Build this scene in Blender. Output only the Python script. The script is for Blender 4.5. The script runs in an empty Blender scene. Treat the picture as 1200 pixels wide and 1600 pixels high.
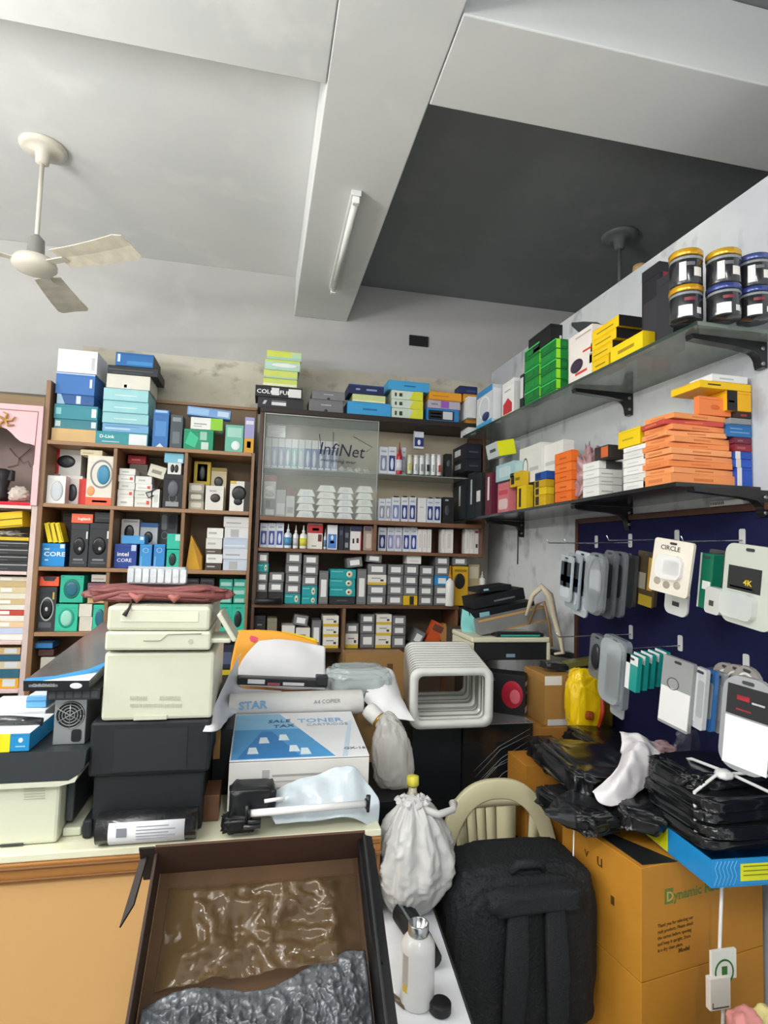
import bpy, bmesh, math, random
from mathutils import Vector, Matrix, noise, Euler
random.seed(7)
R = math.radians
C = bpy.context.scene.collection
CZ = 1.6                                  # camera height above the floor
YAW, PIT, ROL, F = 0.20803324, 0.06818207, 0.03079902, 894.686
# ---------- camera ----------
_cy, _sy, _cp, _sp = math.cos(YAW), math.sin(YAW), math.cos(PIT), math.sin(PIT)
fw = Vector((_sy*_cp, _cy*_cp, _sp)); rt = Vector((_cy, -_sy, 0)); up = rt.cross(fw)
r2 = math.cos(ROL)*rt + math.sin(ROL)*up
u2 = -math.sin(ROL)*rt + math.cos(ROL)*up
cam = bpy.data.objects.new('camera', bpy.data.cameras.new('camera')); C.objects.link(cam)
mw = Matrix((( r2.x, u2.x, -fw.x, 0), (r2.y, u2.y, -fw.y, 0), (r2.z, u2.z, -fw.z, CZ), (0, 0, 0, 1)))
cam.matrix_world = mw
cam.data.sensor_fit = 'HORIZONTAL'; cam.data.sensor_width = 36; cam.data.lens = F/1200*36
cam.data.clip_start = 0.05
bpy.context.scene.camera = cam
def ray(u, v): return (u-600)/F*r2 - (v-800)/F*u2 + fw
def un(u, v, ax, val):
    """point of the place seen at photo pixel (u, v) on the plane x, y or z = val"""
    d = ray(u, v); o = (0, 0, CZ)
    t = (val-o[ax])/d[ax]
    return Vector((d.x*t, d.y*t, CZ+d.z*t))
# ---------- materials ----------
MC = {}
def lin(h):
    h = h.lstrip('#'); c = [int(h[i:i+2], 16)/255 for i in (0, 2, 4)]
    return [x/12.92 if x <= .04045 else ((x+.055)/1.055)**2.4 for x in c]
def mat(h, rough=.5, metal=0, coat=0, alpha=1, trans=0, var=.08, scale=9, bump=0, emit=0, bscale=60, ior=1.45, sub=0):
    k = (h, rough, metal, coat, alpha, trans, var, scale, bump, emit, bscale)
    if k in MC: return MC[k]
    m = bpy.data.materials.new('m_'+h.lstrip('#')); m.use_nodes = True; MC[k] = m
    nt = m.node_tree; b = nt.nodes['Principled BSDF']; c = lin(h)
    b.inputs['Roughness'].default_value = rough; b.inputs['Metallic'].default_value = metal
    b.inputs['Coat Weight'].default_value = coat; b.inputs['Coat Roughness'].default_value = .12
    b.inputs['Alpha'].default_value = alpha; b.inputs['Transmission Weight'].default_value = trans
    b.inputs['IOR'].default_value = ior
    tc = nt.nodes.new('ShaderNodeTexCoord')
    if var:
        n = nt.nodes.new('ShaderNodeTexNoise'); n.inputs['Scale'].default_value = scale; n.inputs['Detail'].default_value = 4
        nt.links.new(tc.outputs['Object'], n.inputs['Vector'])
        mx = nt.nodes.new('ShaderNodeMix'); mx.data_type = 'RGBA'
        mx.inputs[6].default_value = [x*(1-var*1.6) for x in c]+[1]
        mx.inputs[7].default_value = [min(1, x*(1+var)) for x in c]+[1]
        nt.links.new(n.outputs['Fac'], mx.inputs[0]); nt.links.new(mx.outputs[2], b.inputs['Base Color'])
    else: b.inputs['Base Color'].default_value = c+[1]
    if bump:
        n2 = nt.nodes.new('ShaderNodeTexNoise'); n2.inputs['Scale'].default_value = bscale; n2.inputs['Detail'].default_value = 3
        nt.links.new(tc.outputs['Object'], n2.inputs['Vector'])
        bp = nt.nodes.new('ShaderNodeBump'); bp.inputs['Strength'].default_value = bump; bp.inputs['Distance'].default_value = .01
        nt.links.new(n2.outputs['Fac'], bp.inputs['Height']); nt.links.new(bp.outputs['Normal'], b.inputs['Normal'])
    if emit:
        b.inputs['Emission Color'].default_value = c+[1]; b.inputs['Emission Strength'].default_value = emit
    return m
def patchy(name, h1, h2, h3, scale=1.6, streak=(1, 1, 1), rough=.8):
    """worn painted plaster: broad patches and fine blotches of paint colour"""
    m = bpy.data.materials.new(name); m.use_nodes = True; nt = m.node_tree; b = nt.nodes['Principled BSDF']
    b.inputs['Roughness'].default_value = rough
    tc = nt.nodes.new('ShaderNodeTexCoord'); mp = nt.nodes.new('ShaderNodeMapping'); mp.inputs['Scale'].default_value = streak
    nt.links.new(tc.outputs['Object'], mp.inputs['Vector'])
    prev = None
    for s, h, lo, hi in ((scale, h2, .45, .62), (scale*5, h3, .56, .74)):
        n = nt.nodes.new('ShaderNodeTexNoise'); n.inputs['Scale'].default_value = s; n.inputs['Detail'].default_value = 6
        nt.links.new(mp.outputs['Vector'], n.inputs['Vector'])
        r = nt.nodes.new('ShaderNodeMapRange'); r.inputs[1].default_value = lo; r.inputs[2].default_value = hi
        nt.links.new(n.outputs['Fac'], r.inputs[0])
        mx = nt.nodes.new('ShaderNodeMix'); mx.data_type = 'RGBA'
        if prev is None: mx.inputs[6].default_value = lin(h1)+[1]
        else: nt.links.new(prev, mx.inputs[6])
        mx.inputs[7].default_value = lin(h)+[1]; nt.links.new(r.outputs[0], mx.inputs[0]); prev = mx.outputs[2]
    nt.links.new(prev, b.inputs['Base Color'])
    return m
def woodmat(h1, h2, axis=0, rough=.45):
    m = bpy.data.materials.new('wood'); m.use_nodes = True; nt = m.node_tree; b = nt.nodes['Principled BSDF']
    b.inputs['Roughness'].default_value = rough
    tc = nt.nodes.new('ShaderNodeTexCoord'); mp = nt.nodes.new('ShaderNodeMapping')
    s = [40, 40, 40]; s[axis] = 2; mp.inputs['Scale'].default_value = s
    n = nt.nodes.new('ShaderNodeTexNoise'); n.inputs['Scale'].default_value = 1; n.inputs['Detail'].default_value = 5
    mx = nt.nodes.new('ShaderNodeMix'); mx.data_type = 'RGBA'; mx.inputs[6].default_value = lin(h1)+[1]; mx.inputs[7].default_value = lin(h2)+[1]
    nt.links.new(tc.outputs['Object'], mp.inputs['Vector']); nt.links.new(mp.outputs['Vector'], n.inputs['Vector'])
    nt.links.new(n.outputs['Fac'], mx.inputs[0]); nt.links.new(mx.outputs[2], b.inputs['Base Color'])
    return m
def clear(h='ffffff', alpha=.22, rough=.12, bump=.0):
    return mat(h, rough=rough, alpha=alpha, coat=.6, var=0, bump=bump, bscale=40)
# ---------- mesh helpers ----------
def bx(bm, x0, x1, y0, y1, z0, z1, bev=0, mi=0):
    vs = [bm.verts.new((x, y, z)) for z in (z0, z1) for y in (y0, y1) for x in (x0, x1)]
    fs = [bm.faces.new([vs[i] for i in q]) for q in ((0, 2, 3, 1), (4, 5, 7, 6), (0, 1, 5, 4), (2, 6, 7, 3), (0, 4, 6, 2), (1, 3, 7, 5))]
    for f in fs: f.material_index = mi
    if bev:
        es = list({e for f in fs for e in f.edges})
        r = bmesh.ops.bevel(bm, geom=es, offset=bev, segments=2, affect='EDGES', profile=.5)
        for f in r['faces']: f.material_index = mi
    return vs
def lathe(bm, prof, n=20, c=(0, 0, 0), mi=0, M=None):
    rows = []
    for r, z in prof:
        row = []
        for i in range(n):
            a = 2*math.pi*i/n; p = Vector((c[0]+r*math.cos(a), c[1]+r*math.sin(a), c[2]+z))
            row.append(bm.verts.new(M @ p if M else p))
        rows.append(row)
    for a, b in zip(rows, rows[1:]):
        for i in range(n):
            f = bm.faces.new((a[i], a[(i+1) % n], b[(i+1) % n], b[i])); f.smooth = True; f.material_index = mi
    for row, fl in ((rows[0], 1), (rows[-1], 0)):
        f = bm.faces.new(row[::-1] if fl else row); f.material_index = mi
def tube(bm, pts, r, n=8, mi=0):
    pts = [Vector(p) for p in pts]; rr = r if isinstance(r, (list, tuple)) else [r]*len(pts); rows = []
    for i, p in enumerate(pts):
        d = (pts[min(i+1, len(pts)-1)]-pts[max(i-1, 0)]).normalized()
        a = d.orthogonal().normalized()
        if i:
            a = (pa-d*pa.dot(d)).normalized()
        pa = a; b = d.cross(a)
        rows.append([bm.verts.new(p+rr[i]*(a*math.cos(2*math.pi*k/n)+b*math.sin(2*math.pi*k/n))) for k in range(n)])
    for a, b in zip(rows, rows[1:]):
        for i in range(n):
            f = bm.faces.new((a[i], a[(i+1) % n], b[(i+1) % n], b[i])); f.smooth = True; f.material_index = mi
    bm.faces.new(rows[0][::-1]).material_index = mi; bm.faces.new(rows[-1]).material_index = mi
def prism(bm, pts, y0, y1, mi=0, ax='y'):
    """outline in x,z pushed from y0 to y1 (or the outline in y,z pushed in x, or in x,y pushed in z)"""
    f3 = {'y': lambda a, b, t: (a, t, b), 'x': lambda a, b, t: (t, a, b), 'z': lambda a, b, t: (a, b, t)}[ax]
    A = [bm.verts.new(f3(a, b, y0)) for a, b in pts]; B = [bm.verts.new(f3(a, b, y1)) for a, b in pts]
    n = len(pts)
    bm.faces.new(A).material_index = mi; bm.faces.new(B[::-1]).material_index = mi
    for i in range(n):
        f = bm.faces.new((A[i], B[i], B[(i+1) % n], A[(i+1) % n])); f.material_index = mi
def rrect(x0, x1, z0, z1, r, n=5):
    o = []
    for cx, cz, a0 in ((x1-r, z1-r, 0), (x0+r, z1-r, 90), (x0+r, z0+r, 180), (x1-r, z0+r, 270)):
        for k in range(n+1):
            a = R(a0+90*k/n); o.append((cx+r*math.cos(a), cz+r*math.sin(a)))
    return o
def fin(name, bm, mats, parent=None, loc=None, rot=None, smooth=False):
    bmesh.ops.recalc_face_normals(bm, faces=bm.faces)
    me = bpy.data.meshes.new(name); bm.to_mesh(me); bm.free()
    if smooth:
        for p in me.polygons: p.use_smooth = True
    for m in (mats if isinstance(mats, (list, tuple)) else [mats]): me.materials.append(m)
    o = bpy.data.objects.new(name, me); C.objects.link(o)
    if parent: o.parent = parent
    if loc is not None: o.location = loc
    if rot is not None: o.rotation_euler = rot
    return o
def tag(o, label, cat, group=None):
    o['label'] = label; o['category'] = cat
    if group: o['group'] = group
    return o
def struct(name, bm, m):
    o = fin(name, bm, m); o['kind'] = 'structure'; return o
def empty(name, label, cat, loc=(0, 0, 0), rz=0, group=None, rot=None):
    o = bpy.data.objects.new(name, None); C.objects.link(o); o.location = loc; o.rotation_euler = rot or (0, 0, rz)
    o.empty_display_size = .05
    return tag(o, label, cat, group)
def text_mesh(s, size, m, parent, loc, rot=(math.pi/2, 0, 0), name='lettering', align='LEFT', wide=1, depth=.0006, bold=0, shear=0):
    cu = bpy.data.curves.new('t', 'FONT'); cu.body = s; cu.size = size; cu.extrude = depth/2; cu.align_x = align
    cu.resolution_u = 2; cu.offset = bold; cu.shear = shear
    t = bpy.data.objects.new('t', cu); C.objects.link(t)
    dg = bpy.context.evaluated_depsgraph_get(); me = bpy.data.meshes.new_from_object(t.evaluated_get(dg))
    bpy.data.objects.remove(t); me.materials.clear(); me.materials.append(m)
    for v in me.vertices: v.co.x *= wide
    o = bpy.data.objects.new(name, me); C.objects.link(o); o.parent = parent; o.location = loc; o.rotation_euler = rot
    return o
# ---------- boxes with printed art ----------
PLACED = []; FURN = []
def art(o, w, d, h, items, side='F'):
    """printed panels, stickers, pictures and lettering that belong to a box of size w,d,h standing at the origin of o"""
    for it in items:
        k = it[0]; s = side
        if k in 'FLRTK' and len(k) == 1 and isinstance(it[1], tuple): s = k; it = it[1]; k = it[0]
        # frame: origin, right vector, up vector, normal, sizes
        O, U, V, N, W, H = {'F': ((-w/2, -d/2, 0), (1, 0, 0), (0, 0, 1), (0, -1, 0), w, h),
                            'L': ((-w/2, d/2, 0), (0, -1, 0), (0, 0, 1), (-1, 0, 0), d, h),
                            'R': ((w/2, -d/2, 0), (0, 1, 0), (0, 0, 1), (1, 0, 0), d, h),
                            'T': ((-w/2, -d/2, h), (1, 0, 0), (0, 1, 0), (0, 0, 1), w, d)}[s]
        O, U, V, N = map(Vector, (O, U, V, N))
        M = Matrix((U, V, N)).transposed().to_4x4(); M.translation = O
        if k == 'r' or k == 's' or k == 'c':
            x0, y0, x1, y1, hx = it[1:6]; bm = bmesh.new()
            if k == 'c': prism(bm, rrect(x0*W, x1*W, y0*H, y1*H, min((x1-x0)*W, (y1-y0)*H)*.3, 4), 0, .0012, ax='z')
            else: bx(bm, x0*W, x1*W, y0*H, y1*H, 0, .0006 if k == 'r' else .0009)
            bm.transform(M)
            fin(it[6] if len(it) > 6 else {'r': 'printed_panel', 's': 'sticker', 'c': 'product_window'}[k], bm, mat(hx, rough=.45), o)
        elif k == 'p':                      # polygon of a second print colour
            bm = bmesh.new(); prism(bm, [(x*W, y*H) for x, y in it[2]], 0, .0007, ax='z'); bm.transform(M)
            fin('printed_panel', bm, mat(it[1], rough=.45), o)
        elif k == 'o':                      # oval moulded product or its window
            cx, cy, rx, ry, hx = it[1:6]; bm = bmesh.new()
            t = it[7] if len(it) > 7 else .005
            lathe(bm, [(1, 0), (.93, .5), (.7, .85), (.35, 1)], 20)
            bm.transform(Matrix.Diagonal((rx*W, ry*H, t, 1))); bm.transform(Matrix.Translation((cx*W, cy*H, 0)))
            bm.transform(M); fin(it[6] if len(it) > 6 else 'mouse_picture', bm, mat(hx, rough=.3), o)
        elif k == 'q':                      # ring
            cx, cy, rx, ry, hx = it[1:6]; bm = bmesh.new(); n = 28; rows = []
            for j, (s_, z_) in enumerate(((1, 0), (1, .001), (.86, .001), (.86, 0))):
                rows.append([bm.verts.new((cx*W+rx*W*s_*math.cos(2*math.pi*i/n), cy*H+ry*H*s_*math.sin(2*math.pi*i/n), z_)) for i in range(n)])
            for j in range(4):
                a, b = rows[j], rows[(j+1) % 4]
                for i in range(n): bm.faces.new((a[i], a[(i+1) % n], b[(i+1) % n], b[i]))
            bm.transform(M); fin('printed_ring', bm, mat(hx, rough=.4), o)
        elif k == 't':
            x, y, th, s_, hx = it[1:6]; wd = it[6] if len(it) > 6 else 1
            E = M.to_3x3().to_euler()
            p = M @ Vector((x*W, y*H, .0002 if len(it) < 8 else it[7]))
            text_mesh(s_, th*H, mat(hx, var=0, rough=.4), o, p, E, wide=wd, bold=th*H*.012)
def cbox(name, X0, X1, Y0, Y1, Z0, Z1, hx, label, cat='box', group=None, items=(), rz=0, rot=None, bev=.0015, m=None, seam=True, chk=True, pivot=None):
    """a cardboard box: shell with a lid line round the top; base centre is its origin"""
    if not rz and not rot:
        for (a0, a1, b0, b1, c0, c1) in (PLACED+FURN if chk else FURN):
            ox, oy, oz = min(X1, a1)-max(X0, a0), min(Y1, b1)-max(Y0, b0), min(Z1, c1)-max(Z0, c0)
            if ox > -.0004 and oy > -.0004 and oz > .0006:
                mm = min(ox, oy, oz)
                if mm == oz and oz < .4*(Z1-Z0):
                    if Z0+Z1 > c0+c1: Z0 = c1+.0004
                    else: Z1 = c0-.0006
                elif mm == ox or (ox < .3*(X1-X0) and oy > .02):
                    if X0+X1 > a0+a1: X0 = a1+.0006
                    else: X1 = a0-.0006
                else:
                    if Y0+Y1 > b0+b1:
                        dd = b1+.0006-Y0; Y0 += dd; Y1 = max(Y1, Y0+.02)
                    else: Y1 = b0-.0006
    if X1-X0 < .006: X1 = X0+.006
    if Y1-Y0 < .006: Y1 = Y0+.006
    if Z1-Z0 < .004: Z1 = Z0+.004
    PLACED.append((X0, X1, Y0, Y1, Z0, Z1))
    w, d, h = X1-X0, Y1-Y0, Z1-Z0
    bm = bmesh.new()
    bev = min(bev, w*.1, d*.1, h*.1)
    if seam and h > .018 and w > .018:
        zs = h*.86; g = min(.0008, h*.02)
        ring = [(0, 0, bev), (0, bev, 0), (0, zs-g, 0), (0, zs, g*1.2), (0, zs+g, 0), (0, h-bev, 0), (0, h, bev)]
        rows = []
        for _, z, ins in ring:
            rows.append([bm.verts.new(p) for p in ((-w/2+ins, -d/2+ins, z), (w/2-ins, -d/2+ins, z), (w/2-ins, d/2-ins, z), (-w/2+ins, d/2-ins, z))])
        for a, b in zip(rows, rows[1:]):
            for i in range(4): bm.faces.new((a[i], a[(i+1) % 4], b[(i+1) % 4], b[i]))
        bm.faces.new(rows[0][::-1]); bm.faces.new(rows[-1])
    else: bx(bm, -w/2, w/2, -d/2, d/2, 0, h, bev)
    o = fin(name, bm, m or mat(hx), None, ((X0+X1)/2, (Y0+Y1)/2, Z0), rot or (0, 0, rz))
    tag(o, label, cat, group)
    art(o, w, d, h, items)
    return o
TOPS = {}
def fbox(u0, v0, u1, v1, hx, label, items=(), Y=3.13, d=.11, z=None, name='product_box', group=None, rz=0, rot=None, cat='box', m=None, seam=True, **k):
    """box whose front (camera side, y = Y) fills photo pixels u0..u1, v0..v1; z = the surface it rests on"""
    um, vm = (u0+u1)/2, (v0+v1)/2
    X0, X1 = un(u0, vm, 1, Y).x, un(u1, vm, 1, Y).x
    Z1 = un(um, v0, 1, Y).z; Z0 = un(um, v1, 1, Y).z if z is None else z+.0005
    return cbox(name, X0, X1, Y, Y+d, Z0, max(Z1, Z0+.006), hx, label, cat, group, items, rz, rot, m=m, seam=seam, **k)
ORD = ['topmost', 'second from top', 'third from top', 'fourth from top', 'fifth from top', 'sixth from top', 'seventh from top', 'eighth from top', 'ninth from top', 'tenth from top', 'eleventh from top', 'twelfth from top']
def fstack(u0, u1, vs, z, cols, what, where, items=(), Y=3.13, d=.11, jit=2, **k):
    """pile of boxes; vs = pixel rows from the topmost box's top down to the surface; the label says which box and which pile"""
    n = len(vs)-1; zb = z+.0005
    um = (u0+u1)/2; X = [un(u, (vs[0]+vs[-1])/2, 1, Y).x for u in (u0, u1)]
    out = []
    for i in range(n-1, -1, -1):
        zt = un(um, vs[i], 1, Y).z; hx = cols[i % len(cols)]
        it = items[i % len(items)] if items and isinstance(items[0], list) else items
        pos = ORD[i] if i < n-1 else ('bottom' if n > 1 else 'single')
        j = random.uniform(-1, 1)*jit*.002; w_ = what[i % len(what)] if isinstance(what, (list, tuple)) else what
        out.append(cbox(k.get('name', 'product_box'), X[0]+j, X[1]+j, Y+abs(j), Y+abs(j)+d, zb, max(zt, zb+.006), hx, f'{w_}, {pos} {where}', group=k.get('group') or 'boxes stacked '+where, items=it, m=k.get('m')))
        zb = max(zt, zb+.006)+.0005
    return out
# ================= the room =================
XR, YB = 1.393, 3.4
ZS, ZBM = CZ+1.634, CZ+1.392             # slab and underside of the beams
wood_d = woodmat('a07a56', '735238', 2); wood_h = woodmat('b48c66', '8a6749', 0)
m_ceil = patchy('ceiling_paint', 'dcdddd', 'd4d6d7', 'e2e3e2', .8); m_beam = patchy('beam_paint', 'dcdedd', 'd0d3d3', 'e2e3e1', 1.1)
m_dark = patchy('shaded_grey_ceiling', '808386', '7a7e81', '858789', .9)  # grey paint taken darker to carry the shade of the less lit right recess
m_back = patchy('grey_wall', 'bdbcba', 'b6b5b3', 'c2c1bf', 1.0)
bm = bmesh.new(); bx(bm, -4, 5, -4, 4.2, -.1, 0); struct('floor', bm, patchy('floor_tile', '8d8a84', '7c7973', '9a968e', 2))
bm = bmesh.new(); bx(bm, -4, .285, -4, 3.55, ZS, ZS+.12); struct('ceiling', bm, m_ceil)
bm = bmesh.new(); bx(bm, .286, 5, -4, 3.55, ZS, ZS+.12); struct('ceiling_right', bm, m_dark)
bm = bmesh.new(); bx(bm, .1295, .447, -4, YB-.001, ZBM, ZS-.001, .004); struct('beam_long', bm, m_beam)
bm = bmesh.new()
bx(bm, -4, .128, 1.326, 1.637, ZBM, ZS-.001, .004); bx(bm, .449, 5, 1.326, 1.637, ZBM, ZS-.001, .004); struct('beam_cross', bm, m_beam)
bm = bmesh.new(); bx(bm, -4, 5, YB, YB+.15, 0, ZS-.001); struct('wall_back', bm, m_back)
bm = bmesh.new()                          # bare plaster left unpainted low on the back wall
xa = un(128, 570, 1, YB).x; za = un(130, 541, 1, YB).z; zb_ = un(760, 599, 1, YB).z
prism(bm, [(xa, .4), (XR-.002, .4), (XR-.002, zb_), (.6, (za+zb_)/2-.004), (xa+.5, za-.004), (xa, za)], YB-.008, YB-.001)
struct('wall_back_plaster', bm, patchy('bare_plaster', 'cfcabb', 'b9b3a2', '9f9a8c', 2.2, (1, 1, 1.4), .9))
bm = bmesh.new(); prism(bm, [(-1.5, 0), (YB-.01, 0), (YB-.01, CZ+1.163), (1.0, CZ+1.118), (-1.5, CZ+1.10)], XR, XR+.1, ax='x')
struct('wall_right', bm, patchy('whitewash', 'd6d9da', 'bfc4c9', '9b9da8', 1.6, (1, 1.2, 1), .85))
bm = bmesh.new(); bx(bm, -4.1, -4, -4, 3.55, 0, ZS); struct('wall_left', bm, mat('d8d8d4', rough=.8))
bm = bmesh.new(); bx(bm, 5, 5.1, -4, 3.55, 0, ZS); struct('wall_far_right', bm, mat('8a8c90', rough=.8))
# thin conduit running down the right wall
bm = bmesh.new(); p = un(809, 860, 0, XR-.004); tube(bm, [(XR-.004, p.y, CZ-.05), (XR-.004, p.y, CZ+.16)], .003, 6)
o = fin('wall_cable', bm, mat('3a3a40')); tag(o, 'thin dark cable running down the white right wall near the corner', 'cable')
# vent hole plate on the back wall
bm = bmesh.new(); a = un(640, 523, 1, YB-.01); b = un(669, 542, 1, YB-.01)
bx(bm, a.x, b.x, YB-.012, YB-.001, b.z, a.z, .001)
o = fin('wall_vent', bm, mat('17181a', rough=.7)); tag(o, 'small black vent opening high on the grey back wall', 'vent')
bm = bmesh.new()
for k in range(5):
    z = b.z+(a.z-b.z)*(k+.5)/5; bx(bm, a.x+.004, b.x-.004, YB-.015, YB-.0125, z-.0015, z+.0015)
fin('louvre', bm, mat('2a2b2d'), o)
# ---------- fans ----------
def fan(name, label, mount, rod, angs, bl, wcol, hub=.075, tilt=0):
    o = empty(name, label, 'fan', mount)
    white = mat(wcol, rough=.4); 
    bm = bmesh.new(); lathe(bm, [(.09, 0), (.088, -.012), (.07, -.02), (.03, -.024), (.025, -.07), (.012, -.075)], 24); fin('ceiling_canopy', bm, white, o, smooth=True)
    bm = bmesh.new(); tube(bm, [(0, 0, -.06), (0, 0, -rod)], .009, 10); fin('down_rod', bm, white, o)
    bm = bmesh.new(); lathe(bm, [(.012, -rod+.09), (.03, -rod+.07), (.033, -rod+.01), (.04, -rod)], 20); fin('coupling_cap', bm, mat('8f8d88', rough=.4), o, smooth=True)
    bm = bmesh.new(); lathe(bm, [(.04, -rod), (hub, -rod-.012), (hub+.008, -rod-.03), (hub+.008, -rod-.045), (hub-.006, -rod-.06), (.03, -rod-.072), (.001, -rod-.075)], 28); fin('motor_housing', bm, white, o, smooth=True)
    for a in angs:
        bm = bmesh.new(); bx(bm, hub-.01, hub+.09, -.018, .018, -rod-.036, -rod-.031, .002)
        for sx in (.0, .03): lathe(bm, [(.006, 0), (.006, .004)], 8, (hub+.04+sx, 0, -rod-.031))
        i = fin('blade_iron', bm, white, o, rot=(0, 0, R(a)))
        bm = bmesh.new(); n = 12; rows = []
        for k in range(n+1):
            t = k/n; x = hub+.06+bl*t; w = .052+.018*t; w *= (1 if t < .95 else .8); c = -.006*math.sin(t*3)
            tw = R(12)
            rows.append([bm.verts.new((x, s*w*math.cos(tw), -rod-.026+c+s*w*math.sin(tw)*-1+zz)) for s, zz in ((-1, 0), (0, .004), (1, 0), (1, -.003), (0, .001), (-1, -.003))])
        for A, B in zip(rows, rows[1:]):
            for j in range(6): bm.faces.new((A[j], A[(j+1) % 6], B[(j+1) % 6], B[j]))
        bm.faces.new(rows[0]); bm.faces.new(rows[-1][::-1])
        fin('blade', bm, mat('d9d2c0' if wcol != '6d6f72' else '6d6f72', rough=.45, var=.2, scale=25), i)
    return o
m0 = un(68, 230, 2, ZS-.001); zr = un(50, 400, 1, m0.y).z
fan('ceiling_fan', 'dusty cream three-blade ceiling fan hanging from the pale ceiling at left', m0, ZS-zr, (-31, 89, 209), .36, 'd8d3c6')
m1 = un(968, 368, 2, ZS-.001)
fan('ceiling_fan', 'grey ceiling fan seen only by its rod above the right partition wall', m1, .60, (100, 220, 340), .38, '6d6f72')
# ---------- unlit tube light on the beam ----------
a = un(557, 308, 2, ZBM-.03); b = un(520, 455, 2, ZBM-.03)
L = (b-a).length; ang = math.atan2((b-a).y, (b-a).x)
o = empty('tube_light', 'unlit white tube light fixed under the long ceiling beam', 'lamp', ((a.x+b.x)/2, (a.y+b.y)/2, ZBM-.0005), ang-math.pi/2)
bm = bmesh.new(); bx(bm, -.02, .02, -L/2, L/2, -.022, 0, .003); fin('batten', bm, mat('d4d5d3', rough=.4), o)
bm = bmesh.new(); tube(bm, [(0, -L/2+.03, -.034), (0, L/2-.03, -.034)], .0125, 14); fin('glass_tube', bm, mat('eceee9', rough=.2), o)
for s in (-1, 1):
    bm = bmesh.new(); bx(bm, -.014, .014, s*(L/2-.015)-.012, s*(L/2-.015)+.012, -.05, -.0225, .004); fin('end_socket', bm, mat('e8e8e4'), o)
# ---------- daylight, unseen tube lamps and added fill lamps ----------
w = bpy.data.worlds.new('world'); bpy.context.scene.world = w; w.use_nodes = True
bg = w.node_tree.nodes['Background']; bg.inputs[0].default_value = (.93, .97, 1, 1); bg.inputs[1].default_value = 1.0
def area(loc, rot, sx, sy, e, col=(1, .98, .95)):
    l = bpy.data.lights.new('lamp', 'AREA'); l.shape = 'RECTANGLE'; l.size = sx; l.size_y = sy; l.energy = e; l.color = col
    o = bpy.data.objects.new('unseen_lamp', l); C.objects.link(o); o.location = loc; o.rotation_euler = rot; return o
area((-1.3, -.7, CZ+1.25), (R(32), R(-14), 0), 1.3, .15, 24)
area((.30, -.6, CZ+1.30), (R(30), R(6), 0), .15, 1.2, 20)
area((-2.3, .3, CZ+.50), (R(186), R(8), 0), 1.2, 1.0, 160)  # added upward fill panel out of view, brightens the ceiling
area((-3.3, 1.2, CZ+.9), (R(90), R(0), R(-75)), 1.3, .12, 26)  # unseen lamp added at the left wall to brighten the left side
vs_ = bpy.context.scene.view_settings
vs_.view_transform = 'Standard'; vs_.look = 'None'; vs_.gamma = 1; vs_.exposure = 0.3; vs_.use_curve_mapping = False
bpy.context.scene.cycles.max_bounces = 8; bpy.context.scene.cycles.transparent_max_bounces = 24
# ================= wooden shelving at the left of the back wall =================
YF, YK = 3.1, 3.375
def zof(u, v, Y=YF): return un(u, v, 1, Y).z
def xof(u, v, Y=YF): return un(u, v, 1, Y).x
ZA, ZB, ZC, ZD, ZE = zof(230, 697), zof(230, 792.5), zof(230, 889), zof(200, 988), zof(200, 1082)
shelving = empty('wooden_shelving', 'brown wooden cubby shelving full of boxed goods left of the glass cabinet', 'shelf', (-.6, 3.2, 0))
def part(nm, par, m, *a, bev=.002):
    bm = bmesh.new(); bx(bm, *a, bev); o = fin(nm, bm, m)
    if par.name != 'x': FURN.append(a)
    o.parent = par; o.location = -Vector(par.location); return o
xl, x1, x2, x3 = xof(74, 640), xof(181, 700), xof(292, 700), xof(396.5, 700)
TH = .02
part('side_panel', shelving, wood_d, xl-.012, xl+.010, YF, YK, 0, zof(76, 594))
part('side_panel', shelving, wood_d, x3-.008, x3+.008, YF, YK, 0, ZA)
for z, xr in ((ZA, x3-.009), (ZB, x3-.009), (ZC, x3-.009), (ZD, x3-.009), (ZE, x3-.009), (CZ-1.0, x3-.009)):
    part('shelf_board', shelving, wood_h, xl+.0105, xr, YF, YK, z-TH, z)
for x in (x1, x2):
    for zt, zb2 in ((ZA, ZB), (ZB, ZC)): part('divider', shelving, wood_d, x-.009, x+.009, YF+.002, YK, zb2+.0005, zt-TH-.0005)
    part('divider', shelving, wood_d, x-.009, x+.009, YF+.002, YK, ZD+.0005, ZC-TH-.0005)
zt = un(320, 633, 1, 3.38).z
part('back_panel', shelving, mat('84715c', rough=.8, var=.15, scale=5), xl+.011, x3+.003, YK+.001, YK+.008, .2, zt-.012)
part('top_batten', shelving, wood_h, xl+.011, x3+.003, YK-.01, YK+.008, zt-.011, zt+.006)
# ================= glass fronted cabinet =================
cab = empty('display_cabinet', 'brown wooden display cabinet with glass door in the middle of the back wall', 'cabinet', (.6, 3.2, 0))
cl, cr = xof(408, 750), xof(757, 840)
ZT = zof(410, 643); ZG1 = zof(640, 741); ZH = zof(600, 813.5); ZI = zof(600, 861.5); ZJ = zof(550, 945.5); ZKk = zof(590, 1014)
blackw = mat('2a211c', rough=.5)
part('top_board', cab, blackw, cl-.02, cr+.0, YF, YK, ZT-.001, ZT+.028)
part('side_panel', cab, woodmat('5d3f2c', '3f2a1e', 2), cl-.02, cl+.0, YF, YK, ZJ+.001, ZT-.002)
part('side_panel', cab, woodmat('6d4a34', '4d3324', 2), cr-.016, cr, YF, YK, ZI-.02, ZT-.002)
cab_w = woodmat('8c6244', '64432e', 0)
part('shelf_board', cab, cab_w, cl+.001, cr-.017, YF, YK, ZH-.024, ZH)
part('shelf_board', cab, cab_w, cl+.001, cr-.017, YF, YK, ZI-.018, ZI)
xd = xof(588, 830)
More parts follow.
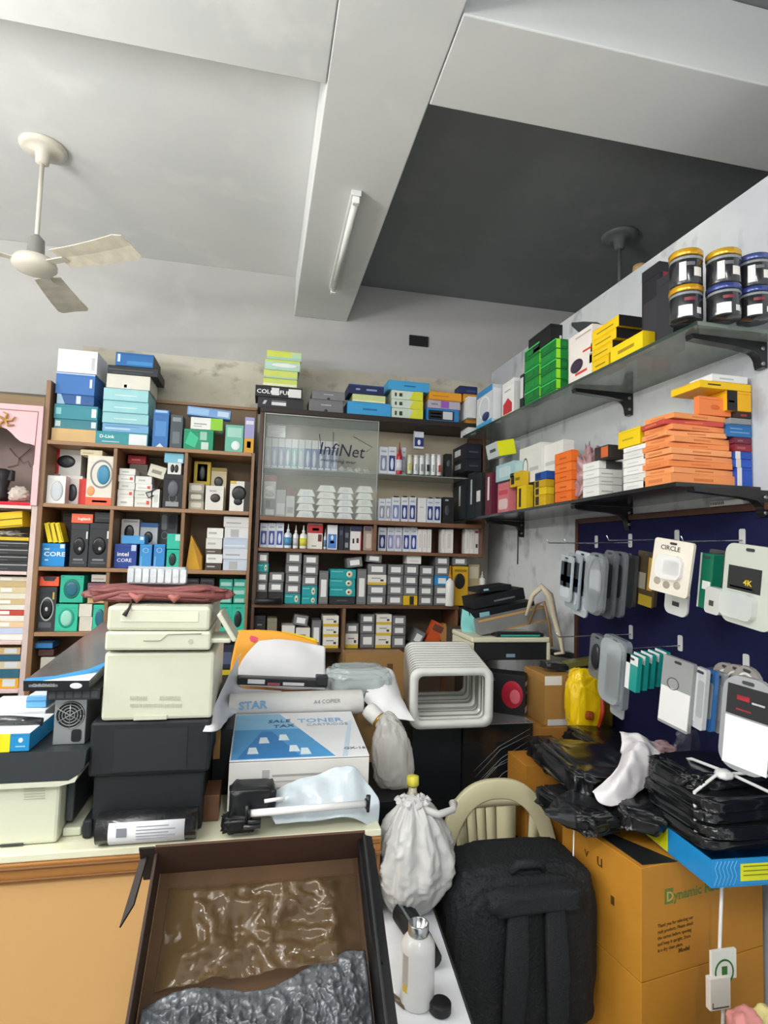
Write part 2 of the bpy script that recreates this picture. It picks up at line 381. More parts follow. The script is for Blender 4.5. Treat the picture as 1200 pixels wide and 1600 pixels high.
part('divider', cab, cab_w, xd-.012, xd+.004, YF+.002, YK, ZI+.0005, ZH-.0245)
part('back_panel', cab, mat('c3b79e', rough=.8, var=.12, scale=3), cl+.001, cr-.017, YK+.001, YK+.008, ZH, ZT-.002)
part('back_panel', cab, mat('7c5442', rough=.8, var=.1, scale=3), cl+.001, cr-.017, YK+.001, YK+.008, ZI, ZH-.001)
part('back_panel', cab, mat('6b5c4c', rough=.9, var=.3, scale=6), cl-.018, cr+.0, YK+.001, YK+.008, .3, ZI-.001)
xj = xof(714, 950)
part('shelf_board', cab, woodmat('6f5038', '523a28', 0), cl-.02, xj+.012, YF, YK, ZJ-.018, ZJ)
part('side_panel', cab, cab_w, xj-.004, xj+.012, YF+.01, YK, .3, ZJ-.0185)
part('side_panel', cab, woodmat('5d3f2c', '3f2a1e', 2), cl-.02, cl-.004, YF, YK, .3, ZJ-.0185)
xk = xof(537, 990)
part('divider', cab, woodmat('8a6a4c', '6a4f38', 2), xk-.008, xk+.008, YF-.002, YK-.01, ZKk-.1, ZJ-.0185)
part('shelf_board', cab, woodmat('5a4230', '43301f', 0), cl-.0, xj-.005, YF+.01, YK, ZKk-.018, ZKk)
glassm = clear('c9d6cf', .30, .06)
xg = xof(590, 740)
bm = bmesh.new(); bx(bm, cl+.002, xg, YF+.004, YF+.008, ZH+.001, ZT-.003); g = fin('glass_door', bm, clear('d3ded8', .14, .2)); g.parent = cab; g.location = -Vector(cab.location)
for x in (cl+.003, xg-.004): part('door_edge', cab, mat('8b8f88', rough=.3, metal=.5), x, x+.006, YF-.001, YF+.0035, ZH+.001, ZT-.003)
part('door_edge', cab, mat('8b8f88', rough=.3, metal=.5), cl+.01, xg-.005, YF-.001, YF+.0035, ZT-.012, ZT-.003)
part('glass_shelf', cab, clear('b9c9bf', .55, .1), cl+.001, xg-.002, YF+.03, YK-.002, ZG1-.006, ZG1)
part('glass_shelf', cab, clear('b9c9bf', .6, .1), xg+.001, cr-.018, YF+.02, YK-.002, ZG1-.006, ZG1)
g2 = un(497, 709, 1, YF+.002); mk = mat('1c1f3a', rough=.5, var=0)
t = text_mesh('InfiNet', .098, mk, cab, g2-Vector(cab.location)-Vector((0, 0, .0)), (R(90), R(2), 0), 'handwritten_lettering', wide=.92, shear=.15)
g2 = un(500, 720, 1, YF+.002)
text_mesh('everything ever', .026, mk, cab, g2-Vector(cab.location), (R(90), R(2), 0), 'handwritten_lettering', wide=1.2, shear=.2)
bm = bmesh.new()
for pts in (((499, 678), (503, 712)), ((521, 675), (520, 728)), ((552, 682), (582, 699), (572, 706))):
    tube(bm, [un(u, v, 1, YF+.002)-Vector(cab.location) for u, v in pts], .0014, 6)
fin('marker_stroke', bm, mk, cab)
# bright metal drop of the pink temple frame unit comes next
# ================= goods on the wooden shelving =================
W, K, TEAL, ORG = 'e9e8e2', '232428', '27b79b', 'f0603a'
sh = 'on top of the wooden shelving'
pl = mat('4f8fd0', rough=.25, coat=.6)
g_a = 'boxes piled on top of the wooden shelving'
zp = ZA
b0 = fbox(80, 673, 231, 694, '3b9aa6', 'long flat tan and teal box under the two left box piles', [('r', 0, 0, .45, 1, 'd9b57a'), ('t', .49, .5, .34, 'D-Link', 'ffffff', 1.1), ('s', .8, .08, .99, .9, 'e8eef0'), ('r', .52, .2, .7, .26, 'cfe6e8'), ('t', .12, .45, .2, 'ETHERNET', '8a6a3a')], z=ZA, d=.2)
zt_ = b0.location.z+(un(150, 673, 1, 3.13).z-ZA)
zt_ = un(150, 673, 1, 3.13).z+.001
def pile(z, specs, Y=3.13, d=.2, grp=None):
    for (u0, u1, vt, hx, lab, it) in specs:
        o = fbox(u0, vt, u1, vt+10, hx, lab, it, Y=Y, d=d, z=z, group=grp, chk=False)
        z = max(un((u0+u1)/2, vt, 1, Y).z, z+.0065)+.001
    return z
pile(zt_, [(85, 152, 656, '3f8796', 'dusty teal flat box just above the long tan box in the left pile', [('s', .86, .2, .97, .85, 'dfe9ea'), ('s', .02, .2, .14, .8, 'c8dcd9')]),
 (85, 153, 633, '3a93a3', 'teal flat box, second up in the left pile on the shelving', [('s', .86, .2, .97, .8, 'e8f0f0'), ('r', .04, .3, .16, .75, '8fd0d8')]),
 (89, 147, 617, '2f5f9f', 'dark blue box with white label squeezed in the middle of the left pile', [('s', .52, .1, .64, .9, 'd8e0ea'), ('p', '9fc4dd', [(0, 0), (.22, 0), (.1, 1), (0, 1)])]),
 (88, 149, 583, '3f78c0', 'bright blue plastic-wrapped box under the white box in the left pile', [('s', .87, .35, .93, .75, 'eef3fa'), ('r', 0, .93, 1, .98, 'cfe0f2')]),
 (91, 153, 547, 'f2f3f4', 'plain white box on top of the leftmost pile above the shelving', [('r', .86, .15, .94, .7, 'cfd0d2')])], d=.19)
pile(zt_, [(160, 232, 663, '7db4dd', 'light blue patterned thin box at the foot of the second pile', [('r', .05, .3, .6, .5, 'b9d8ee'), ('r', .05, .65, .8, .75, '5b93c6')]),
 (160, 232, 646, '9fd6dd', 'pale cyan box, lowest of three alike in the second pile', [('r', .25, .42, .75, .5, 'dff2f3'), ('r', 0, .0, 1, .07, '7ab4bb')]),
 (161, 232, 627.5, '9dd8df', 'pale cyan box, middle of three alike in the second pile', [('r', .25, .42, .75, .5, 'dff2f3'), ('r', 0, .0, 1, .07, '7ab4bb')]),
 (162, 232, 608, 'a5dbe0', 'pale cyan box, uppermost of three alike in the second pile', [('r', .25, .42, .75, .5, 'dff2f3'), ('r', 0, .0, 1, .07, '7ab4bb')]),
 (167, 235, 586, 'e4e2d6', 'cream box with small orange sticker near the top of the second pile', [('s', .36, .0, .55, .4, 'f2f0e8'), ('s', .4, .08, .47, .3, 'e0a45a')]),
 (168, 247, 573, '2c3238', 'wide dark box in crinkled wrap below the topmost blue box', [('r', .02, .5, .9, .56, '6a7077'), ('r', .1, .15, .7, .22, '50565c')]),
 (181, 240, 552, '2b6fb4', 'blue and black box topmost on the second pile', [('r', .05, .28, .12, .85, 'd9e8f5'), ('r', .3, .12, .98, .4, '3f8fd0'), ('R', ('r', 0, 0, 1, 1, '20262e'))])], d=.21)
for a in [(239, 640, 263, 697, '3a78bd', 'upright blue wrapped box standing right of the cyan pile', [('p', 'dfe9f2', [(.2, 0), (.8, 0), (.5, .12)]), ('r', .15, .3, .85, .7, '4f92d6'), ('r', .1, .92, .9, .98, 'a8cbe8')]),
 (266, 648, 285, 699, '50595f', 'upright dark grey wrapped pack between blue box and green pack', [('r', .2, .15, .8, .5, '6d777d'), ('r', .15, .8, .85, .92, '8d979c')]),
 (287, 671, 333, 702, '1f9b72', 'emerald green pack with white label lying under the small box pile', [('s', .55, .5, .78, .9, '9fd0bd'), ('s', .6, .05, .85, .4, 'cfe6dc'), ('p', '37c795', [(.05, .3), (.4, .1), (.5, .6), (.2, .9)])]),
 (352, 664, 380, 704, '74c4ad', 'mint green box with pale picture beside the yellow capped box', [('r', .1, .55, .9, .9, 'a9ddcc'), ('o', .6, .25, .25, .18, 'e8f3ef', 'product_picture', .002)]),
 (382, 652, 397, 705, 'a9a6d6', 'narrow lilac and amber box at the right end of the shelving top', [('r', 0, 0, 1, .42, 'e0a52c'), ('r', .3, .15, .7, .33, '6b4a1c'), ('r', .1, .8, .9, .9, 'e8e6f5')])]:
    fbox(*a[:6], a[6], z=ZA, d=.1)
zz = un(310, 671, 1, 3.13).z+.001
fbox(298, 653, 348, 671, 'f0f2ee', 'white box with lime green end on top of the emerald pack', [('r', .62, 0, 1, 1, '8fd12f'), ('r', .1, .4, .5, .5, 'a9aba9'), ('r', .1, .2, .35, .3, 'c5c7c5')], z=zz, d=.12, chk=False)
zz = un(320, 653, 1, 3.13).z+.006
fbox(292, 638, 360, 653, '7ba6dc', 'long pale blue box lying tilted on the white and lime box', [('r', .03, .15, .5, .85, '9cc4ea'), ('r', .7, .2, .96, .8, 'c7daf0')], z=zz, d=.07, rot=(0, R(3), 0), chk=False)
# --- top row of cubbies
BY = 3.25
fbox(82, 701, 127, 740, 'eae9e4', 'white box with dark mouse picture at the top of the upper left cubby', [('r', 0, .05, .1, 1, 'd8322e'), ('o', .38, .62, .38, .2, '26282c', 'mouse_picture')], Y=BY, z=zof(100, 743, BY)-.03, d=.09, name='mouse_box')
PLACED.pop()
bx_ = fbox(88, 743, 128, 786, 'e6e5e0', 'white mouse box with slanted black mouse and red side in upper left cubby', [('o', .62, .42, .2, .3, '303338'), ('r', .88, 0, 1, .9, 'd23a33')], Y=3.2, z=ZB, d=.13, name='mouse_box')
fbox(73, 743, 102, 786, 'efefec', 'small white box with pale grey mouse standing at front of upper left cubby', [('o', .55, .45, .34, .36, 'cfd3da'), ('r', .35, 1.0, .68, 1.06, '55575a', 'hang_hole')], z=ZB, name='mouse_box', d=.06)
fbox(127, 748, 134, 786, 'd5322f', 'thin red sleeve between white mouse box and large cream box', [], z=ZB, d=.08)
o = fbox(134, 712, 178, 787, 'e9e4d6', 'large cream box with blue mouse in a grey ring', [('r', 0, 0, 1, .16, 'ef6a44'), ('r', .25, .06, .8, .1, 'f7b79e'), ('q', .55, .63, .43, .29, '8a8d90'), ('o', .62, .62, .25, .2, '3f8fb8'), ('o', .18, .28, .15, .1, 'efa366', 'product_picture', .002)], z=ZB, name='mouse_box')
fbox(126, 703, 160, 711, 'dccfae', 'flat cream box lying on top of the blue mouse box', [('r', .1, .3, .6, .5, 'b7a77f')], z=zof(150, 711.5)+.001, d=.1, chk=False)
wh = [W, 'f1f0eb', 'e2e1da']
rd = [[('r', .2, .35, .6, .55, 'b9bab6')], [('r', .15, .3, .7, .5, 'cfcfc9'), ('s', .72, .3, .9, .7, 'dc4a3a')]]
fstack(185, 210, [732, 742, 753, 765, 777, 789], ZB, wh, 'small white adapter box with red mark', 'at left of upper middle cubby', rd, name='adapter_box')
fstack(211.5, 237, [744, 756, 767, 778, 790], ZB, wh, 'small white adapter box', 'at centre of upper middle cubby', rd, name='adapter_box')
fbox(200, 712, 228, 725, 'bb2d33', 'crimson box lying high at the back of the upper middle cubby', [('r', .2, .4, .7, .6, 'e37a78')], Y=BY, z=zof(214, 725, BY), d=.08)
fbox(201, 723, 229, 791, '6f675d', 'dark brown box standing behind the white adapter boxes', [], Y=BY, z=ZB, d=.08)
PLACED.pop(); 
fbox(230, 727, 256, 742, 'd9d7c6', 'tilted cream box with earphone picture leaning in the upper middle cubby', [('r', .2, .3, .8, .6, '8f8d80')], z=zof(243, 745), rot=(0, R(14), 0), chk=False, d=.07)
fbox(238, 764, 249, 790, 'eeeeea', 'narrow white box beside the black mouse box', [('r', .2, .3, .8, .7, 'd5d5d0')], z=ZB, d=.07)
o = fbox(255, 741, 286, 791, '1f2024', 'black box with dark camera picture in upper middle cubby', [('o', .5, .58, .28, .26, '5a5f68', 'product_picture'), ('r', .15, .06, .8, .2, '9a9ca0'), ('q', .5, .3, .2, .13, '7b7f86')], z=ZB)
fbox(262, 723, 283, 740, 'e6e6e2', 'white box with two black earbuds above the black camera box', [('o', .35, .5, .15, .35, '1d1e20', 'product_picture'), ('o', .65, .5, .15, .35, '1d1e20', 'product_picture')], z=zof(270, 740.5)+.001, d=.08, chk=False)
fbox(257, 708, 287, 722, '7fc3dc', 'sky blue box topmost at the right of the upper middle cubby', [('s', .7, .1, .95, .45, 'd8edf4')], z=zof(270, 722.5)+.001, d=.08, chk=False)
bm = bmesh.new(); tube(bm, [un(u, v, 1, 3.125) for u, v in ((254, 750), (246, 762), (236, 768), (228, 770), (232, 778), (240, 774))], .0032, 8)
tag(fin('charging_cable', bm, mat('232325')), 'short black cable dangling in front of small white adapter boxes', 'cable')
fbox(302, 721, 328, 797, 'd6b83a', 'yellow box with black shaver-like device at back of upper right cubby', [('r', .06, .55, .94, .98, 'e0c22e'), ('r', .2, .6, .8, .95, 'd9d3c2'), ('o', .5, .77, .2, .16, '26282b', 'product_picture')], Y=BY, z=ZB, d=.08)
fbox(329, 731, 353, 798, 'd8cba4', 'beige box with small dark device at back of upper right cubby', [('r', 0, .92, 1, 1, 'a8933c'), ('o', .5, .68, .3, .12, '3a3d38', 'product_picture')], Y=BY, z=ZB, d=.08)
fstack(295.5, 319, [755, 770, 783, 795], ZB, ['a9a294', '8e8778', 'b5ad9b'], 'grey blister pack', 'at left of the upper right cubby', [('c', .15, .25, .85, .8, 'd4cfc2')], name='blister_pack')
fbox(321, 759, 349, 795, 'e8e6de', 'white box with small dark mouse in upper right cubby', [('o', .55, .5, .28, .18, '3b322c'), ('r', .2, .75, .6, .82, 'b9b7b0')], z=ZB)
o = fbox(359, 752, 391, 796, 'eceae4', 'white box with black webcam picture in upper right cubby', [('r', .7, 0, 1, 1, '3a342c'), ('o', .45, .6, .36, .25, '1c1d20', 'webcam_picture'), ('o', .42, .32, .22, .12, '1c1d20', 'webcam_picture'), ('r', 0, .9, .3, 1, 'd9c14a')], z=ZB)
# --- second row of cubbies
o = fbox(60, 849, 101, 887, '1f8fd8', 'bright blue processor box at left of second row, yellow packets on top', [('t', .09, .45, .26, 'CORE', 'ffffff', 1.25), ('t', .1, .72, .12, 'intel', 'ffffff', 1), ('r', .15, .25, .3, .31, 'bfe0f5'), ('s', .78, .8, .97, .97, 'd8ecf8'), ('R', ('r', 0, 0, 1, 1, '184f86'))], z=ZC, name='processor_box', d=.1)
zc = un(80, 849, 1, 3.13).z+.0012
for i, (u0, u1, tl, lab) in enumerate(((72, 81, -14, 'yellow packet leaning at the left of three on blue processor box'), (80.5, 89.5, -15, 'yellow packet in the middle of three on blue processor box'), (89, 97, -16, 'yellow packet at the right of three on blue processor box'))):
    fbox(u0+4, 816, u1+4, 845, 'f2d51c', lab, [('r', .75, .05, .85, .95, '3a3620')], z=zc+.004, rot=(0, R(tl), 0), chk=False, d=.08, name='yellow_packet', group='yellow packets on the blue box')
fbox(96, 802, 114, 887, '3f342d', 'dark brown box standing behind the blue processor box', [], Y=BY, z=ZC, d=.09)
PLACED.pop()
mk_ = [('o', .5, .48, .34, .2, '0e0f11'), ('o', .56, .42, .1, .05, 'b9bcc0', 'highlight_mark', .007), ('r', .2, .15, .75, .19, '8a8c90'), ('r', .15, .08, .85, .12, '55585c'), ('s', .86, .65, .95, .82, 'e8e8e8')]
fbox(110, 818, 137.5, 886, '33353a', 'charcoal mouse box with orange box on top, left of two', mk_, z=ZC, name='mouse_box')
fbox(139, 817, 171, 887, '2e3035', 'charcoal mouse box under a dark bag, right of two', mk_, z=ZC, name='mouse_box')
fbox(112, 803, 145, 817, 'ee6a48', 'orange box lying on the left charcoal mouse box', [('t', .3, .35, .4, 'logitech', 'ffffff', 1)], z=zof(125, 817.5)+.001, d=.1, chk=False)
fbox(148, 801, 173, 816.5, '25262a', 'black pouch-like pack lying on the right charcoal mouse box', [('r', .1, .4, .9, .5, '4a4c50')], z=zof(157, 816.5)+.001, d=.08, chk=False)
o = fbox(178.5, 850, 213, 889, '24469a', 'dark blue processor box in the middle cubby of the second row', [('t', .12, .5, .24, 'intel', 'ffffff', 1.1), ('t', .12, .26, .2, 'CORE', 'e8eefc', 1.1), ('s', .75, .72, .97, .97, 'c8d4ec'), ('R', ('r', 0, 0, 1, 1, '182f66'))], z=ZC, name='processor_box', d=.1)
fbox(190, 837, 226, 850, '4a9fdc', 'light blue flat box lying on the dark blue processor box', [('s', .8, .5, .95, .9, 'd3e8f6')], z=zof(200, 850)+.001, d=.1, chk=False)
fbox(188, 811, 216, 889, 'dcdbd8', 'grey box with upright black mouse at left back of the second-row middle cubby', [('o', .45, .72, .28, .16, '26282b'), ('r', .1, .93, .9, .97, 'a8a8a5')], Y=BY, z=ZC, name='mouse_box', d=.08)
fbox(218, 817, 245, 889, 'c9cdd2', 'grey box with black mouse behind the slim blue boxes', [('o', .48, .68, .26, .13, '202226'), ('r', 0, .9, 1, 1, '2f6cae')], Y=BY, z=ZC, name='mouse_box', d=.08)
fbox(218, 850, 236.5, 890, '3b97dc', 'slim light blue upright box, left of two beside dark blue box', [('q', .5, .75, .25, .1, 'cfe6f7'), ('r', .1, .1, .2, .5, '7fbdea')], z=ZC)
fbox(240, 850, 257, 890, '358fd6', 'slim light blue upright box, right of two beside teal mouse box', [('q', .5, .75, .25, .1, 'cfe6f7'), ('r', .1, .1, .2, .5, '7fbdea')], z=ZC)
fbox(260, 859, 282, 891, '26bfa4', 'teal mouse box with black oval mouse, lower of two stacked', [('o', .45, .5, .28, .33, '1f3532')], z=ZC, name='mouse_box')
fbox(261, 834, 283, 858, '2fc4aa', 'plain teal box, upper of two stacked beside slim blue boxes', [('s', .6, .55, .95, .95, 'bfe8de')], z=zof(271, 858.5)+.001, chk=False, d=.1)
fbox(247, 803, 276, 889, '4c5054', 'tall clear blister pack with black contents at back of middle cubby', [('c', .1, .7, .4, .98, '8b9094'), ('c', .5, .72, .9, .98, '2a2c2f'), ('q', .3, .6, .18, .07, '9a9fa3')], Y=3.3, z=ZC, d=.03, name='blister_pack')
bm = bmesh.new()
p0, p1, p2_ = xof(289, 880), xof(315, 880), xof(297, 840)
prism(bm, [(p0, 0), (p1, 0), (p1-.004, .07), (p2_, zof(300, 836)-ZC)], 3.14, 3.22)
o = fin('yellow_wedge_pack', bm, mat('d9a423', rough=.5), loc=(0, 0, ZC+.0005)); tag(o, 'amber pointed folded pack leaning in the right cubby of second row', 'pack')
PLACED.append((p0, p1, 3.14, 3.22, ZC, ZC+.17))
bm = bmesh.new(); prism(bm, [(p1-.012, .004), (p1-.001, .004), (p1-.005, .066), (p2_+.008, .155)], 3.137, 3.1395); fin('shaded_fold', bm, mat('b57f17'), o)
fstack(322, 347, [825, 841, 858, 866, 880, 892], ZC, ['ecebe6', 'e4e3de', '5a5148', 'ecebe6', '4c443c'], ['small white carton', 'small white carton', 'small brown carton', 'small white carton', 'small brown carton'], 'at left in the amber wedge cubby', [('r', .1, .4, .6, .6, 'b9b9b6')], Y=3.14)
fstack(349, 390, [807.5, 824, 841, 857, 874, 892.5], ZC, ['d9d8d6', 'e3e4e4', 'c3cfe2', 'd5dbe4', 'cad6e6'], ['white wrapped flat box', 'white flat box with grey sticker', 'pale blue flat box', 'white shiny flat box', 'pale blue wrapped flat box'], 'at right in the amber wedge cubby', [[('r', .1, .35, .7, .45, '9a9b9c')], [('s', .25, .1, .6, .8, 'b5b8ba')], [('r', .05, .2, .9, .3, 'e6edf6')]], Y=3.13)
# --- third row of cubbies
fbox(55, 917, 87, 987, '35373b', 'charcoal mouse box with oval ring, left end of third row', [('o', .5, .5, .34, .24, '0d0e10'), ('q', .5, .5, .38, .27, 'b5b8bb'), ('o', .5, .5, .1, .06, 'd4d7da', 'highlight_mark', .007), ('r', .1, .08, .8, .2, '5c5f63'), ('s', .78, .72, .88, .88, 'c8b45a')], z=ZD, name='mouse_box')
fbox(57, 901, 92, 916.5, ORG, 'orange box with dark notch on top of the leftmost charcoal mouse box', [('p', '2c2e33', [(.12, 1), (.88, 1), (.75, .55), (.25, .55)])], z=zof(72, 917)+.001, d=.1, chk=False)
grn = [('o', .5, .5, .36, .36, '1c7a6c', 'moulded_tray', .002), ('o', .5, .5, .27, .28, '2a6f86'), ('r', .04, .92, .14, .97, '1c8f78'), ('r', .84, .92, .94, .97, '1c8f78')]
grn2 = [('o', .5, .48, .36, .36, '1ea88e', 'moulded_tray', .002), ('o', .5, .48, .27, .3, '9fe0cc'), ('r', .04, .92, .14, .97, '1c8f78')]
fbox(86, 944, 121, 988, '35c4a4', 'green mouse box with pale green mouse, lower one of the green pair', grn2, z=ZD, name='mouse_box', d=.12)
fbox(94, 899, 130, 942, '30bb9d', 'green mouse box with blue mouse, upper one of the green pair', grn, z=zof(108, 943)+.001, name='mouse_box', d=.12, chk=False)
fstack(123, 143, [944, 964, 988], ZD, ['e2ddd0', 'dcd7ca'], 'plain off-white box', 'right of the green mouse boxes', [], Y=3.13)
fbox(145, 945, 163, 988, '34c3a5', 'green mouse box with dark blue mouse half hidden by the printer', [('o', .6, .5, .4, .34, '2b6c82')], z=ZD, name='mouse_box')
fbox(137, 923, 163, 944, 'c9a878', 'small kraft box on the off-white boxes', [('r', .1, .3, .6, .5, 'a9875a')], z=zof(140, 944)+.001, d=.1, chk=False)
fbox(137, 911, 178, 922.5, '84596f', 'plum coloured flat box on the small kraft box', [('r', .05, .4, .5, .55, 'b58fa3')], z=zof(150, 923)+.001, d=.1, chk=False)
fbox(143, 898, 178, 910, 'c9c4ba', 'greyish white flat box on the plum box', [('r', .1, .3, .8, .5, '9a958c')], z=zof(160, 910.5)+.001, d=.1, chk=False)
for i, (u, wh_) in enumerate(((287, 'left'), (311, 'right'))):
    fbox(u, 903, u+22, 990, '3a3c3e', f'dark mouse box behind the maroon bag, {wh_} of two', [('o', .5, .8, .3, .09, '111214'), ('r', .1, .93, .9, .97, '6c6f72')], z=ZD, name='mouse_box', Y=3.2)
for j, (u0, u1) in enumerate(((343, 363.5), (364.5, 385))):
    fbox(u0-4, 944, u1-2, 987, '2fbfa3', f'teal box with dark mouse, {"left" if j == 0 else "right"} of two beside the printer top', [('o', .5, .45, .3, .3, '23302f'), ('r', .3, .84, .7, .88, '1c8f78')], z=ZD, name='mouse_box')
    fstack(u0, u1, [905, 917.5, 930.5, 943], zof(360, 944)+.001, ['2a9c88', '46b39c', '35a892'], 'small teal box', f'in the {"left" if j == 0 else "right"} pile near the printer top', [('s', .1, .15, .9, .6, 'a4d2c6')])
# --- lowest rows, mostly behind the counter goods
fbox(55, 1003, 82, 1014, '2f7ab8', 'flat blue box on the shelf below the third row', [('r', 0, .8, 1, 1, '2c2c30')], z=zof(60, 1015), d=.1)
fbox(60, 1015, 84, 1026, '4a2f2a', 'flat maroon box under the flat blue box', [], z=zof(60, 1027), d=.1, chk=False)
fbox(62, 1027, 84, 1081, 'cfc9ba', 'cream box under the maroon box, low on the left shelf', [], z=ZE, d=.1, chk=False)
fbox(344, 1008, 386, 1045, '2a3346', 'navy wrapped box seen beside the printer and orange envelope', [('r', .1, .2, .5, .7, '5a6580'), ('r', .55, .1, .9, .6, '8f98ab')], z=zof(360, 1047), d=.1)
fbox(344, 1047, 386, 1081, 'd6c23a', 'yellow edged box below the navy wrapped box', [('r', 0, 0, 1, .75, '3c3a30')], z=ZE, d=.1, chk=False)
# ================= pink prayer niche and shelves at far left =================
ni = empty('prayer_niche_unit', 'pink and white painted niche cabinet with shelves at the far left edge', 'cabinet', (-1.4, 3.2, 0))
pk = mat('f0c4ca', rough=.5); pw = mat('d9c4bd', rough=.55, var=.15)
xr = xl-.0125; xl2 = -1.75
zN1, zN2, zN3, zN4, zNt, zNb = zof(40, 790), zof(30, 893), zof(20, 1002), zof(20, 1078), zof(20, 632), zof(20, 790)
part('side_panel', ni, pw, xr-.026, xr, YF, YK, 0, zNt+.001)
part('side_panel', ni, pw, xl2, xl2+.026, YF, YK, 0, zNt+.001)
for z in (zN1, zN2, zN3, zN4): part('shelf_board', ni, mat('e6cdc9', rough=.5), xl2+.027, xr-.027, YF, YK, z-.016, z)
part('back_panel', ni, mat('8f7f7a', rough=.8, var=.2), xl2+.027, xr-.027, YK-.012, YK-.004, zN1+.001, zNt)
part('back_panel', ni, mat('5b5048', rough=.8, var=.2), xl2+.027, xr-.027, YK-.012, YK-.004, .3, zN1-.018)
part('top_board', ni, woodmat('9b7f55', '6d5738', 0), xl2, xr, YF, YK, zNt+.002, zNt+.05)
part('cornice', ni, mat('6d6c60', rough=.8, var=.25), xl2, xr, YF+.06, YK, zNt+.051, zNt+.075)
bm = bmesh.new(); cx = (xl2+xr)/2; hw = (xr-xl2)/2-.001; n = 28; top = zNt; pts = []
for k in range(n+1):                      # scalloped arch outline
    t = -1+2*k/n; a = abs(t)
    pts.append((cx+t*(hw-.028), top-.085-.125*a**1.6+.012*math.sin(a*14)))
out = [(cx-hw, top), (cx-hw, zN1+.002), (cx-hw+.028, zN1+.002)]+pts+[(cx+hw-.028, zN1+.002), (cx+hw, zN1+.002), (cx+hw, top)]
prism(bm, out, YF-.012, YF-.001); o = fin('arch_front', bm, pk, ni); o.location = -Vector(ni.location)
bm = bmesh.new(); tube(bm, [(cx+hw-.028, YF-.013, zN1+.2), (cx+hw-.022, YF-.013, top-.03), (cx-.1, YF-.013, top-.028)], .0022, 6); o = fin('gold_moulding', bm, mat('a56a5a'), ni); o.location = -Vector(ni.location)
bm = bmesh.new(); a = un(8, 656, 1, YF-.02)
for k in range(5): tube(bm, [a, a+Vector((.03*math.cos(k*1.3), -.002, .03*math.sin(k*1.3))), a+Vector((.05*math.cos(k*1.3+.5), 0, .04*math.sin(k*1.3+.5)))], [.006, .006, .003], 6)
o = fin('carved_rosette', bm, mat('c79a5c', rough=.4), ni); o.location = -Vector(ni.location)
bm = bmesh.new()
for q in (((15, 700), (24, 712), (30, 716), (48, 701)), ((30, 716), (36, 724), (44, 720), (48, 730)), ((30, 716), (28, 726), (12, 730))):
    tube(bm, [un(u, v, 1, YK-.02) for u, v in q], .002, 6)
o = fin('painted_motif', bm, mat('7a4a40'), ni); o.location = -Vector(ni.location)
bm = bmesh.new(); a = un(-30, 784, 1, YF+.03); b = un(52, 778, 1, YF+.03); bx(bm, a.x, b.x, YF+.02, YF+.16, zN1+.0005, zN1+.018, .005)
tag(fin('red_cloth', bm, mat('d8283a', rough=.7, bump=.6)), 'folded red cloth lying on the floor of the pink niche', 'cloth')
def lump(name, c, r, m, label, cat, seed=0, amp=.25, sub=4, fr=3, group=None, flat=True):
    bm = bmesh.new(); bmesh.ops.create_icosphere(bm, subdivisions=sub, radius=1)
    for v in bm.verts:
        n_ = 1+amp*(abs(noise.noise(v.co*fr+Vector((seed, 0, 0))))*2-.6)
        v.co = Vector((v.co.x*r[0]*n_, v.co.y*r[1]*n_, v.co.z*r[2]*n_))
        if flat: v.co.z = max(v.co.z, -r[2]*.7)
    o = fin(name, bm, m, loc=c, smooth=True); return tag(o, label, cat, group)
a = un(30, 768, 1, YF+.08); lump('cloth_bundle', (a.x, a.y, zN1+.019+.037), (.045, .04, .045), mat('ddd0c6', rough=.8, var=.3, scale=30), 'small white and pink cloth bundle on the red cloth in the niche', 'cloth', 3, .2)
bm = bmesh.new(); a = un(2, 752, 1, YF+.13)
lathe(bm, [(.03, 0), (.045, .03), (.03, .07), (.04, .11), (.05, .16), (.02, .17)], 16, (a.x, a.y, 0)); bx(bm, a.x-.05, a.x+.055, a.y-.02, a.y+.02, .11, .165, .004)
tag(fin('small_idol', bm, mat('2d2b30', rough=.5), loc=(0, 0, zN1+.019)), 'small dark statue standing at the left inside the pink niche', 'statue')
g_y = 'yellow packets in the far left shelf'
for i, (v, tl) in enumerate(((800, 10), (811, 10))):
    fbox(-14, v, 36, v+10, 'edc81c', f'long yellow packet lying tilted on the far left shelf, {"upper" if i == 0 else "lower"} of two', [('r', 0, .1, 1, .2, '6b5a10')], z=zof(10, v+12)-.004, rot=(0, R(-8), 0), chk=False, d=.1, name='yellow_packet', Y=3.14)
fstack(-20, 44, [845, 855.5, 866.5, 877.5, 890], zN2, ['2b2c2e', '333436'], 'black flat pack with shiny edge', 'below the yellow packets at far left', [('r', .02, .6, .98, .72, 'a2a4a6'), ('r', .1, .2, .5, .3, '55575a')], name='black_pack')
o = fbox(-18, 839, 45, 844, 'd9bb2c', 'thin yellow folder lying on the black flat packs at far left', [], z=zof(20, 845)+.001, d=.1, chk=False)
lump('blister_heap', (un(6, 829, 1, 3.2).x, 3.2, zof(20, 836)+.006), (.085, .04, .019), mat('a5a39a', rough=.3, coat=.5, var=.4, scale=40), 'crumpled grey blister packs under the yellow packets at far left', 'packaging', 5, .5)
tn = ['dcd6c2', 'c9b183', 'd9c8a0', 'e3ddcc', 'cdb98c', 'e6e3da', 'c24a35', 'e8e6e0', 'e9c9a0', 'c3cfe6', 'e6e3dc']
fstack(-20, 39, [901, 908, 917, 927, 936, 945, 953, 962, 971, 981, 991, 1001], zN3, tn, ['white flat envelope box', 'tan flat box', 'kraft flat box', 'white flat box', 'kraft taped flat box', 'white thin box', 'flat box with red end', 'white flat box', 'peach flat box', 'blue and white flat box', 'white flat box'], 'in the far left middle pile', [[('s', .3, .2, .6, .8, 'f1efe8')], []], d=.14)
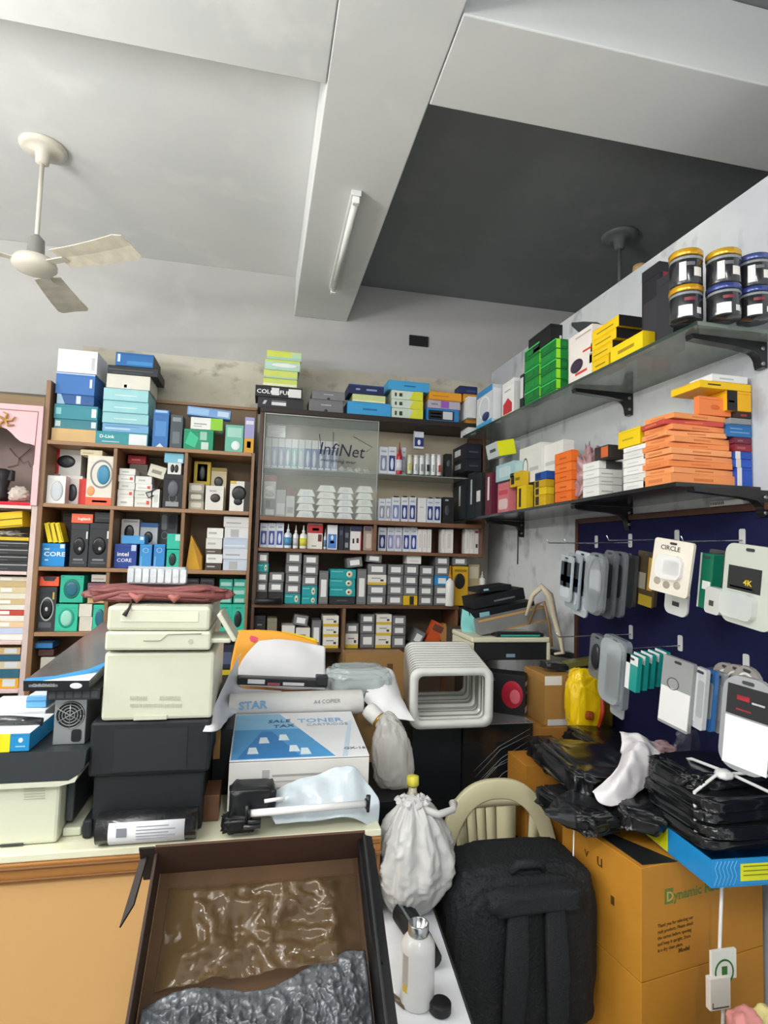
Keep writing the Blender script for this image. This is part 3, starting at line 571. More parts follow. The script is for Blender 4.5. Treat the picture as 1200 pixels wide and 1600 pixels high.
fstack(-20, 30, [1012, 1023, 1034, 1046, 1060, 1077], zN4, ['dcb985', '2e5e78', 'd9cba8', '33687f', 'e8a92c'], ['kraft flat box', 'dark teal flat box', 'cream flat box', 'teal and white flat box', 'amber flat box'], 'in the lowest far left pile', [[('s', .5, .2, .9, .9, 'd8dfe2')], []], d=.14)
# ================= goods on top of the glass cabinet =================
ZU = ZT+.0285
pile(ZU, [(403, 474, 622, '2d2e31', 'long black graphics card box, lower of two on the cabinet top', [('s', .3, .3, .62, .6, 'e8e8ea'), ('r', .3, .68, .62, .74, '8f86a0'), ('p', 'c9c2d8', [(.1, .35), (.16, .35), (.2, .7), (.14, .7)]), ('L', ('r', .02, .02, .98, .98, '1d1e20'))]),
 (399, 473, 604, '26272a', 'black graphics card box with two white stickers on the cabinet top', [('t', .03, .3, .5, 'COLORFUL', 'ffffff', 1.15), ('s', .34, .2, .5, .85, 'e9e9ea'), ('s', .7, .1, .97, .85, 'e5e5e6')]),
 (411, 464, 592, 'cfdd6c', 'lime and cream box lowest of four above the black boxes', [('r', 0, 0, 1, .35, 'e8ecc6')]),
 (412, 465, 579, 'd3df72', 'lime box, second up above the black boxes', [('r', 0, 0, 1, .2, 'a9cbb0')]),
 (414, 469, 563, 'b9dcc9', 'mint box with white swoosh under the topmost lime box', [('o', .55, .5, .38, .2, 'eef5f0', 'printed_swoosh', .001), ('r', 0, .8, 1, 1, 'cfdf6a')]),
 (417, 471, 549, 'd6e05e', 'lime yellow box topmost of the pile above the black boxes', [('r', 0, 0, 1, .3, 'a8d2c0'), ('r', .7, .3, 1, .9, 'bfe0b8')])], d=.17)
nt_ = [('o', .5, .14, .05, .12, '2b2b2d', 'thumb_notch', .0015), ('r', .35, .55, .65, .63, 'b9babc')]
pile(ZU, [(483, 536, 625, '77777a', 'grey notched box, lower of two beside the black boxes', nt_), (488, 539, 611, '7d7d80', 'grey notched box, upper of two beside the black boxes', nt_)], d=.16)
pile(ZU, [(543, 611, 629, '3fa3dd', 'sky blue flat box under the lime and navy boxes', [('r', .35, .42, .68, .55, '1f6fa8')]), (551, 602, 617, 'd2dd9a', 'pale lime box between sky blue and navy boxes', [('r', 0, 0, 1, .2, 'e9eec8')]), (545, 600, 602, '1c2b55', 'navy blue box topmost of the third pile on the cabinet', [('r', .2, .4, .32, .6, '8fa0cc'), ('r', .5, .4, .8, .6, '8fa0cc'), ('r', 0, .85, 1, 1, '2c3f75')])], d=.16)
yg = [('p', 'dfe23a', [(.55, 0), (1, 0), (1, 1), (.7, 1)]), ('r', .1, .3, .16, .7, '3a3d40'), ('r', .24, .3, .34, .7, '3a3d40'), ('r', .76, .35, .96, .6, '8a8f1a')]
pile(ZU, [(612, 661, 638.5, 'd3e0cf', 'lime and white flat box, bottom of three under a blue box', yg), (612, 661, 625, 'd6e2d2', 'lime and white flat box, middle of three under a blue box', yg), (612, 661, 611, 'd9e5d5', 'lime and white flat box, top of three under a blue box', yg), (607, 671, 596, '4aa9de', 'sky blue box lying on three lime and white boxes', [('r', .38, .42, .66, .56, '1f6fa8')])], d=.16)
pile(ZU, [(667, 717, 639, '3486c8', 'blue flat box with black label at right of the cabinet top', [('r', .05, .12, .85, .85, '1b1c20'), ('r', .12, .55, .45, .65, 'e2e2e4'), ('r', .12, .3, .45, .4, 'e2e2e4'), ('s', .5, .2, .8, .8, 'd6d8da')]), (669, 719, 626.5, 'bdb6c4', 'lilac grey flat box below the orange box on the cabinet', [('r', .4, .1, .65, .95, '9a5fc0'), ('r', .1, .4, .3, .6, '8a8592')]), (671, 721, 613, 'f0a62e', 'orange flat box topmost at right of the cabinet top', [('r', .1, .45, .6, .55, 'c77a10'), ('r', 0, 0, 1, .12, 'cf8c22')])], d=.15)
pile(ZU, [(729, 744, 628, 'c98a2e', 'ochre box lowest in the corner pile on the cabinet', []), (724, 746, 616, 'd99a35', 'dull orange box in the corner pile on the cabinet', []), (718, 746, 603.5, '24305c', 'dark navy box topmost in the corner pile on the cabinet', [('r', .4, .2, .9, .5, '3c4c86')])], d=.09)
# ================= goods inside the glass cabinet =================
def bottle(u, v0, v1, z, hx, cap, label, w=None, Y=3.15, group=None, name='glue_bottle', band=None, lab=None):
    """squeeze bottle with shoulder, neck and pointed nozzle"""
    x = xof(u, (v0+v1)/2, Y); H = zof(u, v0, Y)-z; r = w or .022
    bm = bmesh.new(); lathe(bm, [(r*.96, 0), (r, .004), (r, H*.55), (r*.9, H*.6), (r*.35, H*.67), (r*.35, H*.7)], 18)
    o = fin(name, bm, mat(hx, rough=.3, coat=.3), loc=(x, Y, z+.0005), smooth=True); tag(o, label, 'bottle', group)
    bm = bmesh.new(); lathe(bm, [(r*.42, H*.69), (r*.42, H*.76), (r*.2, H*.8), (r*.1, H), (.0012, H)], 14); fin('nozzle_cap', bm, mat(cap, rough=.35), o, smooth=True)
    if lab:
        bm = bmesh.new(); lathe(bm, [(r*1.015, H*.12), (r*1.015, H*.45)], 18); fin('bottle_label', bm, mat(lab), o, smooth=True)
    PLACED.append((x-r, x+r, Y-r, Y+r, z, z+H)); return o
zg = ZG1+.0005
cols = ['c4c9cd', '9aa8c8', '7f93bd', '58a0ac', '58b0b0', 'a9c3cf', '5f83b5', '6a86b2', '6c82b0', '7a8db8', '8fa3c6']
for i, hx in enumerate(cols):
    u0 = 414+i*10.4
    fbox(u0, 684+i*.6, u0+9.6, 733, hx, f'small {"teal" if i in (3, 4) else "blue and white"} bottle carton on the glass shelf, number {i+1} from the cabinet side' if 0 else f'slim bottle carton behind glass door, {"1st 2nd 3rd 4th 5th 6th 7th 8th 9th 10th 11th".split()[i]} along the glass shelf', [('r', 0, .72, 1, 1, 'd8dde0'), ('o', .5, .38, .25, .28, 'd3dde8', 'bottle_picture', .002), ('r', .1, .05, .9, .1, 'e3e8ee')], z=zg, Y=3.2, d=.05, name='bottle_carton', group='slim cartons on the glass shelf behind the door')
fbox(418, 664, 446, 684, 'aab0b2', 'clear plastic case lying on the slim cartons behind glass', [('r', .2, .3, .8, .5, 'd8dcdd')], Y=3.2, z=zof(430, 684, 3.2)+.002, d=.05, chk=False, m=clear('d0d6d8', .6), name='plastic_case')
for i, u in enumerate((534, 546, 559, 572)):
    lump('bubble_pouch', (xof(u, 730, 3.22), 3.2+.012*(i % 2), zg+.014), (.022, .025, .018), clear('e8ece9', .6), ['clear pouch right of the slim cartons on the glass shelf', 'second small clear pouch on the glass shelf right of the cartons', 'third small clear pouch on the glass shelf right of the cartons', 'clear pouch nearest the door edge on the glass shelf'][i], 'pouch', i*3, .4)
bm = None
for i, (u, vt, n, w) in enumerate(((477, 765, 4, 28), (508.5, 759, 5, 30), (538, 762, 5, 26), (568, 760, 5, 27))):
    X = xof(u, 790, 3.19); hz = (zof(u, vt, 3.19)-ZH)/n; r = w/2*3.19/F
    for k in range(n):
        bm = bmesh.new(); z0 = 0
        bx(bm, -r*.68, r*.68, -.02, .02, 0, hz*.05)
        prism(bm, [(-r, 0), (r, 0), (r*.95, hz*.18), (r*.66, hz*.93), (-r*.66, hz*.93), (-r*.95, hz*.18)], -.03, .03)
        o = fin('bulb_pack', bm, mat('f4f5f0', rough=.35, coat=.3), loc=(X, 3.19, ZH+.0008+k*hz))
        bm = bmesh.new(); prism(bm, [(-r*.4, hz*.2), (r*.4, hz*.2), (r*.3, hz*.75), (-r*.3, hz*.75)], -.0315, -.0302); fin('front_window', bm, mat('e6efe2' if i % 2 else 'dfe9f0', rough=.2), o)
        tag(o, f'white flared plastic pack, {ORD[n-1-k] if k else "bottom"} of the {["first", "second", "third", "fourth"][i]} nested column from the left', 'pack', 'nested white packs behind the glass door')
fbox(413, 743, 431, 778, 'd9dadb', 'white pack with red top stacked on other packs at left behind glass', [('r', 0, .75, 1, .98, 'a8453c'), ('o', .5, .45, .4, .14, 'f0f0f0', 'product_picture', .002), ('o', .5, .18, .4, .1, 'b8babc', 'product_picture', .002)], Y=3.18, z=zof(420, 779, 3.18), d=.05, name='accessory_pack')
fbox(413, 779, 430, 812, '7d8079', 'dark and white pack at lower left behind the glass door', [('r', .1, .1, .9, .4, 'd0d3d0'), ('r', .1, .5, .5, .9, '3c4046')], Y=3.18, z=ZH, d=.05, name='accessory_pack')
fbox(431, 765, 446, 812, 'b9bdb9', 'translucent upright pack beside the dark pack behind glass', [('r', .1, .1, .9, .5, 'd6dad6')], Y=3.18, z=ZH, d=.05, m=clear('c9cfcb', .75), name='accessory_pack')
fbox(447, 762, 460, 812, 'cfd1cf', 'white pack with brownish red top beside first nested column', [('r', 0, .72, 1, 1, '8a5a55'), ('r', .15, .15, .85, .35, 'a9aba8')], Y=3.18, z=ZH, d=.05, name='accessory_pack')
# right half of the cabinet
def bluecard(u0, v0, u1, v1, z, label, Y=3.16, hx='dfe3ea', pic='2a3a80', capt=None, **k):
    it = [('r', .12, .12, .88, .68, pic), ('o', .5, .38, .2, .22, 'dfe6f2', 'bottle_picture', .002), ('r', .2, .8, .8, .86, 'aab2c6')]
    if capt: it.append(('r', .2, 1.0, .8, 1.05, '1b1c20', 'hang_tab'))
    return fbox(u0, v0, u1, v1, hx, label, it, Y=Y, z=z, d=.05, name='bottle_carton', **k)
bluecard(593, 698, 606, 738, zg, 'grey and white bottle carton at left on the right glass shelf', pic='8c94ab')
bluecard(606.5, 698, 619, 738, zg, 'navy bottle carton beside the red bottle on the glass shelf')
bluecard(628, 699, 634, 738, zg, 'lilac narrow carton right of the red bottle', Y=3.2, pic='a9a6cc')
bottle(624, 691, 738, zg, 'b32630', 'a32530', 'red pointed bottle on the right glass shelf of the cabinet', w=.018, lab='d8dade')
for i, (u, hx, lb) in enumerate(((640, 'dedfc0', 'cream and yellow'), (650, 'e3e6e6', 'plain white'), (659, 'dfe3e6', 'frosted white'), (668, 'c9d0d0', 'grey tinted'), (677, 'e6ecec', 'clear white'), (686, 'dcd8d8', 'white red-marked'))):
    bm = bmesh.new(); H = .115+.012*(i > 2); lathe(bm, [(.014, 0), (.0155, .004), (.0155, H-.012), (.012, H), (.016, H+.002), (.016, H+.006)], 14)
    o = fin('plastic_tube', bm, mat(hx, rough=.15, coat=.7), loc=(xof(u, 720, 3.17), 3.17, zg)); tag(o, f'{lb} plastic tube standing in the row right of the red bottle', 'tube', 'plastic tubes on the right glass shelf')
    bm = bmesh.new(); lathe(bm, [(.0162, 0), (.0162, .01)], 14); fin('base_cap', bm, mat('2a2c2e'), o); bm = bmesh.new(); bx(bm, -.008, .008, -.0185, -.0165, .03, .07); fin('product_insert', bm, mat(['c9c25a', 'a9b0b4', '8c969c', '26282a', 'b9c4c6', 'a04a4a'][i]), o)
fbox(696, 709, 706, 738, '202225', 'small black pack at the right end of the glass shelf', [('o', .5, .6, .3, .15, '55585c', 'product_picture', .002)], z=zg, d=.05, Y=3.17)
o = fbox(648, 673, 662, 701, 'dfe2ea', 'navy and white carton hanging above the plastic tubes', [('r', 0, .12, 1, .62, '27357c'), ('o', .5, .35, .18, .16, 'e6eaf4', 'bottle_picture', .002), ('r', 0, .94, 1, 1.04, '16171a', 'hang_tab')], Y=3.2, d=.03, name='hanging_carton')
bluecard(592, 779, 602, 812, ZH+.0005, 'grey bottle carton at left of the row under the glass shelf', pic='8f96a8')
bluecard(602.5, 779, 611, 812, ZH+.0005, 'second grey bottle carton under the right glass shelf', pic='9aa0b0')
for i, (a, b) in enumerate(((612, 625), (626.5, 638), (639, 650))):
    bluecard(a, 777, b, 812, ZH+.0005, ['lavender blue carton with dark tab in the row under the glass shelf', 'navy carton, left of the touching pair under the glass shelf', 'navy carton, right of the touching pair under the glass shelf'][i], pic=['7f8cc0', '263a86', '263a86'][i], capt=True)
fbox(653, 778, 666, 812, 'e9eaec', 'plain white carton between the navy cartons in the cabinet', [('r', .2, .6, .7, .64, 'b9babc')], z=ZH+.0005, Y=3.16, d=.05)
bluecard(667, 779, 677.5, 812, ZH+.0005, 'navy carton just right of the plain white carton', pic='263a86', capt=True)
bluecard(678, 779, 689, 812, ZH+.0005, 'navy carton beside the black box in the cabinet', pic='263a86', capt=True)
fbox(692, 777, 709, 812, '1c1d20', 'black box at right of the navy cartons in the cabinet', [('o', .4, .5, .2, .2, '4a4d50', 'product_picture', .002), ('r', .2, .85, .5, .92, 'aeb0b3')], z=ZH+.0005, Y=3.16, d=.06)
# narrow wooden row
zi = ZI+.0005
for i, u in enumerate((406, 418.5, 431)):
    bluecard(u, 817, u+12, 858, zi, f'blue and white solution carton, {["leftmost", "middle", "rightmost"][i]} of three in the wooden row', pic='3d55a5', hx='e6e9ef')
bottle(450, 819, 858, zi, 'd5e3ec', 'e9edf0', 'white and blue bottle in the wooden row beside three cartons', w=.02, lab='4f93bd')
bottle(462, 821, 858, zi, 'eceeee', 'f0f0f0', 'slim white bottle in the wooden row', w=.015, lab='c9cccc')
bottle(474, 821, 858, zi, 'edeee6', 'f2f2ee', 'white bottle with yellow label beside the red and white kit box', w=.02, lab='dfd84a')
fbox(480.5, 818, 504, 858, 'ece7dd', 'red and white kit box in the middle of the wooden row', [('r', 0, .62, 1, .97, 'c22a2e'), ('r', .3, .72, .75, .82, 'e9b9b4'), ('r', .7, .3, .95, .58, '6d2f2c'), ('r', .3, .1, .6, .14, '8a857c')], z=zi, Y=3.15, d=.06)
bottle(508, 826, 858, zi, 'c9d3de', 'dfe4ea', 'tiny pale bottle between the kit box and blue carton', w=.008, lab='5a7fa8')
fbox(511.5, 820, 527, 858, 'eef1f6', 'white and bright blue carton right of the kit box', [('r', .08, .05, .92, .62, '4a82cf'), ('r', .3, .25, .7, .35, 'f0f4fa'), ('o', .5, .48, .15, .1, 'dfe8f4', 'bottle_picture', .002)], z=zi, Y=3.15, d=.06)
fbox(529, 821, 537, 858, '262c3a', 'dark slim pack, left of two in the wooden row', [('r', .2, .6, .8, .8, '4a5266')], z=zi, Y=3.16)
fbox(538, 821, 546, 858, '20252f', 'dark slim pack, right of two in the wooden row', [('r', .2, .5, .8, .7, '6a6f7a'), ('r', .2, .1, .8, .3, '8a8d92')], z=zi, Y=3.16)
fbox(547.5, 822, 565, 858, 'eeeae8', 'white box with red edge and black figures in the wooden row', [('r', 0, .78, 1, 1, '2c3052'), ('r', .9, 0, 1, .8, 'a82a3c'), ('r', .2, .28, .35, .48, '232323'), ('r', .55, .3, .75, .5, '5a2a2a')], z=zi, Y=3.15, d=.06)
fbox(568, 822, 583, 858, 'a9968a', 'brownish beige pack next to the divider in the wooden row', [('c', .3, .1, .9, .7, 'cfc0b4'), ('r', .1, .8, .9, .95, '6a5a66')], z=zi, Y=3.15, d=.05)
bluecard(591, 824, 603.5, 861, zi, 'navy solution carton just right of the wooden divider', pic='1f2e78')
bluecard(605, 824, 616, 861, zi, 'lilac solution carton, left of the pale pair', pic='8f96cc')
bluecard(616.5, 824, 628, 861, zi, 'lilac solution carton, right of the pale pair', pic='a79cc8')
bluecard(629.5, 824, 640.5, 861, zi, 'navy bottle carton, left of the dark pair in the wooden row', pic='2b3f98')
bluecard(641, 824, 652, 861, zi, 'navy bottle carton, right of the dark pair in the wooden row', pic='2b3f98')
wl = ['slim white carton nearest the navy pair in the wooden row', 'second slim white carton after the navy pair', 'slim white carton ending the middle group in the wooden row', 'white carton alone between two bare gaps, left', 'white carton alone between two bare gaps, right', 'white carton starting the last group at the cabinet side', 'middle white carton of the last group at the cabinet side', 'white carton with red print at the cabinet side']
for i, (a, b) in enumerate(((653, 659.5), (660, 667), (667.5, 674), (690, 695), (695.5, 708), (727, 734), (734.5, 741), (741.5, 755))):
    fbox(a, 827, b, 862, 'eeebe6', wl[i], ([('r', .1, .84, .9, .93, 'b5332c'), ('r', .3, .25, .8, .4, '3a3a3a')] if i == 7 else [('r', .3, .2, .7, .8, 'dcd9d2')]), z=zi, Y=3.15, d=.06, name='slim_carton')
# ================= grey label boxes below the cabinet =================
def gbox(u0, v0, u1, v1, lab, z=None, Y=3.13, tilt=0, kind='g', d=.12, chk=True):
    if kind == 'g': hx, it = '6a6c6d', [('r', .04, .06, .96, .94, '7a7c7d'), ('s', .2, .22, .82, .74, 'f0f0ee')]
    elif kind == 't': hx, it = '1fa0a4', [('r', .05, .7, .5, .8, '7fd0d2'), ('o', .76, .5, .13, .36, 'e8dcc0', 'cartridge_picture', .004), ('o', .74, .5, .05, .14, '1c3c40', 'cartridge_picture', .006)]
    elif kind == 'w': hx, it = 'e9e6de', [('r', 0, 0, 1, .2, 'd9b93a'), ('r', .2, .6, .7, .68, '8a8a86'), ('r', .7, .3, .85, .5, '4a3a30')]
    elif kind == 'y': hx, it = 'd8a91c', [('r', .1, .3, .6, .6, '2a2620'), ('r', .65, .1, .95, .9, 'e9c84a')]
    elif kind == 'k': hx, it = '2a2c2e', [('r', .3, .4, .7, .55, '55585a')]
    return fbox(u0, v0, u1, v1, hx, lab, it, z=z, Y=Y, d=d, name='cartridge_box', rot=(0, R(tilt), 0) if tilt else None, chk=chk and not tilt)
def gcol(u0, u1, vs, kinds, where, z, Y=3.13):
    n = len(vs)-1; zb = z+.0005; um = (u0+u1)/2
    for i in range(n-1, -1, -1):
        zt = un(um, vs[i], 1, Y).z; kd = kinds[i] if i < len(kinds) else 'g'
        if kd != '-':
            nm = {'g': 'grey box with white label', 't': 'turquoise cartridge box', 'w': 'white and yellow cartridge box', 'y': 'yellow and black box', 'b': 'blue box with white label', 'k': 'black cartridge box'}[kd]
            pos = ORD[i] if i < n-1 or n == 1 else 'bottom'
            X = [un(u, (vs[0]+vs[-1])/2, 1, Y).x for u in (u0, u1)]; j = random.uniform(-.002, .002)
            kk = 'g' if kd == 'b' else kd
            hx, it = {'g': ('5f6162', [('r', .04, .06, .96, .94, '747677'), ('s', .2, .24, .82, .76, 'f0f0ee')]), 't': ('1fa0a4', [('r', .05, .7, .5, .8, '7fd0d2'), ('o', .76, .5, .13, .36, 'e8dcc0', 'cartridge_picture', .004), ('o', .74, .5, .05, .14, '1c3c40', 'cartridge_picture', .006)]), 'w': ('e9e6de', [('r', 0, 0, 1, .25, 'd9b93a'), ('r', .2, .62, .7, .7, '8a8a86'), ('r', .68, .35, .85, .55, '4a3a30')]), 'y': ('e0b51c', [('r', .45, .05, .75, .95, '2a2620')]), 'b': ('2f8fc8', [('s', .25, .2, .8, .75, 'e8f0f4')]), 'k': ('2a2c2e', [('r', .3, .4, .7, .55, '55585a')])}[kd]
            cbox('cartridge_box', X[0]+j, X[1]+j, Y, Y+.12, zb, max(zt, zb+.008), hx, f'{nm}, {pos} in {where}', 'box', 'cartridge boxes on the cabinet shelves', it)
        zb = max(zt, zb+.008)+.0006
NOTE = 0
gcol(396, 418.5, [863, 880, 894, 909.5, 925.5, 942], 'gtggk', 'cartridge shelf column one from left', ZJ)
gcol(420, 443, [894, 909.5, 925.5, 943], 'ggk', 'cartridge shelf column two from left', ZJ)
gcol(446, 470, [863, 881, 896.5, 912, 928, 943], 'ggggt', 'cartridge shelf column three from left', ZJ)
gcol(472.5, 496, [867, 883, 899, 915.5, 932, 944], 'gggtt', 'cartridge shelf column four from left', ZJ)
gbox(498.5, 892, 512.5, 944, 'narrow upright grey box between the turquoise boxes', ZJ)
gcol(515, 555, [889.5, 904.5, 918, 932, 945], 'tttk', 'the wide turquoise column', ZJ, Y=3.14)
gbox(543, 871, 567, 888, 'tilted grey box on top of the turquoise column', zof(555, 888)+.004, tilt=-8, chk=False)
gbox(558, 889, 572, 944, 'upright grey box right of the turquoise column', ZJ)
gcol(573.5, 577, [930, 945], 'k', 'the gap beside the upright grey box', ZJ) if 0 else None
gcol(574, 603, [881, 898, 914, 930, 945.5], 'gwgg', 'cartridge shelf column six from left', ZJ)
gbox(572, 866, 596, 880, 'slightly tilted grey box on top of column six', zof(585, 880)+.003, tilt=4, chk=False)
gcol(605.5, 630, [882, 898.5, 914, 930, 946], 'ggyg' if 0 else 'gggg', 'cartridge shelf column seven from left', ZJ)
gcol(631, 653, [882, 899, 915, 931, 947], 'gggy', 'cartridge shelf column eight from left', ZJ)
gcol(655, 677, [884, 900, 916, 931, 947], 'gggg', 'cartridge shelf column nine from left', ZJ)
gcol(679, 701, [868.5, 884, 899.5, 915, 931, 947], 'ggbgg', 'cartridge shelf column ten from left', ZJ)
fbox(636, 867, 658, 882, 'f0efec', 'plain white box on top of column eight of cartridge boxes', [('r', .2, .3, .8, .4, 'cfcfcb')], z=zof(645, 882)+.002, d=.1, chk=False)
gbox(707, 868, 730, 884, 'grey labelled box on the yellow box near the right wall', zof(716, 884)+.001, chk=False)
fbox(707.5, 885, 731, 947, 'd9aa1e', 'yellow box with black device picture beside white glue bottle', [('o', .45, .62, .36, .2, '2a2622', 'product_picture', .003), ('r', .1, .86, .9, .92, '9a7510')], z=ZJ, d=.1)
fbox(732, 882, 749, 900, 'c9b98a', 'kraft small pack behind the little white bottle', [('r', .1, .4, .9, .9, 'e4ddc4')], z=zof(740, 920), d=.05, Y=3.2)
bottle(703, 884, 947, ZJ+.0005, 'e8e8e2', 'c98a2a', 'tall white glue bottle with amber nozzle at front of the cartridge shelf', Y=3.108-.03+.02, w=.024)
bm = bmesh.new(); bx(bm, xof(734, 950), xof(757, 950), 3.14, 3.37, ZJ-.4, zof(740, 922)-.001, .003)
tag(fin('kraft_carton', bm, mat('a8845a')), 'kraft carton standing in the corner right of the cartridge shelf', 'box')
bottle(753, 893, 922, zof(740, 922), 'e3e4e0', 'd9dad6', 'small white bottle standing in the corner beside the right wall', w=.018, Y=3.18)
# things in front on that shelf
bm = bmesh.new(); tube(bm, [(xof(398, 934), 3.088, ZJ+.0175), (xof(440, 937), 3.088, ZJ+.0175)], .0165, 14)
tag(fin('black_roller', bm, mat('222326', rough=.4)), 'black rubber roller lying at the front edge of the cartridge shelf', 'roller')
# shelf below
cbox('kraft_carton', xof(540, 1040, 2.96), xof(632, 1040, 2.96), 2.96, 3.08, .001, zof(590, 1021, 2.96), 'a8814f', 'kraft carton standing below the low shelf behind the foam bands', 'box', None, [('s', .7, .9, .8, .95, '6a4f30')], chk=False)
gcol(563, 585, [960, 974.5, 990, 1007], 'ggg', 'left column on the low shelf', ZKk)
gcol(587.5, 611, [960, 976, 993, 1010], 'www', 'the white column on the low shelf', ZKk)
gcol(613, 634, [962, 977.5, 993, 1010], 'ggg', 'the column right of the white boxes', ZKk)
gcol(540, 560, [974, 990, 1008], 'gw', 'the short column beside the low divider', ZKk)
gbox(640, 983, 656, 1000, 'dark grey box leaning beside the orange box on low shelf', ZKk+.017, tilt=28, chk=False)
fbox(664, 971, 684, 1008, 'd0592a', 'orange box leaning in the low shelf near the right', [('r', .1, .6, .9, .9, '7a4a3a')], z=ZKk+.019, d=.06, rot=(0, R(24), 0), chk=False)
fbox(692, 975, 705, 1010, 'b98a52', 'brown kraft box leaning beside the orange box', [], z=ZKk+.011, d=.05, rot=(0, R(-16), 0), chk=False)
zl = ZKk
gcol(505, 529, [962, 979, 995, 1013], 'www', 'the pile left of the low divider', ZKk)
gbox(487, 969, 501, 1013, 'upright dark grey box left of the low divider', ZKk)
gbox(458, 961, 480, 978, 'tilted grey label box low at the left', zof(470, 980)+.004, tilt=8, chk=False)
for a in [(440, 977, 460, 1013, 'w', 'white and yellow upright cartridge box low at the left'), (462, 981, 484, 1013, 'w', 'white cartridge box beside the upright dark grey box')]:
    gbox(*a[:4], a[5], ZKk, kind='w')
fbox(391, 962, 414, 1013, '2c2e30', 'black upright box at the left end of the low shelf', [('r', .3, .7, .7, .75, '8a8c8e')], z=ZKk)
fbox(417, 966, 432, 1013, '8d8672', 'khaki upright box beside the black box on the low shelf', [], z=ZKk)

# ================= shelves on the right wall =================
XS = 1.113                                # front edge of both shelves
def zu(Y): return CZ+.640+.0214*(Y-1.29)
def zw(Y): return CZ+.2165-.0127*(Y-1.379)
def sloped(nm, zf, y0, y1, m, th, label):
    bm = bmesh.new()
    for x0, x1 in ((XS, XR-.001),):
        vs = [bm.verts.new((x, y, zf(y)-t)) for t in (th, 0) for y in (y0, y1) for x in (x0, x1)]
        for q in ((0, 2, 3, 1), (4, 5, 7, 6), (0, 1, 5, 4), (2, 6, 7, 3), (0, 4, 6, 2), (1, 3, 7, 5)): bm.faces.new([vs[i] for i in q])
    return tag(fin(nm, bm, m), label, 'shelf')
yu = un(1090, 502, 0, XS).y; yw = un(1056, 753, 0, XS).y
s1 = sloped('glass_wall_shelf', zu, yu, 3.12, clear('93a298', .55, .10), .010, 'long tinted glass shelf high on the right wall carrying jars and green cases')
bm = bmesh.new(); vs = [bm.verts.new(p) for y in (yu, 3.12) for p in ((XS-.002, y, zu(y)), (XS-.0005, y, zu(y)), (XS-.0005, y, zu(y)-.010), (XS-.002, y, zu(y)-.010))]
for i in range(4): bm.faces.new((vs[i], vs[(i+1) % 4], vs[4+(i+1) % 4], vs[4+i]))
bm.faces.new(vs[:4]); bm.faces.new(vs[4:][::-1]); fin('polished_edge', bm, mat('2c4038', rough=.2, coat=.5), s1)
s2 = sloped('black_glass_shelf', zw, yw, 3.05, mat('16181b', rough=.18, coat=.6), .012, 'long black glass shelf on the right wall carrying orange and white boxes')
def bracket(ut, vt, uw, zf, label):
    Y = un(uw, 0, 0, XR-.003).y if 0 else None
    p = un(uw, vt+25, 0, XR-.003); Y = p.y; xt = max(un(ut, vt, 1, Y).x, XS+.03); z = zf(Y+.03)-.0115-(.002 if zf is zw else 0)
    bm = bmesh.new(); n = 10
    hh = .085 if Y > 1.8 else .075
    pts = [(xt, 0), (XR-.002, 0), (XR-.002, -hh), (XR-.018, -hh)]
    for k in range(n+1):
        a_ = math.pi/2*k/n; pts.append((XR-.022-.035*(1-math.cos(a_)), -hh+.012+(hh-.04)*math.sin(a_)))
    pts += [(XR-.10, -.022), (xt+.004, -.014)]
    prism(bm, pts, -.014, .014)
    o = fin('shelf_bracket', bm, mat('141517', rough=.3, coat=.4), loc=(0, Y, z)); tag(o, label, 'bracket', 'black shelf brackets')
    for dz in (-.02, -.064):
        bm = bmesh.new(); lathe(bm, [(.006, 0), (.006, .003), (.002, .004)], 10, M=Matrix.Translation((XR-.018, -.014, dz)) @ Matrix.Rotation(R(90), 4, 'X')); fin('screw', bm, mat('9a9c9e', metal=.7, rough=.3), o)
    return o
bracket(1075, 535, 1192, zu, 'black bracket under the glass shelf, nearest one below the jars')
bracket(893, 622, 985, zu, 'black bracket under the middle of the glass shelf below the yellow boxes')
bracket(1068, 752, 1196, zw, 'large black bracket under the near end of the black shelf')
bracket(892, 785, 985, zw, 'black bracket under the middle of the black shelf')
bracket(758, 805, 817, zw, 'black bracket at the far end of the black shelf')
def rbox(ua, ub, uc, vt, vb, hx, label, items=(), zf=None, z=None, Xf=1.125, name='product_box', chk=True, rz=0, rot=None, m=None, group=None, fy=()):
    """box on a right wall shelf: left face spans photo u = ua..ub, camera face ub..uc; returns it with its top height"""
    vm = (vt+vb)/2
    Yn = un(ub, vm, 0, Xf).y; Yf = un(ua, vm, 0, Xf).y; X1 = min(un(uc, vm, 1, Yn).x, XR-.004)
    Zt = un(ub, vt, 1, Yn).z; Zb = un(ub, vb, 1, Yn).z
    if z is not None: Zb = z+.0005
    elif zf: Zb = max(zf(Yn), zf(Yf))+.001
    its = [('L', i) for i in items]+list(fy)
    o = cbox(name, Xf, max(X1, Xf+.02), Yn, max(Yf, Yn+.02), Zb, max(Zt, Zb+.008), hx, label, 'box', group, its, rz=rz, rot=rot, chk=chk, m=m)
    o['zt'] = 0; del o['zt']
    return max(Zt, Zb+.008)
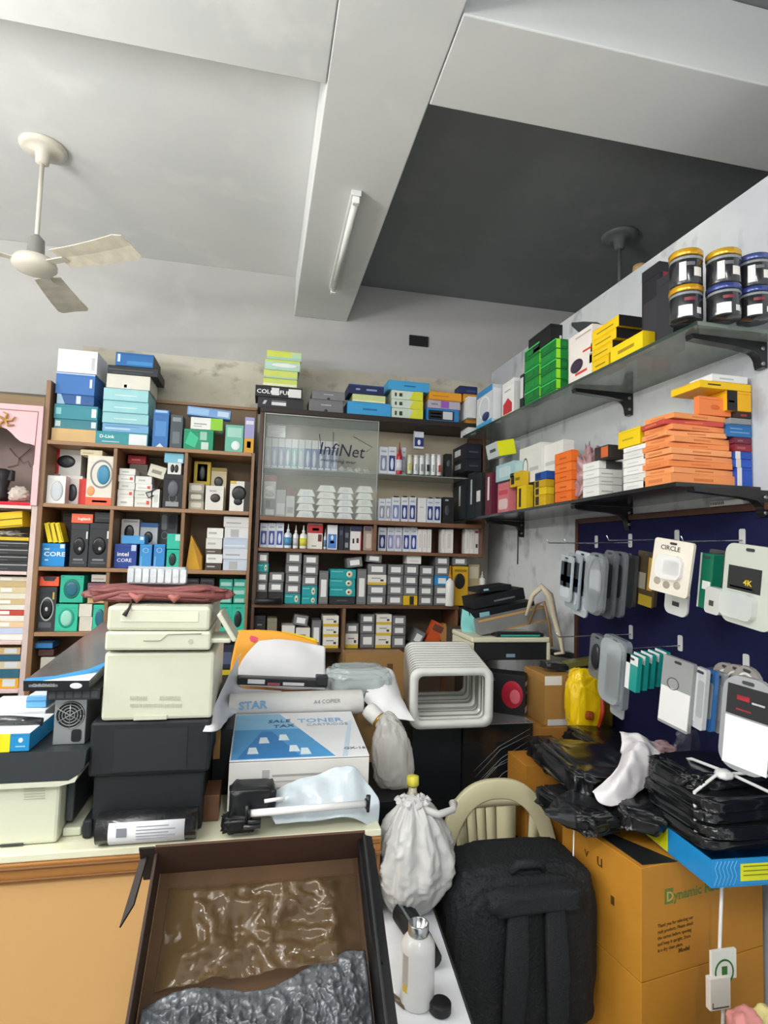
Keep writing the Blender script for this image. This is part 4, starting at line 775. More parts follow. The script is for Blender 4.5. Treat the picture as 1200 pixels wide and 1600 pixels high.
# ---- upper shelf, far end to near end
z = rbox(720, 731, 744, 652, 683, 'e6e7ea', 'white box at the far end of the glass shelf, lower of two', [('r', .2, .3, .8, .4, 'c9cbd0')], zu)
rbox(720, 731, 744, 619, 651, 'eceded', 'white box at the far end of the glass shelf, upper of two', [('r', .1, .85, .9, .9, 'd0d2d6')], z=z, chk=False)
rbox(745, 769, 784, 599, 661, 'd5dade', 'clear fronted headphone box with blue ends on the glass shelf', [('r', 0, .84, 1, 1, '2f8fd0'), ('r', 0, 0, 1, .12, '4aa6df'), ('q', .5, .5, .34, .3, 'f3f3f5'), ('o', .62, .24, .22, .12, '25386e', 'ear_cushion', .008)], zu, name='headphone_box', fy=[('r', .1, .1, .9, .9, 'eef0f2')])
rbox(785, 803, 812, 589, 652, 'eeeeec', 'white box with red shape at its foot on the glass shelf', [('p', 'c92b35', [(.1, .05), (.85, .05), (.85, .3), (.5, .5), (.1, .35)]), ('r', .2, .7, .7, .74, 'a5a7a9')], zu, fy=[('r', 0, 0, 1, .9, 'd8d8d8')])
rbox(812.5, 818, 822, 583, 642, '232427', 'black and white upright box touching the green cases', [('r', .1, .3, .9, .9, 'dedfe0')], zu, fy=[('o', .5, .4, .3, .2, 'b9babb', 'product_picture', .003)])
gc = [[('r', .0, .0, 1, .16, '157a35'), ('c', .3, .25, .7, .8, '1a8f3e')], [('c', .2, .3, .6, .75, '17803a'), ('r', 0, .88, 1, 1, '2fd45d')]]
for s_, (ua, ub, uc) in enumerate(((820, 843, 858), (845, 869, 888))):
    vb = (637, 623)[s_]; vt = (533, 528)[s_]; z = None
    for k in range(6):
        v1 = vb-(vb-vt)*k/6; v0 = vb-(vb-vt)*(k+1)/6
        z = rbox(ua, ub, uc, v0, v1, ('178f3a', '0f7530')[k % 2], f'green tool case, {ORD[5-k] if k else "bottom"} of the {("far", "near")[s_]} stack on the glass shelf', gc[k % 2], zu if k == 0 else None, z, chk=False, name='tool_case', group='green cases on the glass shelf', fy=[('r', .0, .05, .35, .95, '9df02f', 'lime_latch'), ('r', .5, .3, .9, .7, '158a38')])+.0006
rbox(826, 860, 879, 505, 530, '17191b', 'black box lying on top of the green cases', [('r', .1, .2, .5, .4, '2c2f32')], z=z, chk=False, fy=[('s', .75, .1, .92, .4, 'd9dadb')])
rbox(889, 925, 949, 505, 587, 'eee6df', 'tall white box with red marks and headset picture on the glass shelf', [('o', .35, .32, .28, .14, '3a2c40', 'headset_picture', .002), ('r', .3, .12, .8, .17, 'd8402f'), ('r', .62, .52, .98, .56, 'd8402f'), ('r', .3, .88, .95, .91, 'b9a9a0')], zu, name='headset_box', fy=[('r', .1, .75, .7, .79, '5a5450'), ('r', 0, .35, .5, .39, 'd8402f')])
yl = [('r', .2, .4, .8, .5, '9a7d10')]
z = rbox(919, 951, 978, 552, 573, 'f2c80e', 'yellow box, bottom of the pile with black ends on the glass shelf', yl, zu, fy=[('r', .05, .05, .95, .95, 'e2b80a')])
z = rbox(921, 957, 990, 531, 551, 'f2c80e', 'yellow box, second from bottom of the pile with black ends', yl, z=z, chk=False, fy=[('r', 0, 0, 1, 1, '2a2724')])
z = rbox(923, 963, 1008, 511, 531, 'f5cc12', 'yellow and black box, second from top of the pile on the glass shelf', yl, z=z, chk=False, fy=[('r', 0, 0, 1, 1, '1c1b1c'), ('r', .55, .3, .9, .5, 'b9babb')])
z = rbox(925, 967, 1012, 491, 510, 'f5cc12', 'yellow and black box with white lettering, top of its pile', yl, z=z, chk=False, fy=[('r', 0, 0, 1, 1, '1c1b1c'), ('t', .55, .3, .45, 'UNV', 'e8e8e8', 1)])
rbox(954, 1004, 1027, 516, 540, 'f8d615', 'bright yellow flat box in front at the edge of the glass shelf', [('r', .25, .35, .75, .55, 'a88c12')], zu, Xf=1.117, chk=False, rz=0, fy=[('r', 0, 0, 1, 1, 'f0cf18')])
rbox(1003, 1030, 1070, 407, 498, '26252b', 'big black box with red print behind the gold lidded jars', [('r', .1, .2, .9, .6, '3a393f')], zu, Xf=1.16, name='headset_box', chk=False, fy=[('r', .15, .68, .75, .88, '8e2a33'), ('r', .2, .5, .6, .54, '6a6a70')])
X7 = 1.118; p = un(1026, 515, 0, X7)
o = cbox('headset_box', X7, X7+.085, p.y-.07, p.y, zu(p.y)+.001, un(1013, 447, 0, X7).z, '34333a', 'dark box with vertical white lettering beside the gold lidded jars', 'box', None, [('F', ('r', .08, .05, .92, .95, '2a292f')), ('F', ('o', .78, .5, .07, .035, 'd8d8da', 'printed_icon', .001)), ('F', ('o', .82, .3, .07, .035, 'd8d8da', 'printed_icon', .001)), ('F', ('o', .86, .12, .07, .035, 'd8d8da', 'printed_icon', .001))], chk=False)
text_mesh('ULTIMUS', .03, mat('e6e6e8', var=0), o, (-.018, -.0365, .125), (R(90), R(90), 0), wide=1.0)
def jar(u, v, zb, H, lid, label, r=.041, sticker=1, under=None):
    p = un(u, v, 2, zu(1.5)); 
    if under is not None: p = under
    x, y = p.x, p.y
    bm = bmesh.new(); lathe(bm, [(r*.96, 0), (r, .004), (r, H*.80), (r*.93, H*.84)], 28)
    o = fin('accessory_jar', bm, mat('26282c', rough=.25, coat=.8, var=.3, scale=30), loc=(x, y, zb+.0006), smooth=True); tag(o, label, 'jar', 'jars on the glass shelf')
    bm = bmesh.new(); lathe(bm, [(r*1.02, H*.82), (r*1.04, H*.84), (r*1.04, H*.97), (r*.98, H), (r*.2, H)], 28); fin('screw_lid', bm, mat(lid, rough=.25, metal=.35, coat=.5), o, smooth=True)
    bm = bmesh.new(); lathe(bm, [(r*1.01, H*.70), (r*1.015, H*.78)], 28); fin('clear_neck', bm, mat('8a8f92', rough=.15, coat=1), o, smooth=True)
    def patch(a0, a1, z0, z1, hx, nm):
        b = bmesh.new(); n = 6; rr = r*1.02; A = [[b.verts.new((rr*math.cos(R(a0+(a1-a0)*k/n)), rr*math.sin(R(a0+(a1-a0)*k/n)), z)) for k in range(n+1)] for z in (z0*H, z1*H)]
        for k in range(n): b.faces.new((A[0][k], A[0][k+1], A[1][k+1], A[1][k]))
        fin(nm, b, mat(hx, rough=.4), o)
    if sticker: patch(205, 252, .05, .38, 'ececec', 'sticker'); patch(268, 288, .12, .3, 'd5d5d6', 'sticker')
    else: patch(208, 232, .1, .62, 'e3e3e4', 'sticker'); patch(258, 290, .2, .45, 'e6e2da', 'cable_picture')
    patch(225, 262, .5, .6, '7c2f38' if sticker else '6a6c70', 'printed_panel')
    PLACED.append((x-r, x+r, y-r, y+r, zb, zb+H))
    return Vector((x, y, zb+H))
zj = zu(1.65)
for (u, v, l1, l2, h1, n1, n2) in ((1072, 507, 'd9a21a', 'dca61e', .093, 'jar with amber lid, lower of the pair beside the dark headset box', 'jar with gold lid, upper of the pair beside the dark headset box'),
                         (1131, 502, '3c4a88', 'd7a726', .088, 'jar with navy blue lid, lower of the middle pair of jars', 'jar with gold lid on top of the navy lidded jar, middle pair'),
                         (1178, 504, '3d4c8c', '4b5c94', .083, 'jar with blue lid, lower of the nearest pair at right edge', 'jar with blue lid, upper of the nearest pair at right edge')):
    t = jar(u, v, zu(1.66 if u < 1100 else 1.6), h1, l1, n1, r=.0415)
    jar(u, v, t.z+.001, h1+.006, l2, n2, r=.0415, sticker=0, under=t)
p = un(1113, 470, 0, 1.34)
cbox('product_box', 1.30, 1.37, 1.72, 1.80, zu(1.8)+.001, CZ+.86, 'b8322c', 'red box standing behind the gold lidded jars against the wall', 'box', None, [], chk=False)
# small clay pot seen on the partition top
p = un(995, 418, 0, XR+.03); lump('wall_top_pot', (XR+.045, p.y, CZ+1.118+(p.y-1)*.0187+.022), (.03, .03, .03), mat('a98a5e', rough=.7), 'small brown lump resting on top of the right wall behind the jars', 'ornament', 9, .1, 3)
# ---- lower shelf, far end to near end
dk = [('r', .15, .35, .6, .75, 'dfe1e4')]
z = rbox(708, 727, 731, 737, 806, '20282f', 'tall dark upright box at the far end of the black shelf, first', [('r', .5, .35, .62, .85, 'c8ccd0')], zw, name='speaker_box')
rbox(731, 742, 752, 737, 803, '1d2a2d', 'tall dark upright box at the far end of the black shelf, second', [('r', .4, .3, .6, .85, 'c8ccd0')], zw, name='speaker_box', fy=[('r', .2, .1, .8, .3, '3a4448')])
rbox(743, 752.5, 758, 738, 800, '232428', 'dark upright box with white sticker next to the maroon box', [('s', .2, .35, .8, .6, 'e6e6e6')], zw, name='speaker_box', chk=False)
rbox(758.5, 768, 778, 737, 797, '6b2338', 'maroon upright box with white lettering on the black shelf', [('r', .35, .35, .65, .9, 'e8dfe2')], zw)
zd_ = un(727, 737, 0, 1.125).z+.002
z = rbox(708, 728, 752, 716, 736, '1f242e', 'dark flat speaker box with white logo, lower of two', dk, z=zd_, chk=False, name='speaker_box', fy=[('r', .2, .4, .8, .5, '4a505c')])
rbox(708, 728, 752, 692, 715, '1d2230', 'dark flat speaker box with white logo, upper of two', dk, z=z, chk=False, name='speaker_box', fy=[('r', .2, .4, .8, .5, '4a505c')])
z = zw(2.5); p1_ = un(790, 792, 0, 1.13)
rbox(778, 795, 807, 752, 792, 'd8787f', 'pink and white wrapped pack beside the maroon box', [('c', .1, .1, .9, .45, 'e6c9c9'), ('r', .1, .6, .9, .75, 'c9505c')], zw, name='wrapped_pack')
zt1 = un(790, 751, 0, 1.13).z+.001
rbox(775, 803, 829, 719, 750, 'a9cdd2', 'pale cyan wrapped pack lying on the pink pack', [('c', .2, .2, .8, .8, 'c6dee0')], z=zt1, chk=False, name='wrapped_pack', fy=[('c', .1, .1, .9, .9, 'b5d6d8')])
p = un(768, 728, 0, 1.12)
cbox('product_box', 1.10, 1.19, p.y-.14, p.y, zd_+.012, zd_+.085, 'c9d0d2', 'tilted white box with neon yellow end above the maroon box', 'box', None, [('L', ('r', .3, .4, .8, .6, '4a4d50')), ('F', ('r', 0, 0, 1, 1, 'eef01a'))], rot=(0, R(-12), R(0)), chk=False)
yb = [('r', .1, .2, .4, .7, '2a281e'), ('r', .5, .4, .9, .6, '8a7310')]
z = rbox(808, 822, 833, 757, 786, 'e8c41a', 'yellow upright pack at the edge of the black shelf', [('r', .2, .1, .45, .9, '2b2920')], zw)
z = rbox(797, 814, 826, 735, 756, 'd9b416', 'yellow and black small box on the yellow upright pack', yb, z=z+.001, chk=False)
zc_ = None
for k in range(3):
    v1 = 784-k*12; zc_ = rbox(835, 853, 866, v1-12, v1, ('d9b11a', 'e6c41e', 'caa418')[k], f'yellow and black flat box, {("bottom", "middle", "top")[k]} of three beside the orange boxes', [('r', .1, .1, .4, .9, '2e2a1e')], zw if k == 0 else None, zc_, chk=False)+.0006
rbox(836, 854, 868, 735, 747, '1f4fa0', 'blue flat box on the three yellow and black boxes', [('r', .1, .2, .5, .8, '1a2f66')], z=zc_, chk=False)
zw2 = zc_+.03
rbox(812, 845, 868, 690, 716, 'e4e3de', 'white box with dark loop picture above the yellow boxes', [('q', .3, .4, .12, .3, '2a2c2e'), ('r', .5, .3, .9, .4, 'c0c0bc')], Xf=1.17, z=zw(2.4)+.125, chk=False)
rbox(846, 880, 897, 686, 713, 'eae8e2', 'long white box behind the orange boxes', [('r', .2, .4, .8, .5, 'c9c7c0')], Xf=1.19, z=zw(2.2)+.12, chk=False)
cbox('product_box', 1.2, 1.37, 2.08, 2.62, zw(2.1)+.001, zw(2.1)+.118, '8e8a80', 'long grey box lying along the wall behind the yellow packs', 'box', None, [], chk=False)
rbox(780, 800, 813, 688, 714, 'b9bdbe', 'grey white box at the back behind the cyan pack', [('r', .1, .3, .9, .5, 'a2a6a8')], Xf=1.2, z=zw(2.9)+.12, chk=False)
cbox('product_box', 1.21, 1.37, 2.64, 2.95, zw(2.65)+.001, zw(2.65)+.119, '6a6c6e', 'dark grey box behind the cyan pack on the black shelf', 'box', None, [], chk=False)
zo = None
for k in range(5):
    v1 = (779, 765, 749, 734, 720)[k]; v0 = (765.5, 749.5, 734.5, 720.5, 702)[k]
    zo = rbox(867, 893, 904, v0, v1, ('ee7426', 'f27c2e')[k % 2], f'orange box, {("bottom", "second up", "middle", "fourth up", "top")[k]} of the small orange stack on the black shelf', [('r', .3, .35, .7, .5, 'c75a14')], zw if k == 0 else None, zo, chk=False, group='small orange stack')+.0006
p = un(908, 770, 0, 1.15)
lump('bubble_wrap_pouch', (1.19, p.y, zw(p.y)+.085), (.05, .055, .112), clear('c59a9c', .7), 'pinkish clear plastic pouch squeezed between orange and white boxes', 'pouch', 12, .5, 4)
PLACED.append((1.13, 1.24, p.y-.05, p.y+.05, zw(p.y), zw(p.y)+.17))
wt = [('r', .2, .4, .7, .5, 'cfcfca')]
for s_, (ua, ub, uc, vs, nm) in enumerate(((911, 936, 972, (770, 757, 745, 732, 719), 'left'), (974, 1008, 1046, (763, 750, 738, 725, 712, 700, 692), 'right'))):
    zz_ = None
    for k in range(len(vs)-1):
        zz_ = rbox(ua, ub, uc, vs[k+1], vs[k]-.5, ('eeede9', 'e6e5e0', 'f1f0ed')[k % 3], f'white carton, {("bottom", "second up", "third up", "fourth up", "fifth up", "sixth up")[k]} of the {nm} white stack on the black shelf', wt, zw if k == 0 else None, zz_, chk=False, group='white cartons on the black shelf', fy=[('r', .1, .35, .6, .5, 'b9b9b4')] if k != 3 else [('r', .3, 0, 1, 1, '57585a')])+.0006
    if s_ == 0: rbox(929, 950, 977, 694, 717, '3a3432', 'dark box with orange end on the left white stack', [('r', .5, .1, 1, .9, 'd06a3a')], z=zz_, chk=False)
    else: rbox(966, 1000, 1042, 665, 690, 'f3cf12', 'yellow box lying on top of the right white stack', [('r', .2, .4, .7, .5, 'c9a90f')], z=zz_+.001, chk=False, fy=[('r', .2, .4, .9, .5, '7a6a10')])
on = None; vv = [748, 738, 728, 718, 708, 698, 689, 679, 670, 661, 652, 643]
for k in range(11):
    j = [0, 3, -2, 2, 0, -3, 4, -4, 2, -6, 4][k]
    hx = ['f39a5c', 'f5a266', 'ef8d4e', 'f29a60', 'f6a56a', 'f08f52', 'f39c5f', 'f5a368', 'ef9055', 'c74a42', 'f09858'][k]
    w_ = ['bottom', 'second up', 'third up', 'fourth up', 'fifth up', 'sixth up', 'seventh up', 'eighth up', 'ninth up', 'red tenth up', 'top'][k]
    X0 = 1.125+j*.0012; Yn = un(1048, 700, 0, 1.125).y
    zt_ = un(1048, vv[k+1], 1, Yn).z; zb__ = (zw(Yn+.12)+.0012 if on is None else on+.0006)
    cbox('orange_box', X0, X0+un(1149-k*1.4, 700, 1, Yn).x-1.125, Yn+abs(j)*.001, Yn+.12, zb__, zt_-.0012*(k%2), hx, f'peach orange flat box, {w_} of the tall stack at right', 'box', 'tall stack of peach orange boxes', [('r', .35, .35, .65, .6, 'd97a3c'), ('L', ('r', .2, .3, .7, .6, 'd9824a'))], chk=False, rz=R(j*.9))
    on = zt_
rbox(1086, 1092, 1142, 618, 638, 'f0854a', 'small orange box on top of the tall peach orange stack', [], z=on+.001, Xf=un(1090, 630, 1, un(1048, 700, 0, 1.125).y+.01).x, chk=False, fy=[('o', .5, .45, .15, .14, 'd8692c', 'thumb_notch', .001)])
# pile at the very right, nearer the camera
Yr = 1.40
def nb(u0, u1, v0, v1, hx, lab, it=(), z=None, Y=Yr, d=.09, **k):
    X0 = un(u0, (v0+v1)/2, 1, Y).x; X1 = min(un(u1, (v0+v1)/2, 1, Y).x, XR-.004); Zt = un((u0+u1)/2, v0, 1, Y).z; Zb = un((u0+u1)/2, v1, 1, Y).z if z is None else z
    cbox('product_box', X0, X1, Y, Y+d, Zb, Zt, hx, lab, 'box', 'boxes piled at the right end of the black shelf', it, chk=False, **k); return Zt+.0006
z = zw(Yr)+.001
z = nb(1152, 1230, 733, 745, '2a55b8', 'blue box with white end, bottom of three at the right edge', [('r', 0, 0, .3, 1, 'e4e2dc')], z)
z = nb(1150, 1230, 720, 732, '2c58bd', 'blue box with white end, middle of three at the right edge', [('r', 0, 0, .3, 1, 'd9d4c8')], z)
z = nb(1149, 1230, 708, 719, '2a52b0', 'blue box with white end, top of three at the right edge', [('r', 0, 0, .3, 1, 'e4e2dc')], z)
z = nb(1149, 1230, 696, 707, '8a2a38', 'maroon flat box, lower of two above the blue boxes', [('r', .1, .3, .6, .6, 'b05a5a')], z)
z = nb(1147, 1230, 686, 695, '6b2a40', 'maroon flat box, upper of two above the blue boxes', [('r', .2, .3, .5, .6, '9a5a70')], z)
z = nb(1137, 1215, 665, 685, '2f6da8', 'mid blue box with fine print at the right edge', [('r', .1, .3, .9, .4, '6fa0cc'), ('r', .1, .6, .6, .68, '6fa0cc')], z)
z = nb(1141, 1200, 655, 664, '8c8e90', 'grey thin box above the mid blue box', [], z)
z = nb(1150, 1230, 646, 654, '3a2826', 'dark brown thin box above the grey thin box', [('r', .3, .3, .7, .6, 'a03a34')], z)
z = nb(1136, 1230, 614, 645, 'f0b41c', 'amber box with black left half at the right edge', [('r', 0, 0, .42, 1, '1e1d1f'), ('r', .06, .4, .3, .5, '8c8a86')], z)
z = nb(1094, 1230, 600, 613, 'f2c519', 'wide yellow box topmost but one at the right edge', [('r', .15, .4, .4, .6, '4a3e10')], z, d=.12)
nb(1113, 1168, 586, 599, 'ebebea', 'white box topmost on the wide yellow box at right', [('r', .2, .3, .6, .5, 'c0c0be')], z)
# ================= blue pegboard =================
p = un(903, 820, 0, XR-.02); ybk = p.y; zpt = CZ+.147
zpb = CZ-.80; yn = .75
pb = empty('display_board', 'navy blue display board with brown frame on the right wall', 'board', (XR, 1.6, 0))
part('felt_panel', pb, mat('080e40', rough=.9, var=.15, bump=.2, bscale=300), XR-.012, XR-.001, yn, ybk, zpb, zpt)
fm = woodmat('5a3a2a', '40281c', 1)
part('frame_rail', pb, fm, XR-.022, XR-.0005, yn, ybk, zpt+.0005, zpt+.022)
part('frame_stile', pb, fm, XR-.022, XR-.0005, ybk+.0005, ybk+.022, zpb, zpt+.022)
part('frame_rail', pb, fm, XR-.022, XR-.0005, yn, ybk, zpb-.022, zpb-.0005)
nb_ = un(1135, 800, 0, XR-.03)
bm = bmesh.new(); bx(bm, XR-.028, XR-.003, nb_.y-.06, nb_.y+.07, 0, .018, .004)
o = fin('power_adaptor', bm, mat('e6e6e2', rough=.35), loc=(0, 0, zpt+.0225)); tag(o, 'white slim ventilated gadget lying on top of the board frame', 'gadget')
for k in range(7):
    bm = bmesh.new(); bx(bm, XR-.0292, XR-.0281, nb_.y+.012+k*.008, nb_.y+.015+k*.008, .004, .013); fin('vent_slot', bm, mat('4a4c4e'), o)
chrome = mat('c9ccce', rough=.25, metal=.8)
def hook(u, v, ln, label, drop=.01):
    p = un(u, v, 0, XR-.014); X = XR-.0135
    o = empty('wire_hook', label, 'hook', (X, p.y, p.z), 0, 'wire hooks on the navy board')
    bm = bmesh.new(); prism(bm, rrect(-.011, .011, -.03, .022, .006), -.002, 0, ax='x'); 
    fin('back_plate', bm, mat('d9dadb', rough=.4), o)
    bm = bmesh.new(); tube(bm, [(-.002, 0, -.012), (-ln*.5, 0, -.012-drop*.5), (-ln, 0, -.012-drop), (-ln-.008, 0, .004-drop)], .0022, 8); fin('prong', bm, chrome, o)
    return p
def pack(u0, v0, u1, v1, X, hx, label, items=(), t=.012, r=.3, yaw=0, roll=7, name='hanging_pack', m=None, tilt=0, dome=None, cat='pack', hang=True, group=None):
    """retail pack hanging on a hook, its face towards the open side of the shop"""
    um, vm = (u0+u1)/2, (v0+v1)/2
    A, B = un(u0, vm, 0, X), un(u1, vm, 0, X); T, D = un(um, v0, 0, X), un(um, v1, 0, X)
    hd = math.degrees(math.atan2(X, (A.y+B.y)/2)); w, h = abs(A.y-B.y)*math.sin(R(hd))/math.sin(R(hd+yaw)), T.z-D.z
    bm = bmesh.new(); prism(bm, rrect(-w/2, w/2, 0, h, min(w, h)*r/2, 5), -t/2, t/2)
    o = fin(name, bm, m or mat(hx, rough=.25, coat=.6), loc=(X, (A.y+B.y)/2, D.z), rot=(0, 0, R(-90+yaw))); tag(o, label, cat, group or 'packs hanging on the navy board')
    if roll:
        top_ = Vector((0, 0, h)); Mz = Matrix.Rotation(R(-90+yaw), 3, 'Z'); Mr = Mz @ Matrix.Rotation(R(roll), 3, 'Y')
        o.rotation_euler = Mr.to_euler(); o.location = o.location+Mz @ top_-Mr @ top_
    art(o, w, t, h, items)
    if dome:
        x0, z0, x1, z1, hd = dome; bm = bmesh.new(); prism(bm, rrect(x0*w-w/2, x1*w-w/2, z0*h, z1*h, min(w*(x1-x0), h*(z1-z0))*.3), -t/2-.014, -t/2-.0002); fin('clear_blister', bm, clear(hd, .45), o)
    if hang:
        bm = bmesh.new(); prism(bm, rrect(-.011, .011, h-.014, h-.007, .0034), -t/2-.0012, -t/2-.0002); fin('hang_slot', bm, mat('3a3c3e'), o)
    return o
hook(932, 845, .22, 'wire hook farthest along the upper row of the blue board', .004)
hook(985, 843, .27, 'second wire hook on the upper row, holding clear packs')
hook(1058, 838, .26, 'third wire hook on the upper row, behind the white card pack')
hook(1160, 838, .20, 'nearest wire hook on the upper row at right')
hook(986, 986, .30, 'wire hook of the lower row at left, holding a clear case')
hook(1063, 1003, .22, 'middle wire hook of the lower row, holding teal packs')
hook(1166, 1034, .24, 'nearest wire hook of the lower row at right')
pc = [('r', .12, .32, .88, .86, '3c4248'), ('c', .15, .08, .85, .3, 'c9d0d6'), ('r', .1, .42, .9, .56, '5f9fd0'), ('r', .35, .3, .6, .9, '8d9296')]
pack(877, 868, 897, 940, 1.15, 'b9c0c4', 'slim pack with blue band, leftmost on the upper hooks', pc, t=.006, group='slim cable packs')
pack(888, 866, 910, 952, 1.17, 'aab3b8', 'second slim pack with blue band from the left of the upper hooks', pc, t=.006, group='slim cable packs')
pack(900, 862, 924, 964, 1.19, 'c2cace', 'third slim pack with pale lower half on the upper hooks', pc, t=.006, group='slim cable packs')
pack(921, 864, 950, 962, 1.14, 'a3a8ab', 'rounded clear pack with white paper label on the upper hooks', [('s', .2, .4, .8, .72, 'd4d5d8'), ('q', .5, .5, .40, .42, '2c2f33'), ('q', .5, .25, .3, .16, '3a3e42'), ('c', .3, .1, .7, .36, '3f4448', 'coiled_cable')], r=.7, m=clear('8d9498', .62), dome=(.1, .05, .9, .95, 'b9c0c4'))
pack(947, 860, 966, 968, 1.19, '8b9094', 'dark clear pack behind the rounded clear pack', [('c', .2, .3, .8, .8, '2f3236'), ('q', .5, .3, .36, .22, '50555a'), ('r', .1, .1, .16, .9, 'd0d4d6')], r=.6, m=clear('7a8085', .6))
pack(962, 862, 981, 966, 1.22, '9aa0a4', 'grey clear pack third in the rounded group', [('c', .2, .3, .8, .8, '34373c'), ('r', .05, .2, .12, .9, '9db4cc')], r=.6, m=clear('858b91', .6))
pack(978, 866, 997, 950, 1.26, '3c3e42', 'dark narrow pack with pale edge in the upper row', [('r', .05, .1, .2, .9, 'c9cdd0')], r=.4)
pack(1000, 862, 1030, 948, 1.28, '4a3f2c', 'brown and yellow pack hanging behind the white card pack', [('r', .1, .3, .5, .6, '8f8a7a'), ('r', .2, .0, .9, .2, 'a88f2a'), ('r', .6, .3, .85, .9, 'b08a3a')], r=.2)
c = pack(1026, 844, 1088, 930, 1.14, 'ece5d6', 'white card pack with square white gadget and round icons', [('t', .18, .80, .12, 'CIRCLE', '3a3a3c', 1.05), ('c', .22, .3, .78, .68, 'f7f5f0', 'white_gadget'), ('c', .3, .35, .72, .62, 'eeece6', 'white_gadget'), ('o', .2, .2, .09, .07, 'b3a99a', 'printed_icon', .001), ('o', .45, .16, .09, .07, 'a69a8a', 'printed_icon', .001), ('o', .72, .19, .09, .07, 'b3a99a', 'printed_icon', .001)], t=.01, r=.15, yaw=14, roll=9, dome=(.18, .27, .82, .72, 'ffffff'))
pack(1042, 915, 1078, 962, 1.20, 'dfe0dc', 'white plastic tab with slot peeking below the white card pack', [('r', .35, .3, .65, .45, '3a3a3a')], r=.5, t=.006, hang=False)
pack(1103, 865, 1124, 952, 1.20, '0f6f52', 'dark green narrow pack beside the white card pack', [('s', .3, .35, .9, .5, 'dfe6e2'), ('r', 0, 0, .12, 1, 'd5dad6')], r=.1, t=.03)
pack(1108, 918, 1132, 960, 1.15, 'd3d3cf', 'small white plastic pack below the dark green pack', [('r', .3, .3, .6, .5, '4a4a4a')], r=.4, t=.02, hang=False)
pack(1112, 860, 1150, 935, 1.27, '50524e', 'grey brown pack hanging behind the dark green pack', [('c', .1, .3, .7, .8, '6a6c66')], r=.2)
pack(1139, 852, 1222, 982, 1.02, 'c5cac2', 'large clear pack with black panel reading 4K at right edge', [('r', .1, .42, .75, .72, '2a2b2c'), ('t', .42, .5, .1, '4K', 'd9c23a', 1.1, .0012), ('r', .15, .45, .6, .47, '8a8c8e'), ('c', .12, .12, .62, .36, 'b9c2c6', 'grey_adaptor')], t=.012, r=.35, m=clear('d3dace', .8), dome=(.06, .08, .72, .4, 'e6ebe6'))
# lower row
pack(948, 996, 985, 1106, 1.13, '8c9396', 'clear case with dark camera inside on the lower hooks', [('r', .2, .12, .86, .72, '2d3338', 'printed_insert'), ('o', .5, .5, .28, .24, '16181b', 'camera', .012), ('q', .5, .5, .3, .26, '7c868c'), ('r', .2, .8, .7, .9, 'c9cdd0')], t=.02, r=.3, m=clear('98a0a5', .55), dome=(.05, .05, .95, .97, 'c4ccd0'))
pack(927, 992, 949, 1062, 1.16, '5f646a', 'dark clear case behind the camera case', [('o', .5, .5, .3, .3, '2a2c30', 'product_picture', .01)], t=.02, r=.5, m=clear('7c8288', .6))
pack(955, 1098, 976, 1120, 1.18, 'c9cccc', 'clear plastic tip of a pack below the camera case', [], t=.004, r=.4, m=clear('d0d4d6', .6), hang=False)
for k in range(5):
    pack(983+k*11, 1024-k*2, 1001+k*11, 1080-k*3, 1.10+k*.028, '1f9a92', f'teal and white slim pack, {("first", "second", "third", "fourth", "fifth")[k]} from the left on the middle lower hook', [('r', 0, .75, 1, 1, 'e9ecea'), ('r', 0, 0, .35, 1, 'f1f2f0') if k == 0 else ('r', .1, .1, .2, .7, '5fc0b8')], t=.014, r=.1, group='teal slim packs')
pack(1040, 1030, 1088, 1141, 1.10, '9a9c9c', 'grey pouch with white lower label and black loop', [('s', .02, .04, .98, .55, 'e9e9e8'), ('q', .4, .62, .2, .09, '55585c'), ('t', .45, .38, .14, 'C', '2a2c30', 1), ('r', .5, .32, .9, .335, '3a3c40'), ('r', .2, .08, .5, .22, '8e959c')], t=.012, r=.1, yaw=10)
for k, hx in enumerate(('c9cdd0', '3f78b8', '9aa0a3', '8c9092')):
    pack(1090+k*13, 1044+k*3, 1108+k*14, 1142+k*2, 1.12+k*.03, hx, ['pale flat cable pack right of the grey pouch', 'blue flat cable pack right of the pale one', 'grey flat cable pack third from the grey pouch', 'grey flat cable pack fourth from the grey pouch'][k], [('r', .1, .1, .3, .9, 'dfe2e4'), ('c', .4, .2, .9, .8, 'a9aeb0')], t=.012, r=.3, m=mat(hx, rough=.2, coat=.7))
for k in range(3):
    pack(1118+k*16, 1036+k*3, 1158+k*18, 1112, 1.23-k*.02, '8d8680', f'rounded clear cable pack, {("first", "second", "third")[k]} of three above the flat packs', [('q', .5, .5, .36, .36, 'dcdcd8'), ('q', .5, .5, .24, .24, 'b09a88')], t=.012, r=1.0, m=clear('aaa49e', .75))
pack(1136, 1060, 1216, 1212, .93, '8f9295', 'big arched clear pack with black top and white paper sheet', [('r', .1, .58, .96, .9, '232427'), ('r', .3, .75, .55, .8, 'c0303a'), ('r', .3, .64, .6, .66, 'b04048'), ('r', .6, .74, .85, .76, 'c9c9cb'), ('s', .1, .05, .98, .56, 'eef0f4'), ('r', .35, .12, .37, .3, 'b0b4bc'), ('r', .45, .12, .47, .3, 'b0b4bc'), ('r', .55, .12, .57, .3, 'b0b4bc')], t=.014, r=.7, yaw=20, roll=5, m=clear('a9aeb0', .7))
